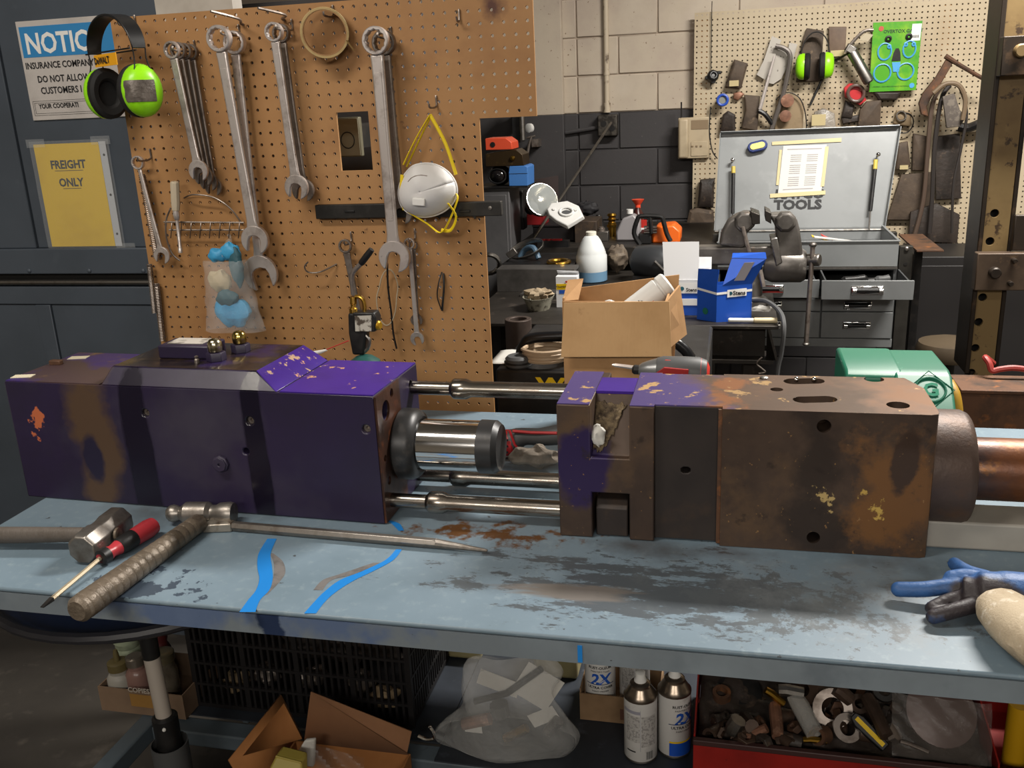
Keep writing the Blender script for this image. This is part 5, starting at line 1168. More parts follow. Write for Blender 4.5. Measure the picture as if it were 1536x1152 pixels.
c = Pv(1178, 333, -.05); t.p('jaw_nose', MB().lathe([(.040, 0), (.038, .02), (.03, .03)], c+V(0, .02, 0), (0, -1, 0), 8, a0=.39), vm, under=i, bevel=.004)
c = Pv(1178, 398); t.p('barrel', MB().lathe([(.05, -.03), (.062, 0), (.062, .10), (.052, .115), (.030, .118)], V(c.x-.045, Yv, c.z), (1, 0, 0), 32), vm)
i2 = t.p('moving_jaw', plate_([(1078, 368), (1082, 350), (1092, 332), (1104, 324), (1120, 318), (1138, 325), (1138, 334), (1128, 340), (1121, 350), (1120, 368), (1112, 372)], -.045, .05), vm, bevel=.012, seg=3)
t.p('jaw_plate', plate_([(1126, 317), (1140, 322), (1140, 336), (1128, 337)], -.065, .065), MATS['jaw_steel'], under=i2, bevel=.002)
c = Pv(1117, 333, -.05); t.p('jaw_nose', MB().lathe([(.040, 0), (.038, .02), (.03, .03)], c+V(0, .02, 0), (0, -1, 0), 8, a0=.39), vm, under=i2, bevel=.004)
t.p('slide', MB().span((Pv(1040, 385).x, Yv-.035, Pv(1100, 396).z), (Pv(1165, 385).x, Yv+.035, Pv(1100, 368).z)), vm, bevel=.008)
t.p('collar_plate', plate_([(1155, 358), (1166, 356), (1174, 394), (1164, 400)], -.07, .05), steel, bevel=.004)
t.p('base', MB().lathe([(.075, 0), (.075, .02), (.055, .035), (.05, Pv(1130, 398).z-zA)], V(Pv(1122, 400).x, Yv, zA), (0, 0, 1), 28), vm)
s0, s1 = Pv(1200, 390, -.01), Pv(1230, 390, -.04)
t.p('screw_head', MB().lathe([(.022, 0), (.022, (s1-s0).length-.004), (.019, (s1-s0).length)], s0, s1-s0, 22), steel)
h0, h1_ = Pv(1219, 374, -.04), Pv(1209, 516, -.05)
i3 = t.p('handle_bar', MB().cyl(h0+V(0, 0, .012), h1_, .0085, n=14), wrdark)
t.p('handle_knob', MB().ball(h0+V(0, 0, .016), (.014, .014, .010), 14, 8), steel, under=i3); t.p('handle_knob', MB().ball(h1_, (.013, .013, .007), 14, 8), steel, under=i3)
t.p('swivel_lock', MB().tube([Pv(1140, 405, -.07), Pv(1145, 430, -.08)], .009, 10), wrdark)
t.p('pin', MB().tube([Pv(1114, 340, -.075), Pv(1124, 378, -.075)], .007, 10), wrdark)
t.done()
# ---- bottle of blue liquid
Yo = 3.95; c = PY(888, 425, Yo)
t = T('plastic_bottle', 'white translucent round-shouldered bottle with blue liquid left of the cartons', 'bottle')
sb = S(888, 390, Yo); H = PY(888, 347, Yo).z-zA; r0 = 23*sb
pl = pm('milky_bottle', 'cfd3d3', .35, 0, spec=.5)
t.p('shell', MB().lathe([(r0*.95, H*.18), (r0, H*.22), (r0, H*.52), (r0*.93, H*.56), (r0*.93, H*.58), (r0*.82, H*.68), (r0*.62, H*.82), (r0*.44, H*.90), (r0*.34, H*.92)], V(c.x, Yo, zA), (0, 0, 1), 30), pl)
t.p('liquid_level', MB().lathe([(r0*.9, 0), (r0, .006), (r0, H*.22)], V(c.x, Yo, zA), (0, 0, 1), 30), pm('blue_liquid_wall', '6487a3', .3))
t.p('neck', MB().lathe([(r0*.34, H*.91), (r0*.34, H*.99), (r0*.30, H)], V(c.x, Yo, zA), (0, 0, 1), 20), pm('cream_neck', 'd6d3c6', .4))
t.done()
# ---- small carton
Ys = 3.42; a, b, z0, z1 = ext(834, 415, 866, 456, Ys)
t = T('sealer_carton', 'small white carton with yellow and blue print behind the cardboard box', 'carton')
i = t.p('carton', MB().span((a, Ys, zA), (b, Ys+.05, z1)), whc, bevel=.001)
t.p('top_flap', MB().panel(V(a, Ys+.05, z1), V(b, Ys+.05, z1), V(b, Ys+.03, z1+.015), V(a, Ys+.03, z1+.018), .001), whc)
za_ = PY(850, 436, Ys).z
t.p('blue_print', MB().span((a+.012, Ys-.0008, za_-.012), (b, Ys, za_+.002)), lbl_b, under=i)
t.p('yellow_print', MB().span((a+.002, Ys-.001, za_+.004), (b-.008, Ys, za_+.026)), lbl_y, under=i)
t.p('lettering', text_mb("Thompson's", .0115, V(a+.002, Ys-.0016, za_+.010), (1, 0, .12), UP, bold=.0003), lbl_k, under=i)
t.p('red_mark', MB().lathe([(.004, 0), (.004, .0006)], V((a+b)/2, Ys-.001, za_+.034), (0, -1, 0), 12), lbl_r, under=i)
t.done()
# ---- tray, channels, papers on the table's left
t = T('oil_tray', 'dirty enamel drip tray with rag scraps on the plate table', 'tray')
c = PY(800, 455, 3.3); 
t.p('tray', MB().lathe([(.058, 0), (.075, .035), (.085, .05), (.081, .05), (.071, .033), (.054, .006), (0, .006)], V(c.x, 3.4, zA), (0, 0, 1), 26, sc=(1, .7)), pm('enamel_dirty', '8e8b7c', .5, 0, [dict(col='3b352c', scale=30, lo=.5, hi=.62)]))
t.done()
solo('crumpled_paper', 'crumpled brownish paper lying in the drip tray', 'paper', wadm(V(c.x, 3.4, zA+.055), (.05, .03, .022), 11, .3), pm('dirty_paper', '9a8a72', .9, 0, [dict(col='6b5a45', scale=20, lo=.5, hi=.7)]))
t = T('steel_channel', 'grey steel channel piece lying behind the drip tray', 'channel')
gs = pm('grey_channel', '5b5855', .45, .5, [dict(col='42403d', scale=9, lo=.45, hi=.7)])
a, b, z0, z1 = ext(745, 404, 862, 430, 3.72)
t.p('web', MB().span((a, 3.72, zA), (b, 3.73, z1)), gs, bevel=.001); t.p('flange', MB().span((a, 3.731, z1-.012), (b, 3.83, z1)), gs); t.p('flange', MB().span((a+.12, 3.62, zA), (b, 3.719, zA+.01)), gs)
t.done()
# ---- wall bench further back
zB = .93; YB0, YB1 = 4.25, YW-.005
xB0, xB1 = PY(768, 390, YB0).x, PY(1075, 390, YB0).x
t = T('wall_bench', 'cluttered dark bench against the grey block wall', 'bench')
t.p('bench_top', MB().span((xB0, YB0, zB-.05), (xB1, YB1-.06, zB)), plate, bevel=.003)
for x in (xB0+.05, xB1-.05):
    for y in (YB0+.05, YB1-.12): t.p('leg', MB().span((x-.03, y-.03, 0), (x+.03, y+.03, zB-.0505)), plate)
t.done()
def onB(px, Y): return PY(px, 380, Y).x
# grey cabinet edge and the boxes on it
Yk_ = 4.23; a, b = PY(715, 300, Yk_).x, PY(764, 300, Yk_).x; zk = PY(760, 282, Yk_).z
t = T('grey_cabinet', 'grey steel cabinet right behind the brown pegboard\'s edge', 'cabinet')
t.p('cabinet_body', MB().span((a, Yk_+.002, 0), (b, Yk_+.22, zk)), pm('cab_grey', '5a595a', .5, .2, [dict(col='4b4a4b', scale=4, lo=.45, hi=.7)]), bevel=.003)
t.p('cabinet_door', MB().span((a+.01, Yk_-.012, .1), (b-.012, Yk_+.001, zk-.03)), MATS['cab_grey'], bevel=.002)
t.done()
shx = PY(792, 280, Yk_).x
t = T('tool_case_pile', 'shelf plate carrying small tool cases beside the pegboard notch', 'shelf')
t.p('shelf_plate', MB().span((a, Yk_-.01, zk+.0005), (shx, Yk_+.2, zk+.008)), dark); t.done()
orng = pm('orange_plastic', 'c94a2e', .4); sblue = pm('box_blue', '3f73b5', .45)
za0 = zk+.008
a, b, z0, z1 = ext(763, 249, 791, 278, Yk_)
t = T('blue_case', 'small blue box right of the dark goggles case', 'box'); t.p('case', MB().prism([V(a, Yk_, za0), V(b, Yk_, za0), V(b+.002, Yk_, z1-.006), V(b-.01, Yk_, z1), V(a+.006, Yk_, z1), V(a, Yk_, z1-.03)], (0, .15, 0)), sblue, bevel=.002)
t.p('lid_seam', MB().span((a-.0005, Yk_-.001, z1-.035), (b+.001, Yk_+.001, z1-.033)), lbl_k); t.done()
a2, b2, z02, z12 = ext(728, 249, 762, 278, Yk_)
t = T('goggle_case', 'dark glossy round case left of the blue box', 'case')
t.p('shell', MB().ball(V((a2+b2)/2, Yk_+.07, (za0+z12)/2), ((b2-a2)/2, .07, (z12-za0)/2), 20, 12), pm('dark_glossy', '151314', .15, 0, [dict(col='3a2c22', scale=12, lo=.5, hi=.7)]))
t.p('rim', MB().tube([V((a2+b2)/2+(b2-a2)*.38*math.cos(k*.3142), Yk_+.012, (za0+z12)/2+(z12-za0)*.36*math.sin(k*.3142)) for k in range(20)], .004, 6, closed=True), blackp); t.done()
a3, b3, z03, z13 = ext(728, 226, 785, 248, Yk_)
t = T('brass_tool_case', 'dark brown wedge case lying on the blue and black boxes', 'case')
t.p('case', MB().prism([V(a3, Yk_, z1+.001), V(b3, Yk_, z1+.001), V(b3-.004, Yk_, z13-.02), V(b3-.035, Yk_, z13+.003), V(a3, Yk_, z13-.012)], (0, .14, 0)), pm('dark_brass', '3a2d1c', .35, .5, [dict(col='7a6238', scale=16, lo=.55, hi=.7)]), bevel=.002)
t.p('clasp', MB().lathe([(.012, 0), (.010, .006), (0, .007)], V(b3-.05, Yk_-.001, (z1+z13)/2), (0, -1, 0), 14), brass); t.done()
a4, b4, z04, z14 = ext(728, 207, 768, 230, Yk_)
t = T('orange_case', 'orange case topmost of the pile beside the pegboard notch', 'case')
t.p('case', MB().prism([V(a4, Yk_, z13+.004), V(b4, Yk_, z13+.004), V(b4-.002, Yk_, z14-.02), V(b4-.03, Yk_, z14), V(a4, Yk_, z14)], (0, .14, 0)), orng, bevel=.003)
t.p('end_hole', MB().lathe([(.012, 0), (.012, .001)], V(a4+.035, Yk_-.001, (z13+z14)/2), (0, -1, 0), 14), dark); t.done()
# strip light tube and gauge on the wall
t = T('light_tube', 'short silver tube light in a black holder beside the pegboard notch', 'lamp')
t.p('holder', MB().span((PY(768, 180, 4.9).x, 4.9, PY(770, 214, 4.9).z), (PY(779, 180, 4.9).x, 5.02, PY(770, 150, 4.9).z)), blackp)
t.p('tube', MB().cyl(V(PY(783, 180, 4.88).x, 4.88, PY(783, 210, 4.88).z), V(PY(783, 180, 4.88).x, 4.88, PY(783, 150, 4.88).z), .014, n=14), steel)
t.p('bracket', MB().span((PY(768, 180, 4.9).x-.03, 5.0205, PY(770, 190, 4.9).z), (PY(771, 180, 4.9).x, 5.149, PY(770, 170, 4.9).z)), blackp); t.done()
t = T('pressure_gauge', 'small round gauge with pipe fittings on the dark wall', 'gauge')
c = PY(796, 192, 5.05)
t.p('dial', MB().lathe([(.024, .0), (.024, .02), (.02, .022), (0, .022)], c, (-.5, -1, 0), 20), white); t.p('fitting', MB().tube([PY(797, 205, 5.06), PY(794, 215, 5.06), PY(790, 238, 5.06)], .008, 8), wrdark); t.p('fitting', MB().tube([PY(790, 207, 5.06), PY(803, 204, 5.06)], .006, 8), wrdark)
t.p('mount', MB().span((c.x-.002, 5.07, c.z-.10), (c.x+.036, 5.149, c.z-.06)), wrdark); t.done()
# black toolbox, red box, work lamp reflector, white shell
Yx = 4.45; a, b, z0, z1 = ext(800, 340, 862, 385, Yx)
t = T('black_toolbox', 'flat black steel toolbox under the silver reflector', 'toolbox')
t.p('body', MB().span((a, Yx, zB), (b, Yx+.25, z1)), pm('toolbox_black', '252223', .4, .2), bevel=.004); t.p('lid_rim', MB().span((a-.003, Yx-.004, z1+.0002), (b+.003, Yx+.25, z1+.008)), MATS['toolbox_black'], bevel=.001); t.done()
a, b, z0, z1b = ext(789, 322, 815, 340, Yx-.02)
t = T('red_toolbox', 'small red metal box on the black toolbox', 'toolbox'); t.p('body', MB().span((a, Yx, z1+.009), (b, Yx+.12, z1b)), pm('box_red', '8c1f22', .4, .1), bevel=.002)
t.p('raised_lid', MB().panel(V(a-.02, Yx+.10, z1b), V(b+.05, Yx+.12, z1b+.001), V(b+.05, Yx+.14, z1b+.17), V(a-.01, Yx+.12, z1b+.15), .003), pm('lid_dark', '2a1e1c', .5)); t.done()
solo('battery_pack', 'tall narrow black case left of the red box', 'case', pbox(770, 285, 785, 345, Yx+.02, .08), blackp, bevel=.004)
t = T('work_lamp', 'silver bowl-shaped lamp reflector on the black toolbox', 'lamp')
c = PY(806, 305, Yx-.11); sr = S(808, 305, Yx)
t.p('reflector', MB().lathe([(8*sr, -.05), (16*sr, -.02), (22*sr, .02), (24*sr, .06), (23*sr, .06), (20*sr, .02), (10*sr, -.03)], c, (.6, -.8, .4), 24, caps=False), pm('reflector_silver', 'b9b6ae', .16, 1, bump=(30, .3)))
t.p('glass', MB().lathe([(23*sr, .058), (14*sr, .07), (0, .075)], c, (.6, -.8, .4), 24, caps=False), glass); t.p('socket', MB().lathe([(9*sr, -.09), (9*sr, -.05)], c, (.6, -.8, .4), 16), blackp); t.done()
t = T('white_fan_shroud', 'white moulded plastic shell lying on the bench clutter', 'shell')
c = PY(849, 322, 4.24); sr = S(849, 322, 4.24); nrm_ = V(.1, -.75, .66).normalized(); M = frame(c, (1, 0, -.05), z=nrm_)
pts = [(-29, 4), (-24, 15), (0, 20), (18, 12), (28, -6), (16, -16), (6, -24), (-12, -15), (-24, -6)]
pts = [(x*sr*1.05, y*sr*1.1) for x, y in pts]
i = t.p('shell', MB().frustum([M @ V(x, y, 0) for x, y in pts][::-1], [M @ V(x*.92, y*.9, .022) for x, y in pts][::-1]), white, bevel=.004)
t.p('inner_ring', MB().tube([M @ V(.03*math.cos(k*.3927)+.004, .022*math.sin(k*.3927), .025) for k in range(16)], .006, 8, closed=True), white, under=i)
t.p('dark_opening', MB().lathe([(.022, 0), (.022, .001)], M @ V(.004, -.004, .0225), nrm_, 16, sc=(1, .6)), greyp, under=i)
for x in (-.055, .045): t.p('boss', MB().lathe([(.008, 0), (.007, .006), (.003, .006)], M @ V(x, .012, .022), nrm_, 12), white, under=i)
t.done()
solo('crate_of_parts', 'dark parts box holding the white shell up', 'box', pbox(862, 332, 895, 385, 4.4, .2), pm('greasy_brown', '3a3028', .6, .2, [dict(col='5c4a38', scale=18, lo=.5, hi=.7)]), bevel=.003)
solo('black_gloves', 'dark crumpled gloves behind the white shell', 'gloves', wadm(PY(880, 312, 4.7), (.06, .05, .035), 5, .35), pm('dark_cloth', '1e1d20', .7, 0, [dict(col='4a3436', scale=12, lo=.6, hi=.75)]), sub=1)
# red pliers
t0 = T('pliers_rack', 'black holder strip for the red handled pliers', 'rack'); t0.p('strip', MB().span((PY(803, 388, 4.2).x, 4.252, zB), (PY(850, 388, 4.2).x, 4.30, zB+.03)), blackp); t0.done()
for k, px in enumerate((807, 815, 823, 834)):
    t = T('pliers', ['red handled pliers leftmost of four on the wall bench', 'second of four red handled pliers', 'third of four red handled pliers', 'wide red T-handle tool rightmost of the four red handles'][k], 'pliers', 'red handled tools')
    b0 = V(PY(px, 386, 4.27).x, 4.276, zB+.0305); tp_ = PY(px+2, 362, 4.27)
    t.p('handle', MB().tube(smooth_path([b0, (b0+tp_)/2+V(-.006, 0, 0), V(tp_.x, 4.276, tp_.z)], 4), [.008]*4+[.010]*4+[.009], 10), redp)
    if k == 3: t.p('crossbar', MB().cyl(V(tp_.x-.022, 4.276, tp_.z), V(tp_.x+.022, 4.276, tp_.z), .012, n=12), redp)
    else: t.p('handle', MB().tube(smooth_path([b0+V(.006, .012, 0), (b0+tp_)/2+V(.012, .012, 0), V(tp_.x+.008, 4.288, tp_.z-.006)], 4), [.006]*4+[.008]*4+[.007], 10), redp)
    t.done()
# headlamp ring, hose clamp, blue hoses
t = T('hose_clamp', 'big bright steel band clamp at the left of the bench clutter', 'clamp')
c = PY(790, 374, 4.0); 
t.p('band', MB().tube([V(c.x+.075*math.cos(k*.2618), 4.0+.04*math.sin(k*.2618), c.z+.035*math.sin(k*.2618+.6)) for k in range(24)], .012, 6, closed=True, flat=(.3, 1)), steel)
t.p('buckle', MB().box(PY(768, 380, 3.97), (.045, .02, .03), rotm('Y', -35)), steel, bevel=.002); t.done()
solo('steel_ring', 'thick bright ring leaning at the far left of the bench clutter', 'ring', MB().tube([PY(733+16*math.cos(k*.2618), 396+14*math.sin(k*.2618), 3.84+.03*math.sin(k*.2618)) for k in range(24)], .010, 8, closed=True), steel)
solo('blue_hose', 'short blue rubber hose loop inside the band clamp', 'hose', MB().tube(smooth_path([PY(780, 386, 4.05), PY(788, 374, 4.05), PY(800, 372, 4.02), PY(808, 388, 4.0)], 5), .013, 10), pm('hose_blue', '4a6378', .5))
t = T('clutter_tray', 'dark shallow tray holding the clamp and hoses', 'tray')
a, b, z0, z1 = ext(752, 398, 860, 412, 3.88); t.p('tray', MB().span((a, 3.88, zA), (b, 4.18, z1)), dark, bevel=.004)
t.p('rim', MB().tube([V(a, 3.88, z1), V(b, 3.88, z1), V(b, 4.18, z1+.0), V(a, 4.18, z1)], .006, 6, closed=True), dark); t.done()
solo('brass_ring', 'flat gold coloured ring in the dark tray', 'ring', MB().tube([PZ(838, 393, z1+.012)+V(.045*math.cos(k*.2618), .05*math.sin(k*.2618), 0) for k in range(24)], .009, 8, closed=True), brass)
# jugs, oil bottle, chainsaw, torch bits
Yj = 4.55
t = T('oil_bottle', 'dark oil bottle with red funnel cap and white label', 'bottle')
c = PY(957, 345, Yj); sj = S(957, 330, Yj); zt1 = PY(957, 299, Yj).z
t.p('body', MB().lathe([(13*sj, 0), (13*sj, PY(957, 326, Yj).z-zB), (11*sj, PY(957, 320, Yj).z-zB), (5*sj, PY(957, 311, Yj).z-zB)], V(c.x, Yj, zB), (0, 0, 1), 20, sc=(1, .7)), pm('maroon_bottle', '3a1a18', .35))
t.p('funnel_cap', MB().lathe([(4*sj, PY(957, 313, Yj).z-zB), (4*sj, PY(957, 307, Yj).z-zB), (9*sj, PY(957, 300, Yj).z-zB), (9.5*sj, zt1-zB)], V(c.x, Yj, zB), (0, 0, 1), 20), pm('funnel_red', 'd84a30', .4))
a, b, z0, z1 = ext(948, 330, 970, 350, Yj-.04); i = t.p('label', MB().span((a, Yj-.032, z0), (b, Yj-.029, z1)), lbl_r); t.p('label_band', MB().span((a+.003, Yj-.0335, z0+.005), (b-.002, Yj-.0322, z0+.025)), lbl_w, under=i); t.done()
t = T('white_jug', 'large translucent white jug beside the oil bottle', 'jug')
a, b, z0, z1 = ext(924, 322, 950, 385, Yj-.12); t.p('body', MB().prism([V(a, Yj-.12, zB), V(b+.03, Yj-.12, zB), V(b+.03, Yj-.12, z1-.03), V(b, Yj-.12, z1), V(a+.03, Yj-.12, z1-.02), V(a, Yj-.12, z1-.08)], (0, .08, 0)), pm('jug_white', '8d8a8c', .4), bevel=.008)
t.p('cap', MB().cyl((b-.02, Yj-.08, z1), (b-.02, Yj-.08, z1+.02), .016, n=14), white); t.done()
Yc_ = 4.32
t = T('chainsaw', 'orange and black chainsaw with upright front handle on the wall bench', 'chainsaw')
Pc = lambda px, py, dy=0: PY(px, py, Yc_+dy)
t.p('front_handle', MB().tube(smooth_path([Pc(960, 367), Pc(951, 350), Pc(956, 330), Pc(962, 324), Pc(990, 325), Pc(995, 332), Pc(1000, 350), Pc(1006, 362)], 4), .011, 10), blackp)
t.p('guard_bar', MB().tube([Pc(975, 326), Pc(977, 350)], .010, 8), blackp)
a, b, z0, z1 = ext(978, 338, 1020, 372, Yc_+.03); i = t.p('engine_cover', MB().prism([V(a, Yc_+.03, zB), V(b, Yc_+.03, zB), V(b+.002, Yc_+.03, z1-.03), V(b-.03, Yc_+.03, z1), V(a+.02, Yc_+.03, z1-.006), V(a, Yc_+.03, z1-.03)], (0, .16, 0)), pm('saw_orange', 'e0651c', .4), bevel=.008)
t.p('base', MB().span((Pc(958, 370).x, Yc_+.0, zB), (a-.001, Yc_+.14, zB+.05)), blackp, bevel=.006)
for k in range(3): t.p('cooling_fin', MB().span((Pc(966, 360).x, Yc_-.004, zB+.052+k*.012), (Pc(985, 360).x, Yc_+.028, zB+.058+k*.012)), steel)
t.done()
t = T('bench_grinder', 'dark grey rounded machine housing left of the cartons', 'grinder')
c = PY(975, 392, 3.95); sg = S(975, 392, 3.95)
t.p('motor', MB().lathe([(8*sg, -.09), (22*sg, -.06), (25*sg, 0), (25*sg, .07), (18*sg, .10)], V(c.x, 3.95, c.z), (.9, -.4, 0), 26), pm('hood_grey', '3a3c3f', .4, .3), bevel=.002)
t.p('foot', MB().span((c.x-.07, 3.9, zA), (c.x+.07, 4.04, c.z-.055)), dark)
t.p('spark_arm', MB().tube([PY(982, 392, 3.86), PY(1004, 414, 3.86)], .006, 8), steel); t.done()
t = T('valve_assembly', 'small stacked steel fittings with dark cap behind the bottle', 'fitting')
c = PY(905, 372, 4.45); ht = PY(905, 340, 4.45).z-zB
t.p('block', MB().box((c.x, 4.45, zB+ht*.35), (.055, .05, ht*.7)), steel, bevel=.003); t.p('stem', MB().lathe([(.018, ht*.7), (.018, ht*.9), (.012, ht*.92), (.012, ht)], V(c.x-.008, 4.45, zB), (0, 0, 1), 12), wrdark); t.done()
solo('black_funnel', 'small black funnel behind the steel fittings', 'funnel', MB().lathe([(.045, 0), (.040, PY(898, 334, 4.8).z-zB-.03), (.012, PY(898, 322, 4.8).z-zB)], V(PY(898, 330, 4.8).x, 4.8, zB), (0, 0, 1), 20), blackp)
t = T('brass_valve', 'tall brass fitting behind the white bottle', 'fitting')
c = PY(918, 345, 4.6); ht = PY(918, 320, 4.6).z-zB
t.p('stem', MB().lathe([(.02, 0), (.02, ht*.6), (.015, ht*.65), (.022, ht*.75), (.015, ht*.82), (.024, ht*.92), (.018, ht), (0, ht)], V(c.x, 4.6, zB), (0, 0, 1), 12), brass); t.p('nut', MB().lathe([(.026, ht*.40), (.026, ht*.52)], V(c.x, 4.6, zB), (0, 0, 1), 6), brass); t.done()
solo('crumpled_wrap', 'heap of crumpled brown wrapping beside the bottle', 'wrapping', wadm(V(PY(926, 388, 4.1).x, 4.1, zA+.076), (.05, .05, .055), 8, .3), pm('brown_wrap', '5c5145', .7, 0, [dict(col='8c7d68', scale=16, lo=.55, hi=.7)]), sub=1)
# ================================================================ far right: white pegboard, tool chest, press
YQ = YW-.06
wb = pm('white_pegboard_paint', 'b3a58c', .6, 0, [dict(col='a08f74', scale=2.5, lo=.45, hi=.78), dict(col='7d6a52', scale=5, lo=.52, hi=.75, at=PY(1260, 170, YQ), rad=(.5, .3, .25), k=.2, amt=.7), dict(col='5d4c3a', scale=40, lo=.70, hi=.76)])
wx0 = PY(1041, 100, YQ).x; wzt = PY(1041, 23, YQ).z; wzb = PY(1040, 372, YQ).z
t = T('white_pegboard', 'large cream painted pegboard on the far wall above the tool chest', 'pegboard')
t.p('perforated_panel', pegboard('w', wx0, wx0+.0254*98, wzb, wzb+.0254*round((wzt-wzb)/.0254), YQ, wb, lambda x, z: True, r=.0042), wb)
for x in (wx0+.05, wx0+1.2, wx0+2.4): t.p('batten', MB().span((x-.02, YQ+.0065, wzb+.02), (x+.02, YW-.001, wzt-.02)), card)
t.done()
xs_ = PY(1068, 60, YQ).x
Pq = lambda px, py, dy=0: PY(px, py, YQ-.012-dy)
sq = S(1200, 100, YQ)
solo('extension_wire', 'thin dark wire hanging straight down the cream pegboard\'s left side', 'wire', MB().tube([Pq(1068, 2), Pq(1067, 60), Pq(1066, 130)], .002, 6), dark)
muffs('lime green ear defenders hanging on the far cream pegboard', (1222, 48), (1206, 99), (1238, 99), 21, .062, YQ-.08, math.radians(4), sc=1.0)
# green gasket card
t = T('gasket_set_card', 'green carded gasket set hanging on the cream pegboard', 'package')
c0, c1, c2, c3 = [PY(x, y, YQ-.05) for x, y in ((1310, 34), (1384, 31), (1374, 135), (1304, 138))]
gc = pm('green_card', '4f9a2a', .25, 0, [dict(col='8db82c', scale=5, lo=.45, hi=.65), dict(col='2f8a36', scale=7, lo=.55, hi=.75)])
i = t.p('card', MB().panel(c3, c2, c1, c0, .012), gc)
def cp(u, v, o=.001): return c0.lerp(c1, u).lerp(c3.lerp(c2, u), v)+V(0, -o, 0)
ex = (c1-c0).normalized(); ey = (c0-c3).normalized()
blu = pm('gasket_blue', '4b9ad0', .4); 
def gring(u, v, ru, rv, mt, n=18, r=.004, sq_=0): t.p('gasket', MB().tube([cp(u+ru*math.cos(2*math.pi*k/n), v+rv*math.sin(2*math.pi*k/n), .003) for k in range(n)], r, 5, closed=True), mt, under=i)
gring(.27, .42, .14, .12, blu); gring(.78, .40, .13, .12, blu); gring(.25, .73, .18, .13, blu); gring(.74, .72, .17, .12, blu); gring(.33, .24, .05, .035, dark, r=.006); gring(.75, .22, .05, .035, dark, r=.006); gring(.36, .35, .03, .025, blu, n=10); gring(.70, .33, .03, .025, blu, n=10); gring(.86, .33, .03, .025, blu, n=10)
t.p('gasket', MB().prism([cp(.43, .56), cp(.62, .56), cp(.60, .44), cp(.56, .38), cp(.50, .38), cp(.46, .44)], (0, -.003, 0)), dark, under=i)
t.p('gasket', MB().prism([cp(.44, .58), cp(.62, .58), cp(.60, .72), cp(.48, .72)], (0, -.003, 0)), blu, under=i)
t.p('price_tag', MB().prism([cp(.80, .04), cp(.99, .04), cp(.98, .28), cp(.79, .28)], (0, -.0015, 0)), lbl_w, under=i)
for k in range(5): t.p('barcode_bar', MB().prism([cp(.83+k*.026, .20, .003), cp(.845+k*.026, .20, .003), cp(.845+k*.026, .24, .003), cp(.83+k*.026, .24, .003)], (0, -.0005, 0)), lbl_k, under=i)
t.p('lettering', text_mb('OVERTOX GASKET', .021, cp(.22, .155, .002), ex, ey, bold=.0004), pm('dark_green_print', '17421c', .5), under=i)
t.p('lettering', text_mb('ORIGINAL HIGH PERFORMANCE MATERIALS', .0085, cp(.06, .935, .002), ex, ey), MATS['dark_green_print'], under=i)
t.p('red_mark', MB().lathe([(.012, 0), (.012, .001)], cp(.17, .09), (0, -1, 0), 14), pm('faded_red', 'b0503a', .5), under=i)
t.p('blue_mark', MB().lathe([(.012, 0), (.012, .001)], cp(.90, .93), (0, -1, 0), 14), blu, under=i)
t.done()
# grease gun
t = T('grease_gun', 'silver grease gun hanging between the ear defenders and green card', 'grease gun')
a, b = PY(1278, 78, YQ-.095), PY(1303, 122, YQ-.095); ax1 = b-a
t.p('barrel', MB().lathe([(.024, 0), (.026, .005), (.026, ax1.length), (.020, ax1.length+.008)], a, ax1, 20), steel)
t.p('head', MB().box(PY(1276, 74, YQ-.095), (.05, .035, .04), rotm('Y', 30)), steel, bevel=.006)
t.p('lever', MB().tube(smooth_path([PY(1268, 78, YQ-.105), PY(1280, 62, YQ-.105), PY(1296, 47, YQ-.105), PY(1310, 45, YQ-.105)], 4), .008, 8), wrdark)
t.p('lever_plate', MB().prism([PY(1288, 60, YQ-.10), PY(1302, 62, YQ-.10), PY(1310, 52, YQ-.10), PY(1298, 50, YQ-.10)], (0, .01, 0)), pm('pale_metal', 'a49a86', .4, .6))
t.p('nozzle_hose', MB().tube(smooth_path([PY(1272, 80, YQ-.095), PY(1258, 88, YQ-.03), PY(1245, 96, YQ-.014), PY(1228, 130, YQ-.014), PY(1215, 158, YQ-.014)], 4), .006, 8), blackp)
t.done()
# hacksaw over toothed white plates
t = T('hacksaw', 'grey curved-frame hacksaw hanging on the cream pegboard', 'saw')
t.p('frame', MB().tube(smooth_path([PY(1163, 69, YQ-.06), PY(1175, 72, YQ-.06), PY(1184, 80, YQ-.06), PY(1184, 98, YQ-.06), PY(1175, 140, YQ-.055), PY(1162, 180, YQ-.05), PY(1156, 198, YQ-.05)], 5), .012, 8), pm('saw_grey', '6d6763', .45, .5))
t.p('blade', MB().tube([PY(1162, 84, YQ-.07), PY(1152, 120, YQ-.065), PY(1140, 164, YQ-.06)], [.006, .008, .009], 6, flat=(1, .3)), wrsteel)
t.p('grip', MB().tube(smooth_path([PY(1138, 166, YQ-.06), PY(1148, 172, YQ-.06), PY(1158, 186, YQ-.05)], 4), .012, 8), blackp)
t.done()
for k, (pts, lb) in enumerate(((((1158, 54), (1172, 60), (1160, 92), (1148, 120), (1135, 112), (1145, 92)), 'left pale perforated plate behind the hacksaw'), (((1162, 70), (1180, 72), (1186, 90), (1172, 118), (1160, 126), (1150, 124), (1156, 100)), 'middle pale plate with holes behind the hacksaw'), (((1184, 64), (1196, 66), (1190, 90), (1178, 112), (1180, 90)), 'right pale narrow plate behind the hacksaw'))):
    pl_ = MB().prism([PY(x, y, YQ-.03+k*.008) for x, y in pts], (0, .004, 0))
    solo('gauge_plate', lb, 'plate', pl_, pm('pale_plate', 'aaa59d', .45, .3, [dict(col='5b564f', scale=45, lo=.62, hi=.66)]), group='plates behind the hacksaw')
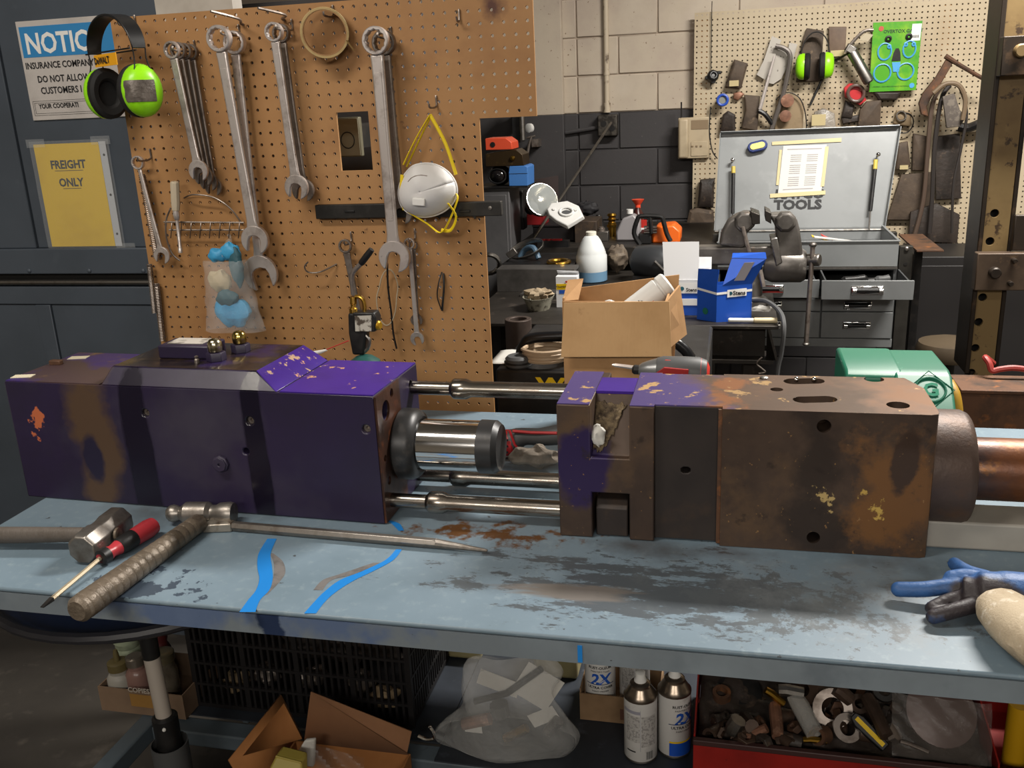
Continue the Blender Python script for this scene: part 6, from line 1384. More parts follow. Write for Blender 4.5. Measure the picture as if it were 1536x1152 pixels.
# assorted pouches, boxes and bits hung on the board
bp_ = pm('brown_kraft_pouch', '4f4236', .7, 0, [dict(col='382e26', scale=12, lo=.45, hi=.7), dict(col='7a6751', scale=25, lo=.62, hi=.75)], bump=(40, .5, .004))
gp_ = pm('greasy_dark_pouch', '332b26', .55, 0, [dict(col='221d1a', scale=10, lo=.45, hi=.7), dict(col='5a4b3e', scale=22, lo=.6, hi=.75)], bump=(40, .6, .004))
tp_ = pm('tan_pack', '8a775c', .7, 0, [dict(col='6a5942', scale=9, lo=.45, hi=.7)], bump=(40, .3, .003))
cu_ = pm('coppery_pack', '8c6450', .5, .3, [dict(col='5a3e30', scale=14, lo=.45, hi=.7), dict(col='c09a80', scale=20, lo=.6, hi=.75)])
def pouch(pts, label, mat, d=.03, y=.0, tag_=None, name='hanging_pouch', cat='package'):
    t = T(name, label, cat, 'bits hung on the cream pegboard')
    P_ = [PY(x, yy, YQ-.012-d-y) for x, yy in pts]; c = sum(P_, V(0, 0, 0))/len(P_)
    back = [p+V(0, d*.9, 0) for p in P_]
    mb = MB(); n = len(P_); mid_ = [(p-c)*.72+c+V(0, -d*.28, 0) for p in P_]
    mb.add(back+P_+mid_, [tuple(range(n)), tuple(range(3*n-1, 2*n-1, -1))]+[(i, n+i, n+(i+1) % n, (i+1) % n) for i in range(n)]+[(n+i, 2*n+i, 2*n+(i+1) % n, n+(i+1) % n) for i in range(n)])
    t.p('pack', mb, mat, bevel=.003)
    if tag_:
        (x0, y0, x1, y1), tm = tag_; a_ = PY(x0, y0, YQ-.012-d*1.35-y); b_2 = PY(x1, y1, YQ-.012-d*1.35-y)
        t.p('label', MB().span((a_.x, a_.y, b_2.z), (b_2.x, a_.y+.003, a_.z)), tm)
    t.done()
crm = pm('cream_tag', 'b5a67c', .6)
pouch([(1101, 89), (1122, 95), (1112, 133), (1088, 130)], 'brown hang pack with cream label at the board\'s left', bp_, tag_=((1094, 121, 1108, 129), crm))
pouch([(1100, 140), (1110, 137), (1117, 141), (1107, 151), (1100, 148)], 'little rusty bracket below the brown hang pack', cu_, d=.015)
pouch([(1084, 172), (1092, 166), (1103, 172), (1103, 198), (1080, 198)], 'dark rusty blade pack at the lid\'s left corner', gp_)
pouch([(1116, 142), (1140, 144), (1136, 196), (1112, 192), (1118, 165)], 'smudged brown pouch left of the hacksaw grip', bp_, d=.02)
pouch([(1166, 142), (1190, 140), (1206, 155), (1204, 196), (1162, 197)], 'greasy backing sheet behind the copper discs', tp_, d=.012)
for px, py, r, lb in ((1181, 151, 10, 'upper round copper seal on the greasy sheet'), (1178, 174, 9, 'lower round copper seal on the greasy sheet')):
    solo('copper_seal', lb, 'seal', MB().lathe([(r*sq*.45, 0), (r*sq, .004), (r*sq, .012), (r*sq*.45, .014)], PY(px, py, YQ-.06), (0, -1, 0), 18), cu_)
pouch([(1222, 168), (1235, 162), (1252, 170), (1254, 196), (1215, 197)], 'clear bag with cream insert above the tool chest lid', pm('bag_grey', '8d867c', .25, 0, [dict(col='b8b2a6', scale=22, lo=.55, hi=.7), dict(col='5f5850', scale=12, lo=.5, hi=.7)], bump=(40, .8, .006)), tag_=((1218, 172, 1238, 188), crm))
pouch([(1210, 42), (1236, 46), (1230, 122), (1194, 123), (1204, 60)], 'cardboard backed pack behind the ear defenders', bp_, d=.012)
pouch([(1243, 40), (1270, 40), (1268, 78), (1244, 82)], 'brown card pack right of the far ear defenders', d=.014, mat=pm('brown_card', '6c594a', .6, 0, [dict(col='57463a', scale=9, lo=.45, hi=.7)]), tag_=((1246, 76, 1266, 84), crm))
pouch([(1268, 150), (1282, 158), (1278, 178), (1262, 176)], 'dark red greasy pack below the red tape', gp_, d=.02)
pouch([(1262, 176), (1290, 172), (1288, 182), (1264, 186)], 'small dark clip lying low above the lid', gp_, d=.012)
pouch([(1300, 152), (1322, 150), (1320, 193), (1286, 196), (1290, 165)], 'brown ribbed bag above the chest lid\'s right side', bp_, d=.03)
pouch([(1345, 165), (1368, 168), (1366, 190), (1340, 186)], 'tan bag of rings at the lid\'s right corner', tp_, d=.02)
pouch([(1310, 138), (1352, 138), (1345, 150), (1318, 150)], 'dark cable bundle below the green card', gp_, d=.03)
t = T('red_tape_dispenser', 'red tape dispenser with clear ring on the cream pegboard', 'dispenser')
t.p('body', MB().prism([PY(1266, 132, YQ-.05), PY(1274, 125, YQ-.05), PY(1285, 126, YQ-.05), PY(1300, 150, YQ-.05), PY(1290, 158, YQ-.05), PY(1268, 146, YQ-.05)], (0, .03, 0)), redp, bevel=.003)
t.p('ring', MB().tube([PY(1284+12*math.cos(k*.3142), 140+12*math.sin(k*.3142), YQ-.065) for k in range(20)], .008, 8, closed=True), pm('smoky_plastic', '5c4a44', .2)); t.done()
t = T('blue_ringed_spool', 'small spool with blue rim on the cream pegboard', 'spool')
c = PY(1084, 150, YQ-.07); t.p('spool', MB().lathe([(.022, -.05), (.026, -.01), (.026, 0)], c, (.2, -1, .1), 20), pm('spool_grey', '6c6f6a', .5)); t.p('rim', MB().tube([c+V(.025*math.cos(k*.3142), -.002, .025*math.sin(k*.3142)) for k in range(20)], .007, 8, closed=True), pm('rim_blue', '2c4fae', .4)); t.done()
t = T('black_coupling', 'black plastic coupling knob at the board\'s left edge', 'coupling')
c = PY(1070, 113, YQ-.05); t.p('body', MB().lathe([(.018, -.036), (.03, -.03), (.03, 0), (.022, .01), (.012, .01), (.012, 0), (0, 0)], c, (.3, -1, .3), 8), blackp, bevel=.003)
for dx, dz in ((-.03, -.01), (.028, .012), (.0, -.03)): t.p('wing', MB().box(c+V(dx, .01, dz), (.022, .02, .016)), blackp, bevel=.003)
t.done()
# black cable loop
solo('black_cable_loop', 'thin black cable arching over the copper seals', 'cable', MB().tube(smooth_path([PY(1164, 150, YQ-.05), PY(1172, 142, YQ-.05), PY(1185, 139, YQ-.05), PY(1200, 148, YQ-.05), PY(1208, 170, YQ-.05), PY(1210, 196, YQ-.05)], 5), .003, 6), blackp)
# ring clip and wires near lid corner
solo('ring_clip', 'bright ring clip hanging at the lid\'s upper right corner', 'ring', MB().tube([PY(1352+7*math.cos(k*.3142), 174+7*math.sin(k*.3142), YQ-.05) for k in range(20)], .004, 6, closed=True), steel)
solo('wire_loop', 'thin wire loop around the lid\'s upper right corner', 'wire', MB().tube(smooth_path([PY(1350, 168, YQ-.04), PY(1366, 172, YQ-.04), PY(1370, 185, YQ-.04), PY(1362, 198, YQ-.04), PY(1348, 200, YQ-.04)], 5), .003, 6), dark)
# chain wrench, hanging hoses, grey gloves, dark bags on the right
t = T('chain_wrench', 'rusty curved wrench jutting at an angle from the cream pegboard', 'wrench')
t.p('jaw_arm', MB().prism([PY(x, y, YQ-.16) for x, y in ((1420, 88), (1430, 94), (1412, 125), (1398, 145), (1390, 160), (1393, 175), (1382, 172), (1378, 155), (1384, 140), (1404, 115))], (0, .02, 0)), rust, bevel=.004)
t.p('handle', MB().tube([PY(1418, 84, YQ-.16), PY(1440, 98, YQ-.16), PY(1478, 120, YQ-.16)], [.012, .010, .009], 8), rust); t.done()
hos = [((1410, 130), (1398, 160), (1392, 220), (1385, 300), (1370, 360)), ((1425, 128), (1412, 150), (1402, 220), (1398, 300), (1394, 350)), ((1440, 132), (1450, 170), (1440, 230), (1430, 280), (1428, 350)), ((1400, 140), (1418, 126), (1438, 128), (1448, 150), (1444, 180))]
for k, h_ in enumerate(hos):
    solo('hanging_hose', ['brown hose hanging nearest the chest lid', 'dark hose hanging in the middle of the hose bundle', 'dark cable hanging nearest the press', 'pale hose looped over the top of the hose bundle'][k], 'hose', MB().tube(smooth_path([PY(x, y, YQ-.10-(0, .025, .05, .10)[k]) for x, y in h_], 5), .011 if k != 2 else .007, 8), pm(['hose_brown', 'hose_dark', 'hose_dark', 'hose_tan'][k], ['4f4036', '2a2523', '2a2523', '6b5a46'][k], .6), group='hoses on the cream pegboard')
solo('hose_bracket', 'dark curved bracket right of the hoses', 'bracket', MB().tube(smooth_path([PY(1438, 190, YQ-.05), PY(1452, 192, YQ-.06), PY(1468, 186, YQ-.08), PY(1478, 180, YQ-.08)], 4), .022, 8), dark)
pouch([(1414, 145), (1432, 140), (1440, 165), (1450, 175), (1440, 190), (1420, 192)], 'grey checked glove hanging among the hoses', pm('grey_cloth_glove', '57504a', .8, 0, [dict(col='6f675e', scale=30, lo=.5, hi=.6)]), d=.02, y=.146)
for k, (pts, lb, mt) in enumerate(((((1346, 215), (1362, 212), (1366, 250), (1344, 255)), 'upper brown bag right of the chest lid', bp_), (((1352, 262), (1400, 258), (1398, 330), (1330, 330)), 'large brown bag right of the chest lid', bp_), (((1366, 318), (1405, 305), (1440, 322), (1436, 365), (1362, 362)), 'dark grey bag low behind the chest\'s right side', gp_), (((1403, 205), (1440, 200), (1442, 298), (1404, 300)), 'tall dark greasy bag beside the press', gp_), (((1370, 200), (1394, 205), (1392, 256), (1368, 256)), 'narrow brown bag under the hoses', bp_))):
    pouch(pts, lb, mt, d=.025, y=.040 if k == 2 else 0, tag_=((1350, 248, 1362, 254), crm) if k == 0 else None)
for k, (pts, lb, mt) in enumerate(((((1050, 270), (1072, 268), (1070, 312), (1046, 310)), 'dark bag hanging left of the chest lid', gp_), (((1034, 316), (1046, 312), (1070, 316), (1072, 352), (1026, 352)), 'dusty brown bags low left of the chest lid', bp_))):
    pouch(pts, lb, mt, d=.05, tag_=(((1030, 344, 1046, 350), pm('pale_tag', 'a09a90', .6)) if k else None))
# wall telephone
t = T('wall_telephone', 'beige corded wall telephone left of the tool chest lid', 'telephone')
bei = pm('beige_plastic', 'a99a80', .5, 0, [dict(col='94866d', scale=8, lo=.5, hi=.75)]); beid = pm('beige_dark', '7c6a52', .5)
Yt_ = YW-.09
a, b, z0, z1 = ext(1017, 176, 1064, 238, Yt_)
i = t.p('base', MB().span((a, Yt_, z0), (b, Yt_+.028, z1)), bei, bevel=.006)
t.p('wall_mount', MB().span((a+.02, Yt_+.029, z0+.03), (b-.06, YW-.001, z1-.03)), bei)
x0h, x1h = PY(1018, 200, Yt_).x, PY(1033, 200, Yt_).x
t.p('handset', MB().span((x0h, Yt_-.035, z0+.004), (x1h, Yt_-.001, z1-.004)), bei, bevel=.012, seg=3)
t.p('display', MB().span((x1h+.012, Yt_-.002, PY(1050, 194, Yt_).z), (b-.006, Yt_, PY(1050, 180, Yt_).z)), beid, bevel=.002)
t.p('speaker_grille', MB().span((x1h+.012, Yt_-.004, PY(1050, 234, Yt_).z), (b-.008, Yt_, PY(1050, 212, Yt_).z)), bei, bevel=.002)
for k in range(3): t.p('key', MB().box((x1h+.02+k*.022, Yt_-.006, PY(1050, 219, Yt_).z), (.010, .004, .008)), beid, bevel=.001)
t.p('antenna', MB().tube([PY(1022, 176, Yt_), PY(1022, 153, Yt_)], .004, 6), dark)
t.done()
solo('phone_cord', 'black phone cord curving down between telephone and lid', 'cord', MB().tube(smooth_path([PY(1066, 160, YQ-.03), PY(1064, 195, YQ-.03), PY(1068, 225, YQ-.03), PY(1076, 238, YQ-.03)], 5), .003, 6), blackp)
# ---------------------------------------------------------------- tool chest
cg = pm('chest_grey_paint', '7c7f80', .38, .15, [dict(col='6d7071', scale=3, lo=.45, hi=.75), dict(col='8d9090', scale=6, lo=.6, hi=.8)])
cdk = pm('chest_inside', '4e5051', .5, .15); frmk = pm('chest_stand', '35332f', .45, .4, [dict(col='24221f', scale=10, lo=.45, hi=.7)])
Yc, Yk2 = 4.0, 4.45
xc0, xc1 = PY(1076, 400, Yc).x, PY(1346, 400, Yc).x
zr = PY(1280, 363, Yc).z; zr0 = PY(1280, 402, Yc).z; z2 = PY(1280, 447, Yc).z; z3 = PY(1280, 467, Yc).z; z4 = PY(1280, 507, Yc).z; z5 = PY(1280, 520, Yc).z
t = T('tool_chest', 'grey roller tool chest with open lid and two open drawers', 'tool chest')
t.p('till_front', MB().span((xc0, Yc, zr0+.006), (xc1, Yc+.006, zr)), cg, bevel=.001)
t.p('till_side', MB().span((xc1-.006, Yc+.006, zr0), (xc1, Yk2, zr)), cg); t.p('till_side', MB().span((xc0, Yc+.006, zr0), (xc0+.006, Yk2, zr)), cg)
t.p('till_back', MB().span((xc0+.006, Yk2-.006, zr0), (xc1-.006, Yk2, zr+.0)), cg); t.p('till_floor', MB().span((xc0+.006, Yc+.006, zr-.06), (xc1-.006, Yk2-.006, zr-.055)), cdk)
t.p('rim', MB().span((xc0-.004, Yc-.006, zr+.0003), (xc1+.004, Yc+.008, zr+.006)), cg, bevel=.001); t.p('rim', MB().span((xc1-.006, Yc+.0085, zr+.0003), (xc1+.004, Yk2, zr+.006)), cg, bevel=.001)
t.p('trim_strip', MB().span((xc0, Yc-.006, zr0-.004), (xc1, Yc, zr0+.005)), steel)
ct_ = MB().span((xc0, Yc+.004, z5), (xc1, Yk2, zr0-.001))
t.p('carcass', ct_, cdk, cut=MB().span((xc0+.012, Yc-.05, z2+.004), (xc1-.012, Yk2-.03, zr0-.010)))
def pull(t, x, z, Y, w_, under):
    i = t.p('handle', MB().box((x, Y-.003, z), (w_, .008, .036)), chrome, under=under, bevel=.004)
    t.p('handle', MB().cyl((x-w_*.40, Y-.016, z+.002), (x+w_*.40, Y-.016, z+.002), .008, n=12), blackp, under=under)
    for sx in (-1, 1): t.p('handle', MB().lathe([(.010, 0), (.010, .014)], (x+sx*w_*.40-.007, Y-.016, z+.002), (1, 0, 0), 12), chrome, under=under)
xm = PY(1231, 470, Yc).x
def drawer(px0, py0, px1, py1, Yd_, xa_, xb_, hw):
    a, b, z0, z1 = ext(px0, py0, px1, py1, Yd_)
    i = t.p('drawer', MB().span((a, Yd_, z0), (b, Yd_+.012, z1)), cg, bevel=.002)
    t.p('drawer_side', MB().span((b-.02, Yd_+.0125, z0+.008), (b-.014, Yc+.3, z1-.004)), cdk, under=i); t.p('drawer_side', MB().span((a+.014, Yd_+.0125, z0+.008), (a+.02, Yc+.3, z1-.004)), cdk, under=i)
    t.p('drawer_floor', MB().span((a+.0205, Yd_+.0125, z0+.008), (b-.0205, Yc+.3, z0+.014)), cdk, under=i)
    pull(t, (a+b)/2 if px0 > 1200 else a+(b-a)*.31, (z0+z1)/2, Yd_, hw, i)
    return a, b, z0, z1
dR = drawer(1232, 421, 1371, 450, 3.74, 0, 0, .12)
dL = drawer(1122, 420, 1229, 447, 3.86, 0, 0, .11)
for (za, zb_, nm) in ((z3+.002, z2-.002, 1), (z4+.002, z3-.002, 2)):
    for (xa_, xb_) in ((xc0+.004, xm-.003), (xm+.003, xc1-.004)):
        i = t.p('drawer', MB().span((xa_, Yc-.010, za), (xb_, Yc+.0035, zb_)), cg, bevel=.002)
        pull(t, (xa_+xb_)/2, (za+zb_)/2, Yc-.010, .11, i)
t.p('plinth', MB().span((xc0, Yc-.006, z5), (xc1, Yc+.0035, z4-.002)), cg, bevel=.002)
# stand
for x in (xc0-.03, xc1+.005):
    for y in (Yc+.02, Yk2-.03): t.p('stand_leg', MB().span((x, y-.02, 0), (x+.05 if x > 0 else x+.028, y+.02, zr-.02)), frmk, bevel=.002)
qb = PY(1356, 370, Yc); t.p('stand_bolt', MB().lathe([(.009, 0), (.009, .004), (.005, .007)], (xc1+.03, Yc-.001, zr-.03), (0, -1, 0), 12), steel)
t.p('stand_bolt', MB().lathe([(.007, 0), (.007, .002)], (xc1+.03, Yc-.001, zr-.09), (0, -1, 0), 12), dark)
# lid
L0, L1, L2, L3 = PY(1072, 347, Yk2), PY(1324, 344, Yk2), PY(1348, 192, Yk2+.13), PY(1081, 202, Yk2+.13)
il = t.p('lid', MB().panel(L0, L1, L2, L3, .004), cg, bevel=.001)
nl = (L1-L0).cross(L3-L0).normalized()
t.p('lid_flange', MB().panel(L3, L2, L2+nl*.03+V(0, 0, .004), L3+nl*.03+V(0, 0, .004), .003), cg, under=il); t.p('lid_flange', MB().panel(L2, L1, L1+nl*.03+V(.004, 0, 0), L2+nl*.03+V(.004, 0, 0), .003), cg, under=il); t.p('lid_flange', MB().panel(L0, L3, L3+nl*.03, L0+nl*.03, .003), cg, under=il)
t.p('hinge', MB().cyl(L0+V(0, -.006, 0), L1+V(0, -.006, 0), .005, n=8), steel, under=il)
def LP(u, v, o=.001): return L0.lerp(L1, u).lerp(L3.lerp(L2, u), v)+nl*o
def lidpt(px, py, o=.001):
    r = ray(px, py); k = (L0-CAM).dot(nl)/r.dot(nl); return CAM+r*k+nl*o
ux = (L1-L0).normalized(); uy = nl.cross(ux)
t.p('lettering', text_mb('TOOLS', .058, lidpt(1161, 314, .0012), ux, uy, wide=1.12, bold=.0028), lbl_k, under=il)
t.p('lettering', text_mb('MATCO', .058, lidpt(1161, 298, .0012), ux, uy, wide=1.05, bold=.0028, shear=.15), lbl_k, under=il)
for pts in (((1099, 242), (1100, 252), (1100, 262), (1099, 322), None), ((1316, 234), (1312, 242), (1311, 256), (1304, 318), (1301, 361))):
    a, b, c, d_, e_ = [lidpt(*p, .03) if p else None for p in pts]
    t.p('strut_ball', MB().ball(a, .010, 10, 8), chrome, under=il); t.p('strut_label', MB().cyl(b, c, .0095, n=12), pm('strut_yellow', 'b7a24a', .5), under=il); t.p('gas_strut', MB().cyl(c, d_, .0085, n=12), blackp, under=il)
    t.p('strut_pin', MB().cyl(lidpt(*pts[0], .001), a, .004, n=8), steel, under=il)
    e_ = e_ or PY(1097, 352, Yc+.1); t.p('strut_rod', MB().cyl(d_, V(e_.x, min(e_.y, Yk2-.03), zr-.01), .004, n=8), steel, under=il)
t.done()
# papers, tape and lamp on the lid
t = T('taped_list', 'printed white list taped to the chest lid', 'paper')
p0, p1, p2, p3 = [lidpt(x, y, .003) for x, y in ((1167, 290), (1232, 287), (1240, 217), (1175, 219))]
i = t.p('sheet', MB().panel(p0, p1, p2, p3, .001), paper)
def pp(u, v): return p0.lerp(p1, u).lerp(p3.lerp(p2, u), v)+nl*.0006
gr = pm('grey_print', '8f8d8f', .7)
for cu in (.20, .58):
    for k in range(16):
        if k in (5, 11): continue
        t.p('printed_row', MB().quad(pp(cu, .14+k*.043), pp(cu+.25, .14+k*.043), pp(cu+.25, .158+k*.043), pp(cu, .158+k*.043)), gr, under=i)
t.p('printed_row', MB().quad(pp(.1, .91), pp(.9, .91), pp(.9, .93), pp(.1, .93)), gr, under=i); t.p('printed_row', MB().quad(pp(.1, .06), pp(.8, .06), pp(.8, .08), pp(.1, .08)), gr, under=i)
mk = pm('masking_tape', 'b9ab82', .6)
for q in (((1158, 218), (1262, 213), (1262, 207), (1158, 213)), ((1155, 297), (1238, 292), (1238, 286), (1155, 291)), ((1164, 278), (1168, 278), (1173, 225), (1169, 225)), ((1231, 280), (1236, 280), (1243, 220), (1238, 220))):
    t.p('masking_tape', MB().panel(*[lidpt(x, y, .0045) for x, y in q], .0006), mk)
t.done()
t = T('pocket_lamp', 'blue and yellow pocket lamp stuck on the chest lid', 'lamp')
c = lidpt(1136, 221, .014); M = frame(c, ux+uy*.22, z=nl)
def stad(l, w_, z): return [M @ V(l*sx+w_*math.cos(a_), w_*math.sin(a_), z) for sx, rng in ((1, (-80, -40, 0, 40, 80)), (-1, (100, 140, 180, 220, 260))) for a_ in [math.radians(q) for q in rng]]
t.p('body', MB().prism(stad(.022, .024, -.012), nl*.026), pm('lamp_blue', '1f2f66', .4), bevel=.004); t.p('lens', MB().prism(stad(.020, .014, .0145), nl*.003), pm('lamp_yellow', 'c9c07a', .3), bevel=.001); t.done()
# contents of till and drawers
for k, (px, py, px2, py2, mt, lb) in enumerate(((1222, 355, 1290, 361, paper, 'white folded leaflet in the chest till'), (1218, 361, 1245, 360, lbl_y, 'yellow strip in the chest till'), (1232, 361, 1250, 360, lbl_r, 'red strip in the chest till'))):
    a = PY(px, py, Yc+.10+.03*k); b = PY(px2, py2, Yc+.08+.03*k); a.z = b.z = zr+.006+.0*k; b.z -= .018
    solo('till_paper', lb, 'paper', MB().prism([a, b, b+V(0, .05, -.004), a+V(0, .05, 0)], (0, 0, -.003)), mt, group='papers in the till')
for k, (px, py, l, lb) in enumerate(((1262, 421, .10, 'long dark screwdriver in the right open drawer'), (1296, 423, .07, 'short dark screwdriver in the right open drawer'), (1312, 420, .06, 'stubby grey screwdriver at the right drawer\'s end'))):
    a = PY(px, py, 3.84); a.z = max(a.z, dR[2]+.03); d_ = V(1, .25, .05).normalized()*l
    solo('screwdriver', lb, 'screwdriver', MB().lathe([(.008, 0), (.016, .012), (.014, l*.5), (.017, l*.9), (.010, l)], a, d_, 12), blackp if k != 2 else greyp, group='screwdrivers in the open drawer')
# side shelf plate
a, b, c, d_ = PY(1368, 385, 3.9), PY(1392, 376, 4.1), PY(1392, 368, 4.3), PY(1366, 366, 4.3)
t = T('side_shelf', 'rusty plate shelf to the right of the tool chest', 'shelf')
t.p('plate', MB().span((xc1+.06, 3.95, zr-.035), (xc1+.16, 4.4, zr-.028)), rust, bevel=.001)
t.p('post', MB().span((xc1+.10, 4.2, 0), (xc1+.13, 4.23, zr-.036)), dark); t.done()
# ---------------------------------------------------------------- H-frame press on the right
Yh = 3.3
tan = pm('press_tan_paint', '7d6844', .5, .1, [dict(col='6b5637', scale=4, lo=.45, hi=.7), dict(col='3d2d1e', scale=22, lo=.60, hi=.66), dict(col='927b52', scale=9, lo=.6, hi=.8)])
pdk = pm('press_dark_steel', '332b24', .45, .5, [dict(col='241f1b', scale=8, lo=.45, hi=.7), dict(col='5a4735', scale=14, lo=.6, hi=.75)])
x0 = PY(1476, 340, Yh).x; x1 = PY(1514, 340, Yh).x; zlo = PY(1462, 572, Yh).z
t = T('shop_press', 'tall tan and dark steel H-frame shop press at the right edge', 'press')
hc = MB()
for px, py in ((1492, 320), (1485, 362), (1474, 446), (1468, 483), (1463, 522), (1457, 559)):
    q = PY(px, py, Yh); hc.cyl((q.x, Yh-.02, q.z), (q.x, Yh+.04, q.z), .0135, n=18)
ic = t.p('column_plate', MB().span((x0, Yh, zlo), (x1, Yh+.012, 2.2)), tan, bevel=.002, cut=hc)
t.p('column_side', MB().span((x0-.016, Yh-.01, zlo+.03), (x0-.001, Yh+.16, 2.2)), pdk, bevel=.003); t.p('column_side', MB().span((x1+.001, Yh+.0, zlo+.03), (x1+.015, Yh+.16, 2.2)), pdk, bevel=.003)
t.p('column_core', MB().span((x0, Yh+.06, zlo+.03), (x1, Yh+.15, 2.2)), dark)
a, b, z0, z1 = ext(1503, 52, 1600, 112, Yh-.06); iu = t.p('upper_crosshead', MB().span((a, Yh-.06, z0), (b+.3, Yh-.012, z1)), pdk, bevel=.003)
q = PY(1530, 76, Yh-.06); t.p('bolt', MB().lathe([(.020, 0), (.020, .02), (.016, .024)], (q.x, Yh-.06, q.z), (0, -1, 0), 14), tan, under=iu)
a, b, z0, z1 = ext(1464, 380, 1600, 436, Yh-.06); im = t.p('bed_plate', MB().span((a, Yh-.06, z0), (b+.3, Yh-.0125, z1)), pm('press_brown', '4f4134', .5, .3, [dict(col='3b2f26', scale=7, lo=.45, hi=.7), dict(col='6f5a44', scale=16, lo=.6, hi=.75)]), bevel=.003)
for px, py, r in ((1491, 408, .018), (1520, 390, .008), (1514, 424, .008)):
    q = PY(px, py, Yh-.06); t.p('bolt', MB().lathe([(r, 0), (r, .022), (r*.8, .026)], (q.x, Yh-.06, q.z), (0, -1, 0), 14), pdk, under=im)
a, b, z0, z1 = ext(1520, 322, 1600, 376, Yh-.03); t.p('press_block', MB().span((a, Yh-.03, z0), (b+.1, Yh-.013, z1)), pdk, bevel=.004)
t.p('foot', MB().span((x0-.03, Yh-.25, 0), (x1+.03, Yh+.30, .08)), pdk, bevel=.004); t.p('lower_post', MB().span((x0+.01, Yh+.02, .081), (x1-.01, Yh+.10, zlo+.03)), pdk)
t.done()
# long rusty channel behind the bench at the right
Yr = 2.45
a, b, z0, z1 = ext(1440, 585, 1600, 655, Yr)
t = T('steel_beam', 'long brown steel beam behind the bench at the right', 'beam')
t.p('web', MB().span((a, Yr, z0-.08), (b+.5, Yr+.01, z1-.011)), rust); t.p('flange', MB().span((a-.005, Yr-.01, z1-.010), (b+.5, Yr+.13, z1)), rust, bevel=.002); t.p('flange', MB().span((a-.005, Yr-.01, z0-.092), (b+.5, Yr+.13, z0-.081)), rust, bevel=.002)
for x in (a+.05, b+.3): t.p('stand', MB().span((x, Yr+.02, 0), (x+.06, Yr+.10, z0-.0925)), dark)
t.done()
solo('red_air_hose', 'red air hose lying along the brown beam at the right', 'hose', MB().tube(smooth_path([PY(1545, 555, 2.55), PY(1520, 552, 2.55), PY(1500, 554, 2.55), PY(1488, 556, 2.55), PY(1484, 545, 2.56), PY(1478, 536, 2.58), PY(1490, 545, 2.6)], 5), .008, 8), pm('hose_red', '8c2f2a', .45))
t = T('shop_stool', 'round brown padded stool in the dark behind the chest', 'stool')
c = PY(1424, 520, 3.85); 
t.p('seat', MB().lathe([(.05, -.05), (.115, -.045), (.125, -.01), (.115, .02), (.06, .035), (0, .037)], V(c.x, 3.85, c.z), (0, 0, 1), 28), pm('stool_brown', '4c4030', .6, 0, [dict(col='3b3124', scale=6, lo=.45, hi=.7)])); t.p('post', MB().cyl((c.x, 3.85, .03), (c.x, 3.85, c.z-.05), .025, n=14), dark); t.p('foot_disc', MB().lathe([(.13, 0), (.12, .02), (.03, .03)], V(c.x, 3.85, 0), (0, 0, 1), 24), dark); t.done()
t = T('dark_locker', 'dark metal cabinet standing behind the press and chest', 'cabinet')
a, b = PY(1372, 430, 4.6).x, PY(1500, 430, 4.6).x; zz_ = PY(1420, 385, 4.6).z
t.p('body', MB().span((a, 4.6, 0), (b+.3, 5.0, zz_)), pm('locker_black', '1c1a1a', .5), bevel=.004); t.p('door', MB().span((a+.02, 4.59, .1), (b+.28, 4.5995, zz_-.04)), MATS['locker_black'], bevel=.003); t.done()
ZS += .0012
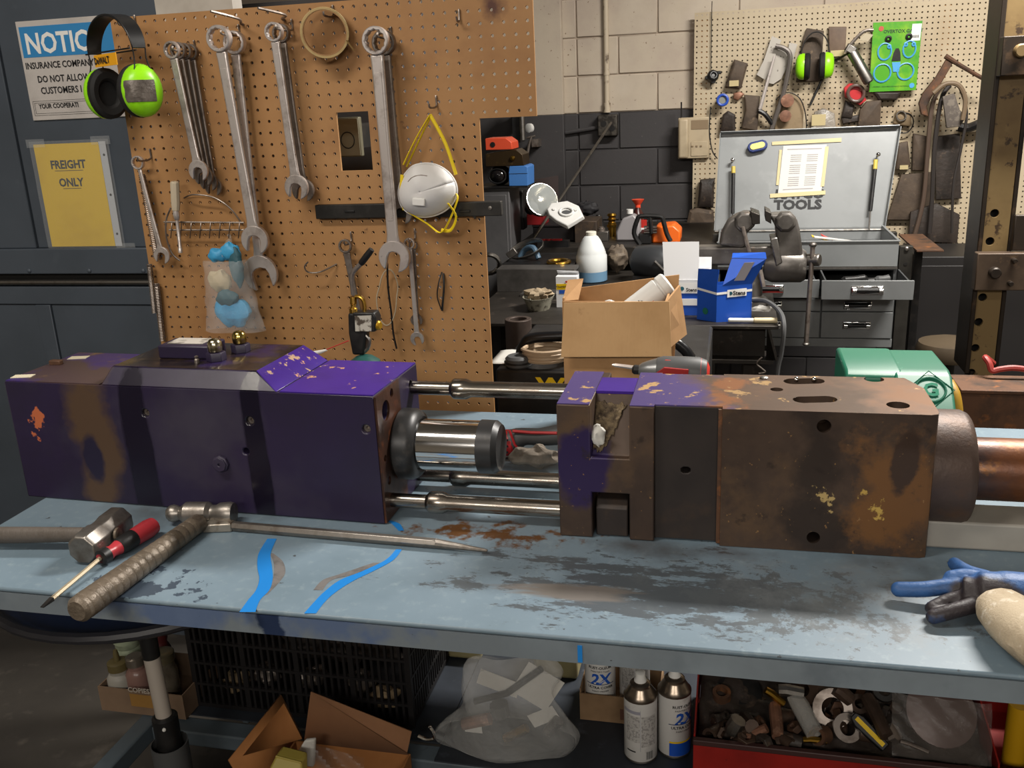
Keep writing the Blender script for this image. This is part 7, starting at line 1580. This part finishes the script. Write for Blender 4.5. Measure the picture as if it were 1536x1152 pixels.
# ================================================================ below the bench
def spray(px, py, Y, label, full=True, group='spray cans under the bench', yaw=0, back=False, z0=ZS, pxr=24.5):
    c = PZ(px, py, z0) if Y is None else V(PY(px, py, Y).x, Y, z0)
    r = .033; t = T('spray_can', label, 'spray can', group)
    t.p('body', MB().lathe([(r*.93, 0), (r, .004), (r, .135), (r*.98, .139)], c, (0, 0, 1), 32), pm('can_white', 'c2c1be', .35, 0, [dict(col='a3a09b', scale=25, lo=.6, hi=.75)]))
    t.p('bottom_seam', MB().lathe([(r*.95, -.0), (r*1.02, .001), (r*1.02, .004), (r*.99, .006)], c, (0, 0, 1), 32), steel)
    t.p('shoulder', MB().lathe([(r*1.02, .139), (r*1.02, .143), (r*.93, .146), (r*.86, .150), (r*.66, .161), (r*.62, .163), (r*.62, .167), (r*.56, .169), (r*.40, .172)], c, (0, 0, 1), 32), pm('can_collar', '85796c', .28, .9))
    t.p('nozzle', MB().lathe([(r*.38, .168), (r*.38, .176), (r*.30, .181), (r*.30, .190), (r*.24, .191)], c, (0, 0, 1), 18), white)
    vd = (V(0, 0, 0)-V(c.x, c.y, 0)).normalized(); vd = (Matrix.Rotation(math.radians(yaw), 3, 'Z') @ vd); rt = V(-vd.y, vd.x, 0)
    def wrap(u0, u1, h0, h1, mt, nm, off=.0004):
        mb = MB().grid(lambda a, b: V(c.x, c.y, c.z+h0+(h1-h0)*b)+(vd*math.cos(u0+(u1-u0)*a)+rt*math.sin(u0+(u1-u0)*a))*(r+off), 14, 1); t.p(nm, mb, mt)
    def word(s_, size, h, mt, u=0, **k):
        mb = text_mb(s_, size, (0, 0, 0), (1, 0, 0), (0, 0, 1), align='CENTER', **k); 
        for i_, v in enumerate(mb.v):
            a = u+v.x/r; mb.v[i_] = V(c.x, c.y, c.z+h+v.z)+(vd*math.cos(a)+rt*math.sin(a))*(r+.0009)
        t.p('lettering', mb, mt)
    if full:
        word('RUST-OLEUM', .0085, .118, lbl_k, bold=.0002); word("PAINTER'S Touch", .0055, .110, lbl_k); word('2X', .034, .082, lbl_b, bold=.0012, shear=.15); word('ULTRA COVER', .0085, .070, lbl_k, bold=.0002); word('PAINT+PRIMER', .0055, .062, lbl_k)
        wrap(-1.0, 1.0, .0795, .0812, pm('swoosh_navy', '1d2a55', .5), 'swoosh')
        if back != 'front': wrap(-.95, 1.4, .006, .036, pm('can_blue', '1c4db0', .4), 'blue_band'); wrap(-.95, 1.4, .036, .040, lbl_y, 'yellow_band')
        else: wrap(-.5, .5, .028, .052, pm('maroon_swatch', '5a2524', .4, 0, [dict(col='c2c1be', scale=60, lo=.6, hi=.62)]), 'colour_swatch')
    else:
        wrap(-1.2, .0, .115, .122, pm('grey_lbl', '8f8f9a', .5), 'stripe'); wrap(-.02, .0, .03, .125, MATS['grey_lbl'], 'rule'); wrap(.05, 1.0, .04, .11, pm('fine_print', 'adaba8', .6, 0, [dict(col='8b8987', scale=220, lo=.5, hi=.55)]), 'fine_print'); wrap(-.95, -.05, .05, .11, MATS['fine_print'], 'fine_print')
        for k in range(7): wrap(.35+k*.07, .385+k*.07, .010, .028, lbl_k, 'barcode_bar')
        wrap(-.9, -.3, .026, .029, lbl_k, 'rule')
    t.done()
spray(961, 1130, None, 'worn white spray can turned away, nearest under the bench', full=False)
spray(1011, 1122, None, 'white and blue spray can right beside the worn one', yaw=38)
# tray with one can
c = PZ(930, 1085, ZS); 
Ytr = c.y
a, b, z0, z1 = ext(870, 1046, 990, 1088, Ytr)
t = T('cardboard_tray', 'small brown cardboard tray holding a spray can under the bench', 'tray')
cdk_ = pm('dim_card', '8a6f52', .85, 0, [dict(col='6e563d', scale=7, lo=.45, hi=.75)])
t.p('front_wall', MB().span((a, Ytr, ZS), (b, Ytr+.003, z1)), cdk_); t.p('back_wall', MB().span((a, Ytr+.12, ZS), (b, Ytr+.123, z1+.03)), cdk_); t.p('side_wall', MB().span((a, Ytr+.0035, ZS), (a+.003, Ytr+.1195, z1+.01)), cdk_); t.p('side_wall', MB().span((b-.003, Ytr+.0035, ZS), (b, Ytr+.1195, z1+.01)), cdk_); t.p('tray_floor', MB().span((a+.0035, Ytr+.0035, ZS+.0005), (b-.0035, Ytr+.1195, ZS+.003)), cdk_)
q = PY(940, 1072, Ytr); t.p('printed_square', MB().span((q.x-.014, Ytr-.0006, q.z-.014), (q.x+.014, Ytr, q.z+.012)), pm('brown_print', '5a3a30', .7)); t.done()
spray(900, 1000, Ytr+.042, 'white spray can with large blue 2X standing in the cardboard tray', z0=ZS+.0035, back='front')
spray(952, 1010, Ytr+.078, 'second can at the back of the cardboard tray', z0=ZS+.0035, full=False)
# beige containers at the back
bq = pm('beige_tub', '8f8660', .5)
for (x0_, y0_, x1_, y1_, Yq, lb) in ((672, 960, 722, 1027, 1.86, 'pale yellow plastic tub behind the parts bag, left one'), (800, 960, 866, 1042, 1.82, 'pale yellow plastic tub behind the parts bag, right one')):
    a, b, z0, z1 = ext(x0_, y0_, x1_, y1_, Yq); t = T('plastic_tub', lb, 'tub', 'yellow tubs'); t.p('tub', MB().span((a, Yq, ZS), (b, Yq+.10, z1)), bq, bevel=.008, seg=3); t.p('rim', MB().span((a-.004, Yq-.004, z1+.0005), (b+.004, Yq+.104, z1+.008)), bq, bevel=.003); t.done()
# clear bag of parts
cb = PZ(760, 1110, ZS); Yb_ = cb.y
t = T('parts_bag', 'clear plastic bag of small parts lying under the bench', 'bag')
def pb(u_, v_):
    a = u_*2*math.pi; hw = 104-46*v_+(10*math.sin(v_*9)); cx = 758+10*v_; y = 1122-136*v_
    p = PY(cx+hw*math.cos(a), y, Yb_); th_ = .065*(1-v_)**.6*(1-.3*v_)+.004
    p.y += th_*math.sin(a)+.006*math.sin(5*a+v_*8); p.z = max(p.z, ZS+.002); p.x += .005*math.sin(v_*17+a*2); return p
t.p('film', MB().grid(pb, 44, 18), pm('milky_bag_film', 'dfe0de', .22, 0, alpha=.24, spec=.7, bump=(35, 1.0, .008))); t.done()
bits = [((715, 1060), .028, 'white', 'cardboard header card in the parts bag'), ((740, 1090), .022, 'k', 'dark part low in the parts bag')]
def inbag(px, py, dy=0): return PY(px, py, Yb_+dy)
for (px, py, w_, h_, rz, mt, lb) in ((748, 1025, 62, 26, -18, paper, 'white card in the top of the parts bag'), (806, 1030, 60, 60, -30, paper, 'large white leaflet in the parts bag'), (710, 1094, 26, 18, 4, paper, 'small white label in the parts bag'), (815, 1075, 44, 22, 30, paper, 'folded leaflet at the bag\'s right side')):
    s = S(px, py, Yb_); M_ = rotm('Y', -rz); solo('paper_card', lb, 'card', MB().box(inbag(px, py, .01+.0005*px*.01), (w_*s, .001, h_*s), M_), mt, group='cards in the parts bag')
for (pts, r, mt, lb) in ((((712, 1052), (760, 1040), (812, 1003)), .007, blackp, 'long dark rod in the parts bag'), (((748, 1056), (752, 1072)), .020, greyp, 'dark round part in the middle of the bag'), (((758, 1108), (790, 1092)), .010, brass, 'gold fitting in the bottom of the bag'), (((822, 1098), (838, 1080)), .012, steel, 'bright fitting at the bag\'s right'), (((695, 1086), (735, 1078)), .013, cu_, 'copper coloured part at the bag\'s left')):
    solo('spare_part', lb, 'part', MB().tube([inbag(x, y, .004) for x, y in pts], r, 10), mt, group='small parts in the bag')
# black crate
cc = PZ(440, 1084, ZS); Yc2 = cc.y+.02
xa_, xb_ = PY(292, 1020, Yc2).x, PY(612, 1020, Yc2).x; hC = .27
blc = pm('crate_black', '131112', .55)
t = T('plastic_crate', 'black lattice plastic crate under the left of the bench', 'crate')
def lattice(p0, du, L, hh, nv, nh):
    mb = MB(); n_ = V(-du.y, du.x, 0)
    for k in range(nv+1):
        c0 = p0+du*(L*k/nv); wv = .0055 if k % 8 else .012
        mb.prism([c0-du*wv/2, c0+du*wv/2, c0+du*wv/2+V(0, 0, hh), c0-du*wv/2+V(0, 0, hh)], n_*.006)
    for k in range(nh+1):
        z = hh*k/nh; hv = .010 if k in (0, nh) else .006
        mb.prism([p0+V(0, 0, z-hv/2)-n_*.001, p0+du*L+V(0, 0, z-hv/2)-n_*.001, p0+du*L+V(0, 0, z+hv/2)-n_*.001, p0+V(0, 0, z+hv/2)-n_*.001], n_*.008)
    return mb
t.p('front_lattice', lattice(V(xa_, Yc2, ZS+.006), V(1, 0, 0), xb_-xa_, hC, 32, 5), blc, kind='stuff')
t.p('side_lattice', lattice(V(xb_, Yc2+.01, ZS+.006), V(0, 1, 0), .28, hC, 20, 5), blc, kind='stuff'); t.p('side_lattice', lattice(V(xa_, Yc2+.01, ZS+.006), V(0, 1, 0), .28, hC, 20, 5), blc, kind='stuff')
t.p('back_wall', MB().span((xa_, Yc2+.295, ZS), (xb_, Yc2+.30, ZS+hC)), blc); t.p('crate_floor', MB().span((xa_, Yc2+.012, ZS), (xb_, Yc2+.294, ZS+.004)), blc)
t.done()
rr = random.Random(5)
for k, (px, py, mt, lb) in enumerate(((470, 1015, wrdark, 'bright fitting seen through the crate\'s middle'), (540, 1020, wrdark, 'dull part seen at the crate\'s right'), (360, 1050, tp_, 'tan part low in the crate\'s left corner'), (400, 1010, wrdark, 'dark casting in the crate\'s left half'), (580, 1060, tp_, 'white part low in the crate\'s right corner'))):
    p = PY(px, py, Yc2+.055); p.z = max(p.z, ZS+.036)
    if k in (2, 4): p.z = ZS+.036
    solo('crate_part', lb, 'part', wadm(p, (.032, .026, .022), k+3, .25), mt, group='parts in the black crate')
for k, zz_ in enumerate((ZS+.05,)):
    solo('crate_junk', 'heap of dark oily parts filling the crate', 'parts', wadm(V((xa_+xb_)/2, Yc2+.195, ZS+.10), (.17, .065, .065), 12, .3, 30, 16, 60), gp_, kind=None)
# open cardboard box on the floor
Yq = 1.30; zq = PY(480, 1150, Yq).z-.10
x0_, x1_ = PY(372, 1150, Yq).x, PY(560, 1150, Yq).x
cardo = pm('cardboard_orange_lit', '9a6638', .85, 0, [dict(col='845328', scale=7, lo=.45, hi=.8)], bump=(120, .15, .001, (8, 8, .3)))  # brown card with the warm orange light on it put into its colour
t = T('floor_carton', 'open cardboard carton with raised flaps on the floor below the crate', 'box')
Yq2 = Yq+.18
t.p('wall', MB().span((x0_, Yq, 0), (x1_, Yq+.004, zq)), cardo); t.p('wall', MB().span((x0_, Yq2-.004, 0), (x1_, Yq2, zq)), cardo); t.p('wall', MB().span((x0_, Yq+.0045, 0), (x0_+.004, Yq2-.0045, zq)), cardo); t.p('wall', MB().span((x1_-.004, Yq+.0045, 0), (x1_, Yq2-.0045, zq)), cardo)
A1, A2, A3, A4 = PY(345, 1140, Yq+.0), PY(452, 1111, Yq2), PY(424, 1043, Yq2+.005), PY(418, 1046, Yq2)
t.p('left_flap', MB().add([V(x0_, Yq, zq), V(x0_, Yq2, zq), PY(456, 1108, Yq2+.0), PY(422, 1042, Yq2+.005), PY(344, 1140, Yq+.01)], [(0, 1, 2, 3, 4)]), cardo, solid=.004)
t.p('rear_flap', MB().add([PY(456, 1112, Yq2-.004), PY(466, 1038, Yq2+.012), PY(617, 1098, Yq2+.006), PY(604, 1160, Yq2), V(x1_, Yq2-.004, zq), V(x0_+.03, Yq2-.004, zq)], [(5, 4, 3, 2, 1, 0)]), pm('cardboard_brown', '8a6244', .85, 0, [dict(col='75503a', scale=6, lo=.45, hi=.8)], bump=(120, .15, .001, (8, 8, .3))), solid=.004)
t.p('box_floor', MB().span((x0_+.0045, Yq+.0045, .001), (x1_-.0045, Yq2-.0045, .004)), cardo)
t.done()
mid = V((x0_+x1_)/2, (Yq+Yq2)/2, 0)
c = PY(452, 1130, Yq+.10); solo('paper_wad', 'crumpled white paper in the floor carton', 'paper', MB().prism([PY(434, 1148, Yq+.11), PY(456, 1112, Yq+.11), PY(472, 1110, Yq+.12), PY(470, 1152, Yq+.12)], (0, .012, 0)), paper, bevel=.004)
t = T('yellow_pack', 'yellow plastic pack at the front of the floor carton', 'package'); t.p('pack', MB().prism([PY(402, 1156, Yq+.03), PY(414, 1133, Yq+.05), PY(452, 1143, Yq+.05), PY(452, 1180, Yq+.03)], (0, .03, 0)), pm('yellow_pack_plastic', 'a09042', .5), bevel=.004); t.p('seam', MB().tube([PY(414, 1134, Yq+.049), PY(452, 1144, Yq+.049)], .002, 6), MATS['yellow_pack_plastic']); t.done()
solo('clear_wrap', 'crinkled clear plastic wrap in the floor carton', 'wrap', MB().grid(lambda a, b: PY(466+80*a, 1165-50*b+22*a*b, Yq+.09+.03*math.sin(a*9+b*5)), 14, 12), bag)
# small tray with jars at the left
Zj = ZS; cj = PZ(220, 1082, Zj); Yj2 = cj.y+.02
a, b, z0, z1 = ext(150, 1018, 274, 1080, Yj2)
jl = pm('jar_tray_card', '7a6450', .85, 0, [dict(col='635040', scale=7, lo=.45, hi=.75)])
t = T('jar_tray', 'brown cardboard tray of bottles and jars at the bench\'s left end', 'tray')
zt1 = PY(220, 1038, Yj2).z; 
i = t.p('front_wall', MB().span((a, Yj2, Zj), (b, Yj2+.003, zt1)), jl); t.p('back_wall', MB().span((a, Yj2+.15, Zj), (b, Yj2+.153, zt1)), jl); t.p('side_wall', MB().span((a, Yj2+.0035, Zj), (a+.003, Yj2+.1495, zt1)), jl); t.p('side_wall', MB().span((b-.003, Yj2+.0035, Zj), (b, Yj2+.1495, zt1)), jl); t.p('tray_floor', MB().span((a+.0035, Yj2+.0035, Zj+.0005), (b-.0035, Yj2+.1495, Zj+.003)), jl)
t.p('lettering', text_mb('COPIES', .017, PY(192, 1036, Yj2-.0005)+V(0, 0, -.002), U, UP, bold=.0005), pm('faded_white', 'a59c90', .7), under=i)
t.p('printed_label', MB().span((PY(196, 1050, Yj2).x, Yj2-.0008, PY(210, 1060, Yj2).z), (PY(240, 1050, Yj2).x, Yj2, PY(210, 1042, Yj2).z)), pm('orange_label', '8f6a34', .6), under=i)
t.done()
def jar(px, dy, r, h, body, capm, label, cap_r=.8, cap_h=.018, spout=False, band=None):
    c = V(PY(px, 1040, Yj2+dy).x, Yj2+dy, Zj+.0035); t = T('jar' if not spout else 'bottle', label, 'jar' if not spout else 'bottle', 'bottles and jars in the tray')
    t.p('body', MB().lathe([(r*.9, 0), (r, .004), (r, h*.78), (r*.85, h*.86), (r*cap_r*.9, h*.9), (r*cap_r*.9, h)], c, (0, 0, 1), 24), body)
    t.p('cap', MB().lathe([(r*cap_r, 0), (r*cap_r, cap_h), (r*cap_r*.8, cap_h+.003), (r*.25, cap_h+.003)]+([(r*.22, cap_h+.02), (r*.15, cap_h+.03)] if spout else []), c+V(0, 0, h+.0004), (0, 0, 1), 20), capm)
    if band: t.p('label', MB().lathe([(r*1.01, h*.25), (r*1.01, h*.55)], c, (0, 0, 1), 24, caps=False), band)
    t.done()
dirtyg = pm('dirty_glass', '5a5348', .25, 0, [dict(col='3a332b', scale=20, lo=.45, hi=.7)]); pinkj = pm('pinkish_jar', '7d6058', .3); olive = pm('olive_cap', '5a5030', .5)
jar(185, .035, .028, .085, pm('bottle_dirty_white', '8f8c84', .5), olive, 'bottle with olive spout cap and blue label in the tray', spout=True, band=pm('label_blue', '2b3f86', .5))
jar(212, .045, .026, .095, pinkj, pm('jar_lid_grey', '7f776c', .35, .7), 'pinkish jar hidden behind the white pole')
jar(253, .042, .028, .115, dirtyg, pm('jar_lid_brass', '7d745c', .35, .7), 'tall glass jar with dull metal lid in the tray', cap_r=.95)
jar(254, .112, .022, .12, pm('maroon_plastic', '4a1c1c', .45), pm('maroon_plastic', '4a1c1c', .45), 'dark red squeeze bottle at the tray\'s back', spout=True)
jar(205, .110, .030, .11, pm('pale_green', '8a937c', .6), pm('pale_green', '8a937c', .6), 'pale green lidded tub at the tray\'s back', cap_r=1.0)
# oil drain: blue bowl on a telescopic post
t = T('oil_drain', 'rolling oil drain with blue bowl and white telescopic pole at the left', 'oil drain')
Yo2 = 1.30; 
cz = PY(120, 955, 1.18).z; cx_ = PY(226, 1000, 1.36).x
pc = PY(232, 1010, 1.36); pxx = pc.x; Yo2 = 1.36
bz = PY(150, 950, 1.16).z
R_ = .29
bowl_c = V(PY(85, 960, 1.14).x, 1.14+R_, 0)
bluebowl = pm('bowl_blue', '16305e', .4); rimm = pm('bowl_rim', '2b2b30', .4)
zrim = PY(100, 957, 1.14).z
t.p('bowl', MB().lathe([(.03, -.062), (.12, -.056), (R_*.93, -.018), (R_, 0), (R_*.96, 0), (R_*.88, -.016), (.11, -.050), (0, -.054)], bowl_c+V(0, 0, zrim), (0, 0, 1), 40), [bluebowl])
t.p('bowl_rim', MB().tube([bowl_c+V((R_+.002)*math.cos(k*.15708), (R_+.002)*math.sin(k*.15708), zrim) for k in range(40)], .010, 8, closed=True), rimm)
t.p('bowl_shell', MB().lathe([(.034, -.066), (.125, -.060), (R_*.95, -.022), (R_*1.0, -.008)], bowl_c+V(0, 0, zrim), (0, 0, 1), 40, caps=False), rimm)
zp0 = PY(250, 1075, Yo2).z; zp1 = zrim-.066
pb_ = V(PY(247, 1075, Yo2).x, Yo2, zp0); pt_ = V(PY(226, 978, Yo2).x, Yo2, PY(226, 978, Yo2).z)
t.p('pole', MB().cyl(pb_-V(0, 0, .05), pt_, .0155, n=20), pm('pole_white', 'b5aca2', .35, .2)); t.p('top_sleeve', MB().cyl(pt_-V(0, 0, .01), V(pt_.x, pt_.y, zp1+.01), .0165, n=20), blackp)
t.p('collar', MB().lathe([(.022, -.14), (.024, -.13), (.0245, 0), (.020, .004)], pb_, (0, 0, 1), 22), blackp); t.p('collar_screw', MB().ball(pb_+V(.012, -.0235, -.012), .004, 8, 6), white)
t.p('outer_tube', MB().lathe([(.034, -.34), (.036, -.06), (.034, -.06), (.031, -.33)], pb_, (0, 0, 1), 24, caps=False), greyp)
t.p('tank', MB().lathe([(.16, 0), (.18, .02), (.18, .14), (.15, .18), (.05, .20)], V(pb_.x, Yo2, .03), (0, 0, 1), 30), rimm)
for k in range(4): t.p('wheel', MB().ball(V(pb_.x+.14*math.cos(k*1.5708+.7), Yo2+.14*math.sin(k*1.5708+.7), .015), .015, 10, 8), blackp)
t.done()
# red bin of rusty parts
q0 = PZ(1040, 1150, ZS+.0); Yr0 = 1.47
zrb = PY(1040, 1108, Yr0).z
xa_ = PY(1040, 1120, Yr0).x; xb_ = .58; Yr1 = Yr0+.34
redm = pm('red_bin_paint', '96201a', .4, .1, [dict(col='701815', scale=6, lo=.45, hi=.75), dict(col='2b1a18', scale=30, lo=.66, hi=.74)])
t = T('parts_bin', 'red steel bin full of rusty parts at the lower right', 'bin')
zf0 = max(ZS+.002, zrb-.12)
t.p('front_wall', MB().span((xa_, Yr0, zf0), (xb_, Yr0+.004, zrb-.012)), redm); t.p('front_rim', MB().span((xa_-.001, Yr0-.004, zrb-.0118), (xb_, Yr0+.008, zrb)), pm('rim_grime', '3a2422', .5), bevel=.002)
t.p('side_wall', MB().span((xa_, Yr0+.0085, zf0), (xa_+.003, Yr1, zrb+.004)), redm); t.p('side_wall', MB().span((xb_-.003, Yr0+.0085, zf0), (xb_, Yr1, zrb+.06)), redm); t.p('back_wall', MB().span((xa_, Yr1+.0005, zf0), (xb_, Yr1+.004, zrb+.02)), redm); t.p('bin_floor', MB().span((xa_+.0035, Yr0+.0085, zf0), (xb_-.0035, Yr1-.0005, zf0+.004)), redm)
xpart = PY(1480, 1100, Yr0+.1).x
t.p('divider', MB().prism([V(xpart, Yr0+.01, zf0+.005), V(xpart, Yr1-.01, zf0+.005), V(xpart, Yr1-.01, zrb+.06), V(xpart, Yr0+.02, zrb)], (.003, 0, 0)), redm)
t.done()
G2 = 'rusty parts in the red bin'
rbr = pm('brown_casting', '4a3a30', .5, .4, [dict(col='31261f', scale=14, lo=.45, hi=.7), dict(col='6d5240', scale=24, lo=.6, hi=.75)], bump=(60, .3))
def RP(px, py, dy): return PY(px, py, Yr0+dy)
def part(name, lb, mb, mt, cat='part', **k): solo(name, lb, cat, mb, mt, group=G2, **k)
# bed of dark scrap below the distinct pieces
part('scrap_heap', 'dark greasy scrap filling the bottom of the red bin', MB().grid(lambda a, b: V(xa_+.008+(xpart-xa_-.016)*a, Yr0+.012+(Yr1-Yr0-.02)*b, zrb-.03+.05*b+.012*math.sin(a*31+b*7)*math.sin(b*23+a*11)), 40, 24), gp_, cat='scrap', solid=.01)
c = RP(1112, 1045, .20)+V(0, 0, .012); t = T('pump_housing', 'black round pump housing at the left of the red bin', 'part', G2); t.p('body', MB().lathe([(.035, 0), (.06, .01), (.065, .03), (.065, .05), (.045, .056), (.045, .07), (.02, .07)], c-V(0, 0, .04), (-.1, -.5, .9), 28), dark); t.p('band', MB().lathe([(.067, .012), (.067, .03)], c-V(0, 0, .04), (-.1, -.5, .9), 28, caps=False), wrdark); t.done()
def ringp(px, py, dy, ro, ri, nrm_, th_, lb, mt, n=26, name='flat_ring'):
    c = RP(px, py, dy); part(name, lb, MB().lathe([(ri, 0), (ro, 0), (ro, th_), (ri, th_), (ri, 0)], c, nrm_, n, caps=False), mt, cat='ring')
ringp(1248, 1062, .09, .036, .020, (.1, -.9, .5), .006, 'large flat steel ring on top of the parts in the bin', wrdark)
ringp(1270, 1092, .06, .026, .014, (.2, -.8, .7), .006, 'smaller flat ring low beside the large one', wrdark)
ringp(1228, 1040, .15, .030, .012, (-.6, -.6, .5), .05, 'thick bushing behind the large flat ring', rbr, name='bushing')
ringp(1286, 1057, .11, .018, .009, (.2, -.7, .7), .012, 'oval nut right of the large flat ring', rbr, name='oval_nut')
ringp(1325, 1037, .19, .022, .012, (.1, -.6, .8), .008, 'bright ring at the back of the parts bin', steel)
for pts, r, mt, lb, nm in ((((1168, 1035), (1205, 1040)), .012, steel, 'bright fitting at the back of the bin', 'fitting'), (((1252, 1032), (1275, 1050)), .014, rbr, 'brown tube behind the oval nut', 'tube'), (((1300, 1045), (1330, 1105)), .013, rbr, 'long brown shaft right of the knife', 'shaft'), (((1148, 1035), (1175, 1055)), .008, brass, 'thin brassy rod left of the rings', 'rod'), (((1162, 1058), (1167, 1105)), .012, cu_, 'flat coppery strap standing at the front', 'strap'), (((1118, 1108), (1150, 1092)), .009, cu_, 'coppery piece low at the front left', 'strip'), (((1190, 1108), (1165, 1112)), .010, rbr, 'short brown bracket at the front rim', 'bracket'), (((1098, 1098), (1108, 1080)), .016, steel, 'curved bright cup at the front left', 'cup'), (((1115, 1078), (1128, 1090)), .014, rbr, 'rusty ball end at the left of the bin', 'ball'), (((1192, 1045), (1222, 1100)), .017, bagc, 'crumpled clear bag between rings and strap', 'clear_bag'), (((1205, 1110), (1240, 1112)), .006, brass, 'thin brass pin at the front rim', 'pin'), (((1350, 1112), (1392, 1128)), .004, wrdark, 'thin steel rod at the front right of the bin', 'thin_rod')):
    P_ = [RP(x, y, .10 if py_ < 1080 else .03) for (x, y), py_ in zip(pts, [p[1] for p in pts])]
    part('loose_'+nm, lb, MB().tube([P_[0], P_[0].lerp(P_[1], .3)+V(0, 0, .002), P_[1]], [r*.9, r, r*.95], 10), mt)
rq = random.Random(21)
def bolt(c, ax, r, L, mt, label, kind):
    t = T(kind, label, kind.replace('_', ' '), G2)
    if kind == 'hex_nut': t.p('nut', MB().lathe([(r*.55, 0), (r, 0), (r, r*.9), (r*.55, r*.9), (r*.55, 0)], c, ax, 6, caps=False), mt, bevel=r*.06)
    elif kind == 'hex_bolt':
        t.p('bolt_head', MB().lathe([(r, 0), (r, r*.7), (r*.6, r*.75)], c, ax, 6), mt); t.p('bolt_shank', MB().cyl(c-Vector(ax).normalized()*L, c, r*.5, n=12), mt)
    else: t.p('bushing', MB().lathe([(r*.62, 0), (r, .001), (r, L), (r*.62, L), (r*.62, 0)], c, ax, 18, caps=False), mt)
    t.done()
for k in range(60):
    px = rq.uniform(1058, 1345); py = rq.uniform(1018, 1112); b2 = max(0, (1112-py)/82); dy = .02+.22*b2
    c = RP(px, py, dy); c.z = max(min(c.z, zrb+.075), zrb-.03); kind = ('hex_bolt', 'hex_nut', 'bushing')[k % 3]
    ax = V(rq.uniform(-1, 1), rq.uniform(-1, .1), rq.uniform(-.1, .9)); mt = (rbr, wrdark, rust, gp_, rbr)[k % 5]
    bolt(c, ax, rq.uniform(.010, .020), rq.uniform(.02, .05), mt, {'hex_bolt': 'rusty hex bolt lying loose in the red parts bin', 'hex_nut': 'rusty hex nut lying loose in the red parts bin', 'bushing': 'rusty hollow bushing lying loose in the red parts bin'}[kind], kind)
t = T('utility_knife', 'black utility knife with yellow stripe in the parts bin', 'knife', G2)
a, b = RP(1278, 1072, .06), RP(1328, 1122, .035); M = frame(a, b-a, z=(0, -.7, .7)); L = (b-a).length
t.p('handle', MB().prism([M @ V(x, y, -.006) for x, y in ((0, -.006), (L*.2, -.012), (L, -.009), (L, .009), (L*.2, .012), (0, .006))], M.to_3x3() @ V(0, 0, .012)), blackp, bevel=.002); t.p('stripe', MB().prism([M @ V(x, y, .0062) for x, y in ((L*.1, -.004), (L*.92, -.004), (L*.92, .004), (L*.1, .004))], M.to_3x3() @ V(0, 0, .001)), lbl_y); t.done()
# bagged disc
t = T('bagged_disc', 'brown disc in a clear bag at the right of the parts bin', 'part', G2)
c = RP(1405, 1080, .11)+V(0, 0, .022); t.p('disc', MB().lathe([(.018, 0), (.055, .004), (.062, .012), (.062, .02), (.03, .026)], c-V(0, 0, .006), (.15, -.75, .65), 30), pm('disc_brown', '54433f', .4, .2))
def bf(a, b): 
    p = RP(1338+150*a, 1135-95*b+16*a, .028+.05*b); return p+V(0, -.012*math.sin(a*math.pi)*math.sin(b*math.pi)+.003*math.sin(a*19+b*13), 0)
t.p('film', MB().grid(bf, 20, 14), pm('thin_film', '8c8680', .15, 0, alpha=.16, spec=.8, bump=(45, .8, .004))); t.done()
c = RP(1420, 1050, .20); solo('bin_carton', 'pale carton standing at the back of the parts bin', 'carton', MB().span((RP(1340, 1050, .2).x, Yr0+.20, zrb+.022), (RP(1440, 1050, .2).x, Yr0+.25, RP(1400, 1030, .2).z)), cdk_, bevel=.002)
a = RP(1530, 1110, .1); solo('yellow_rod', 'yellow painted tube at the bottom right corner', 'tube', MB().cyl(V(.52, Yr0+.1, zf0+.005), V(.52, Yr0+.1, zrb+.07), .02, n=16), pm('yellow_paint', 'b58a14', .4))
# bright cup hook near the shelf edge
solo('chrome_clip', 'bright bent clip on the shelf edge left of the parts bag', 'clip', MB().tube(smooth_path([PY(627, 1104, YS-.02), PY(640, 1109, YS-.02), PY(652, 1106, YS-.02), PY(646, 1092, YS-.02), PY(642, 1090, YS-.01)], 4), .0035, 6), chrome)
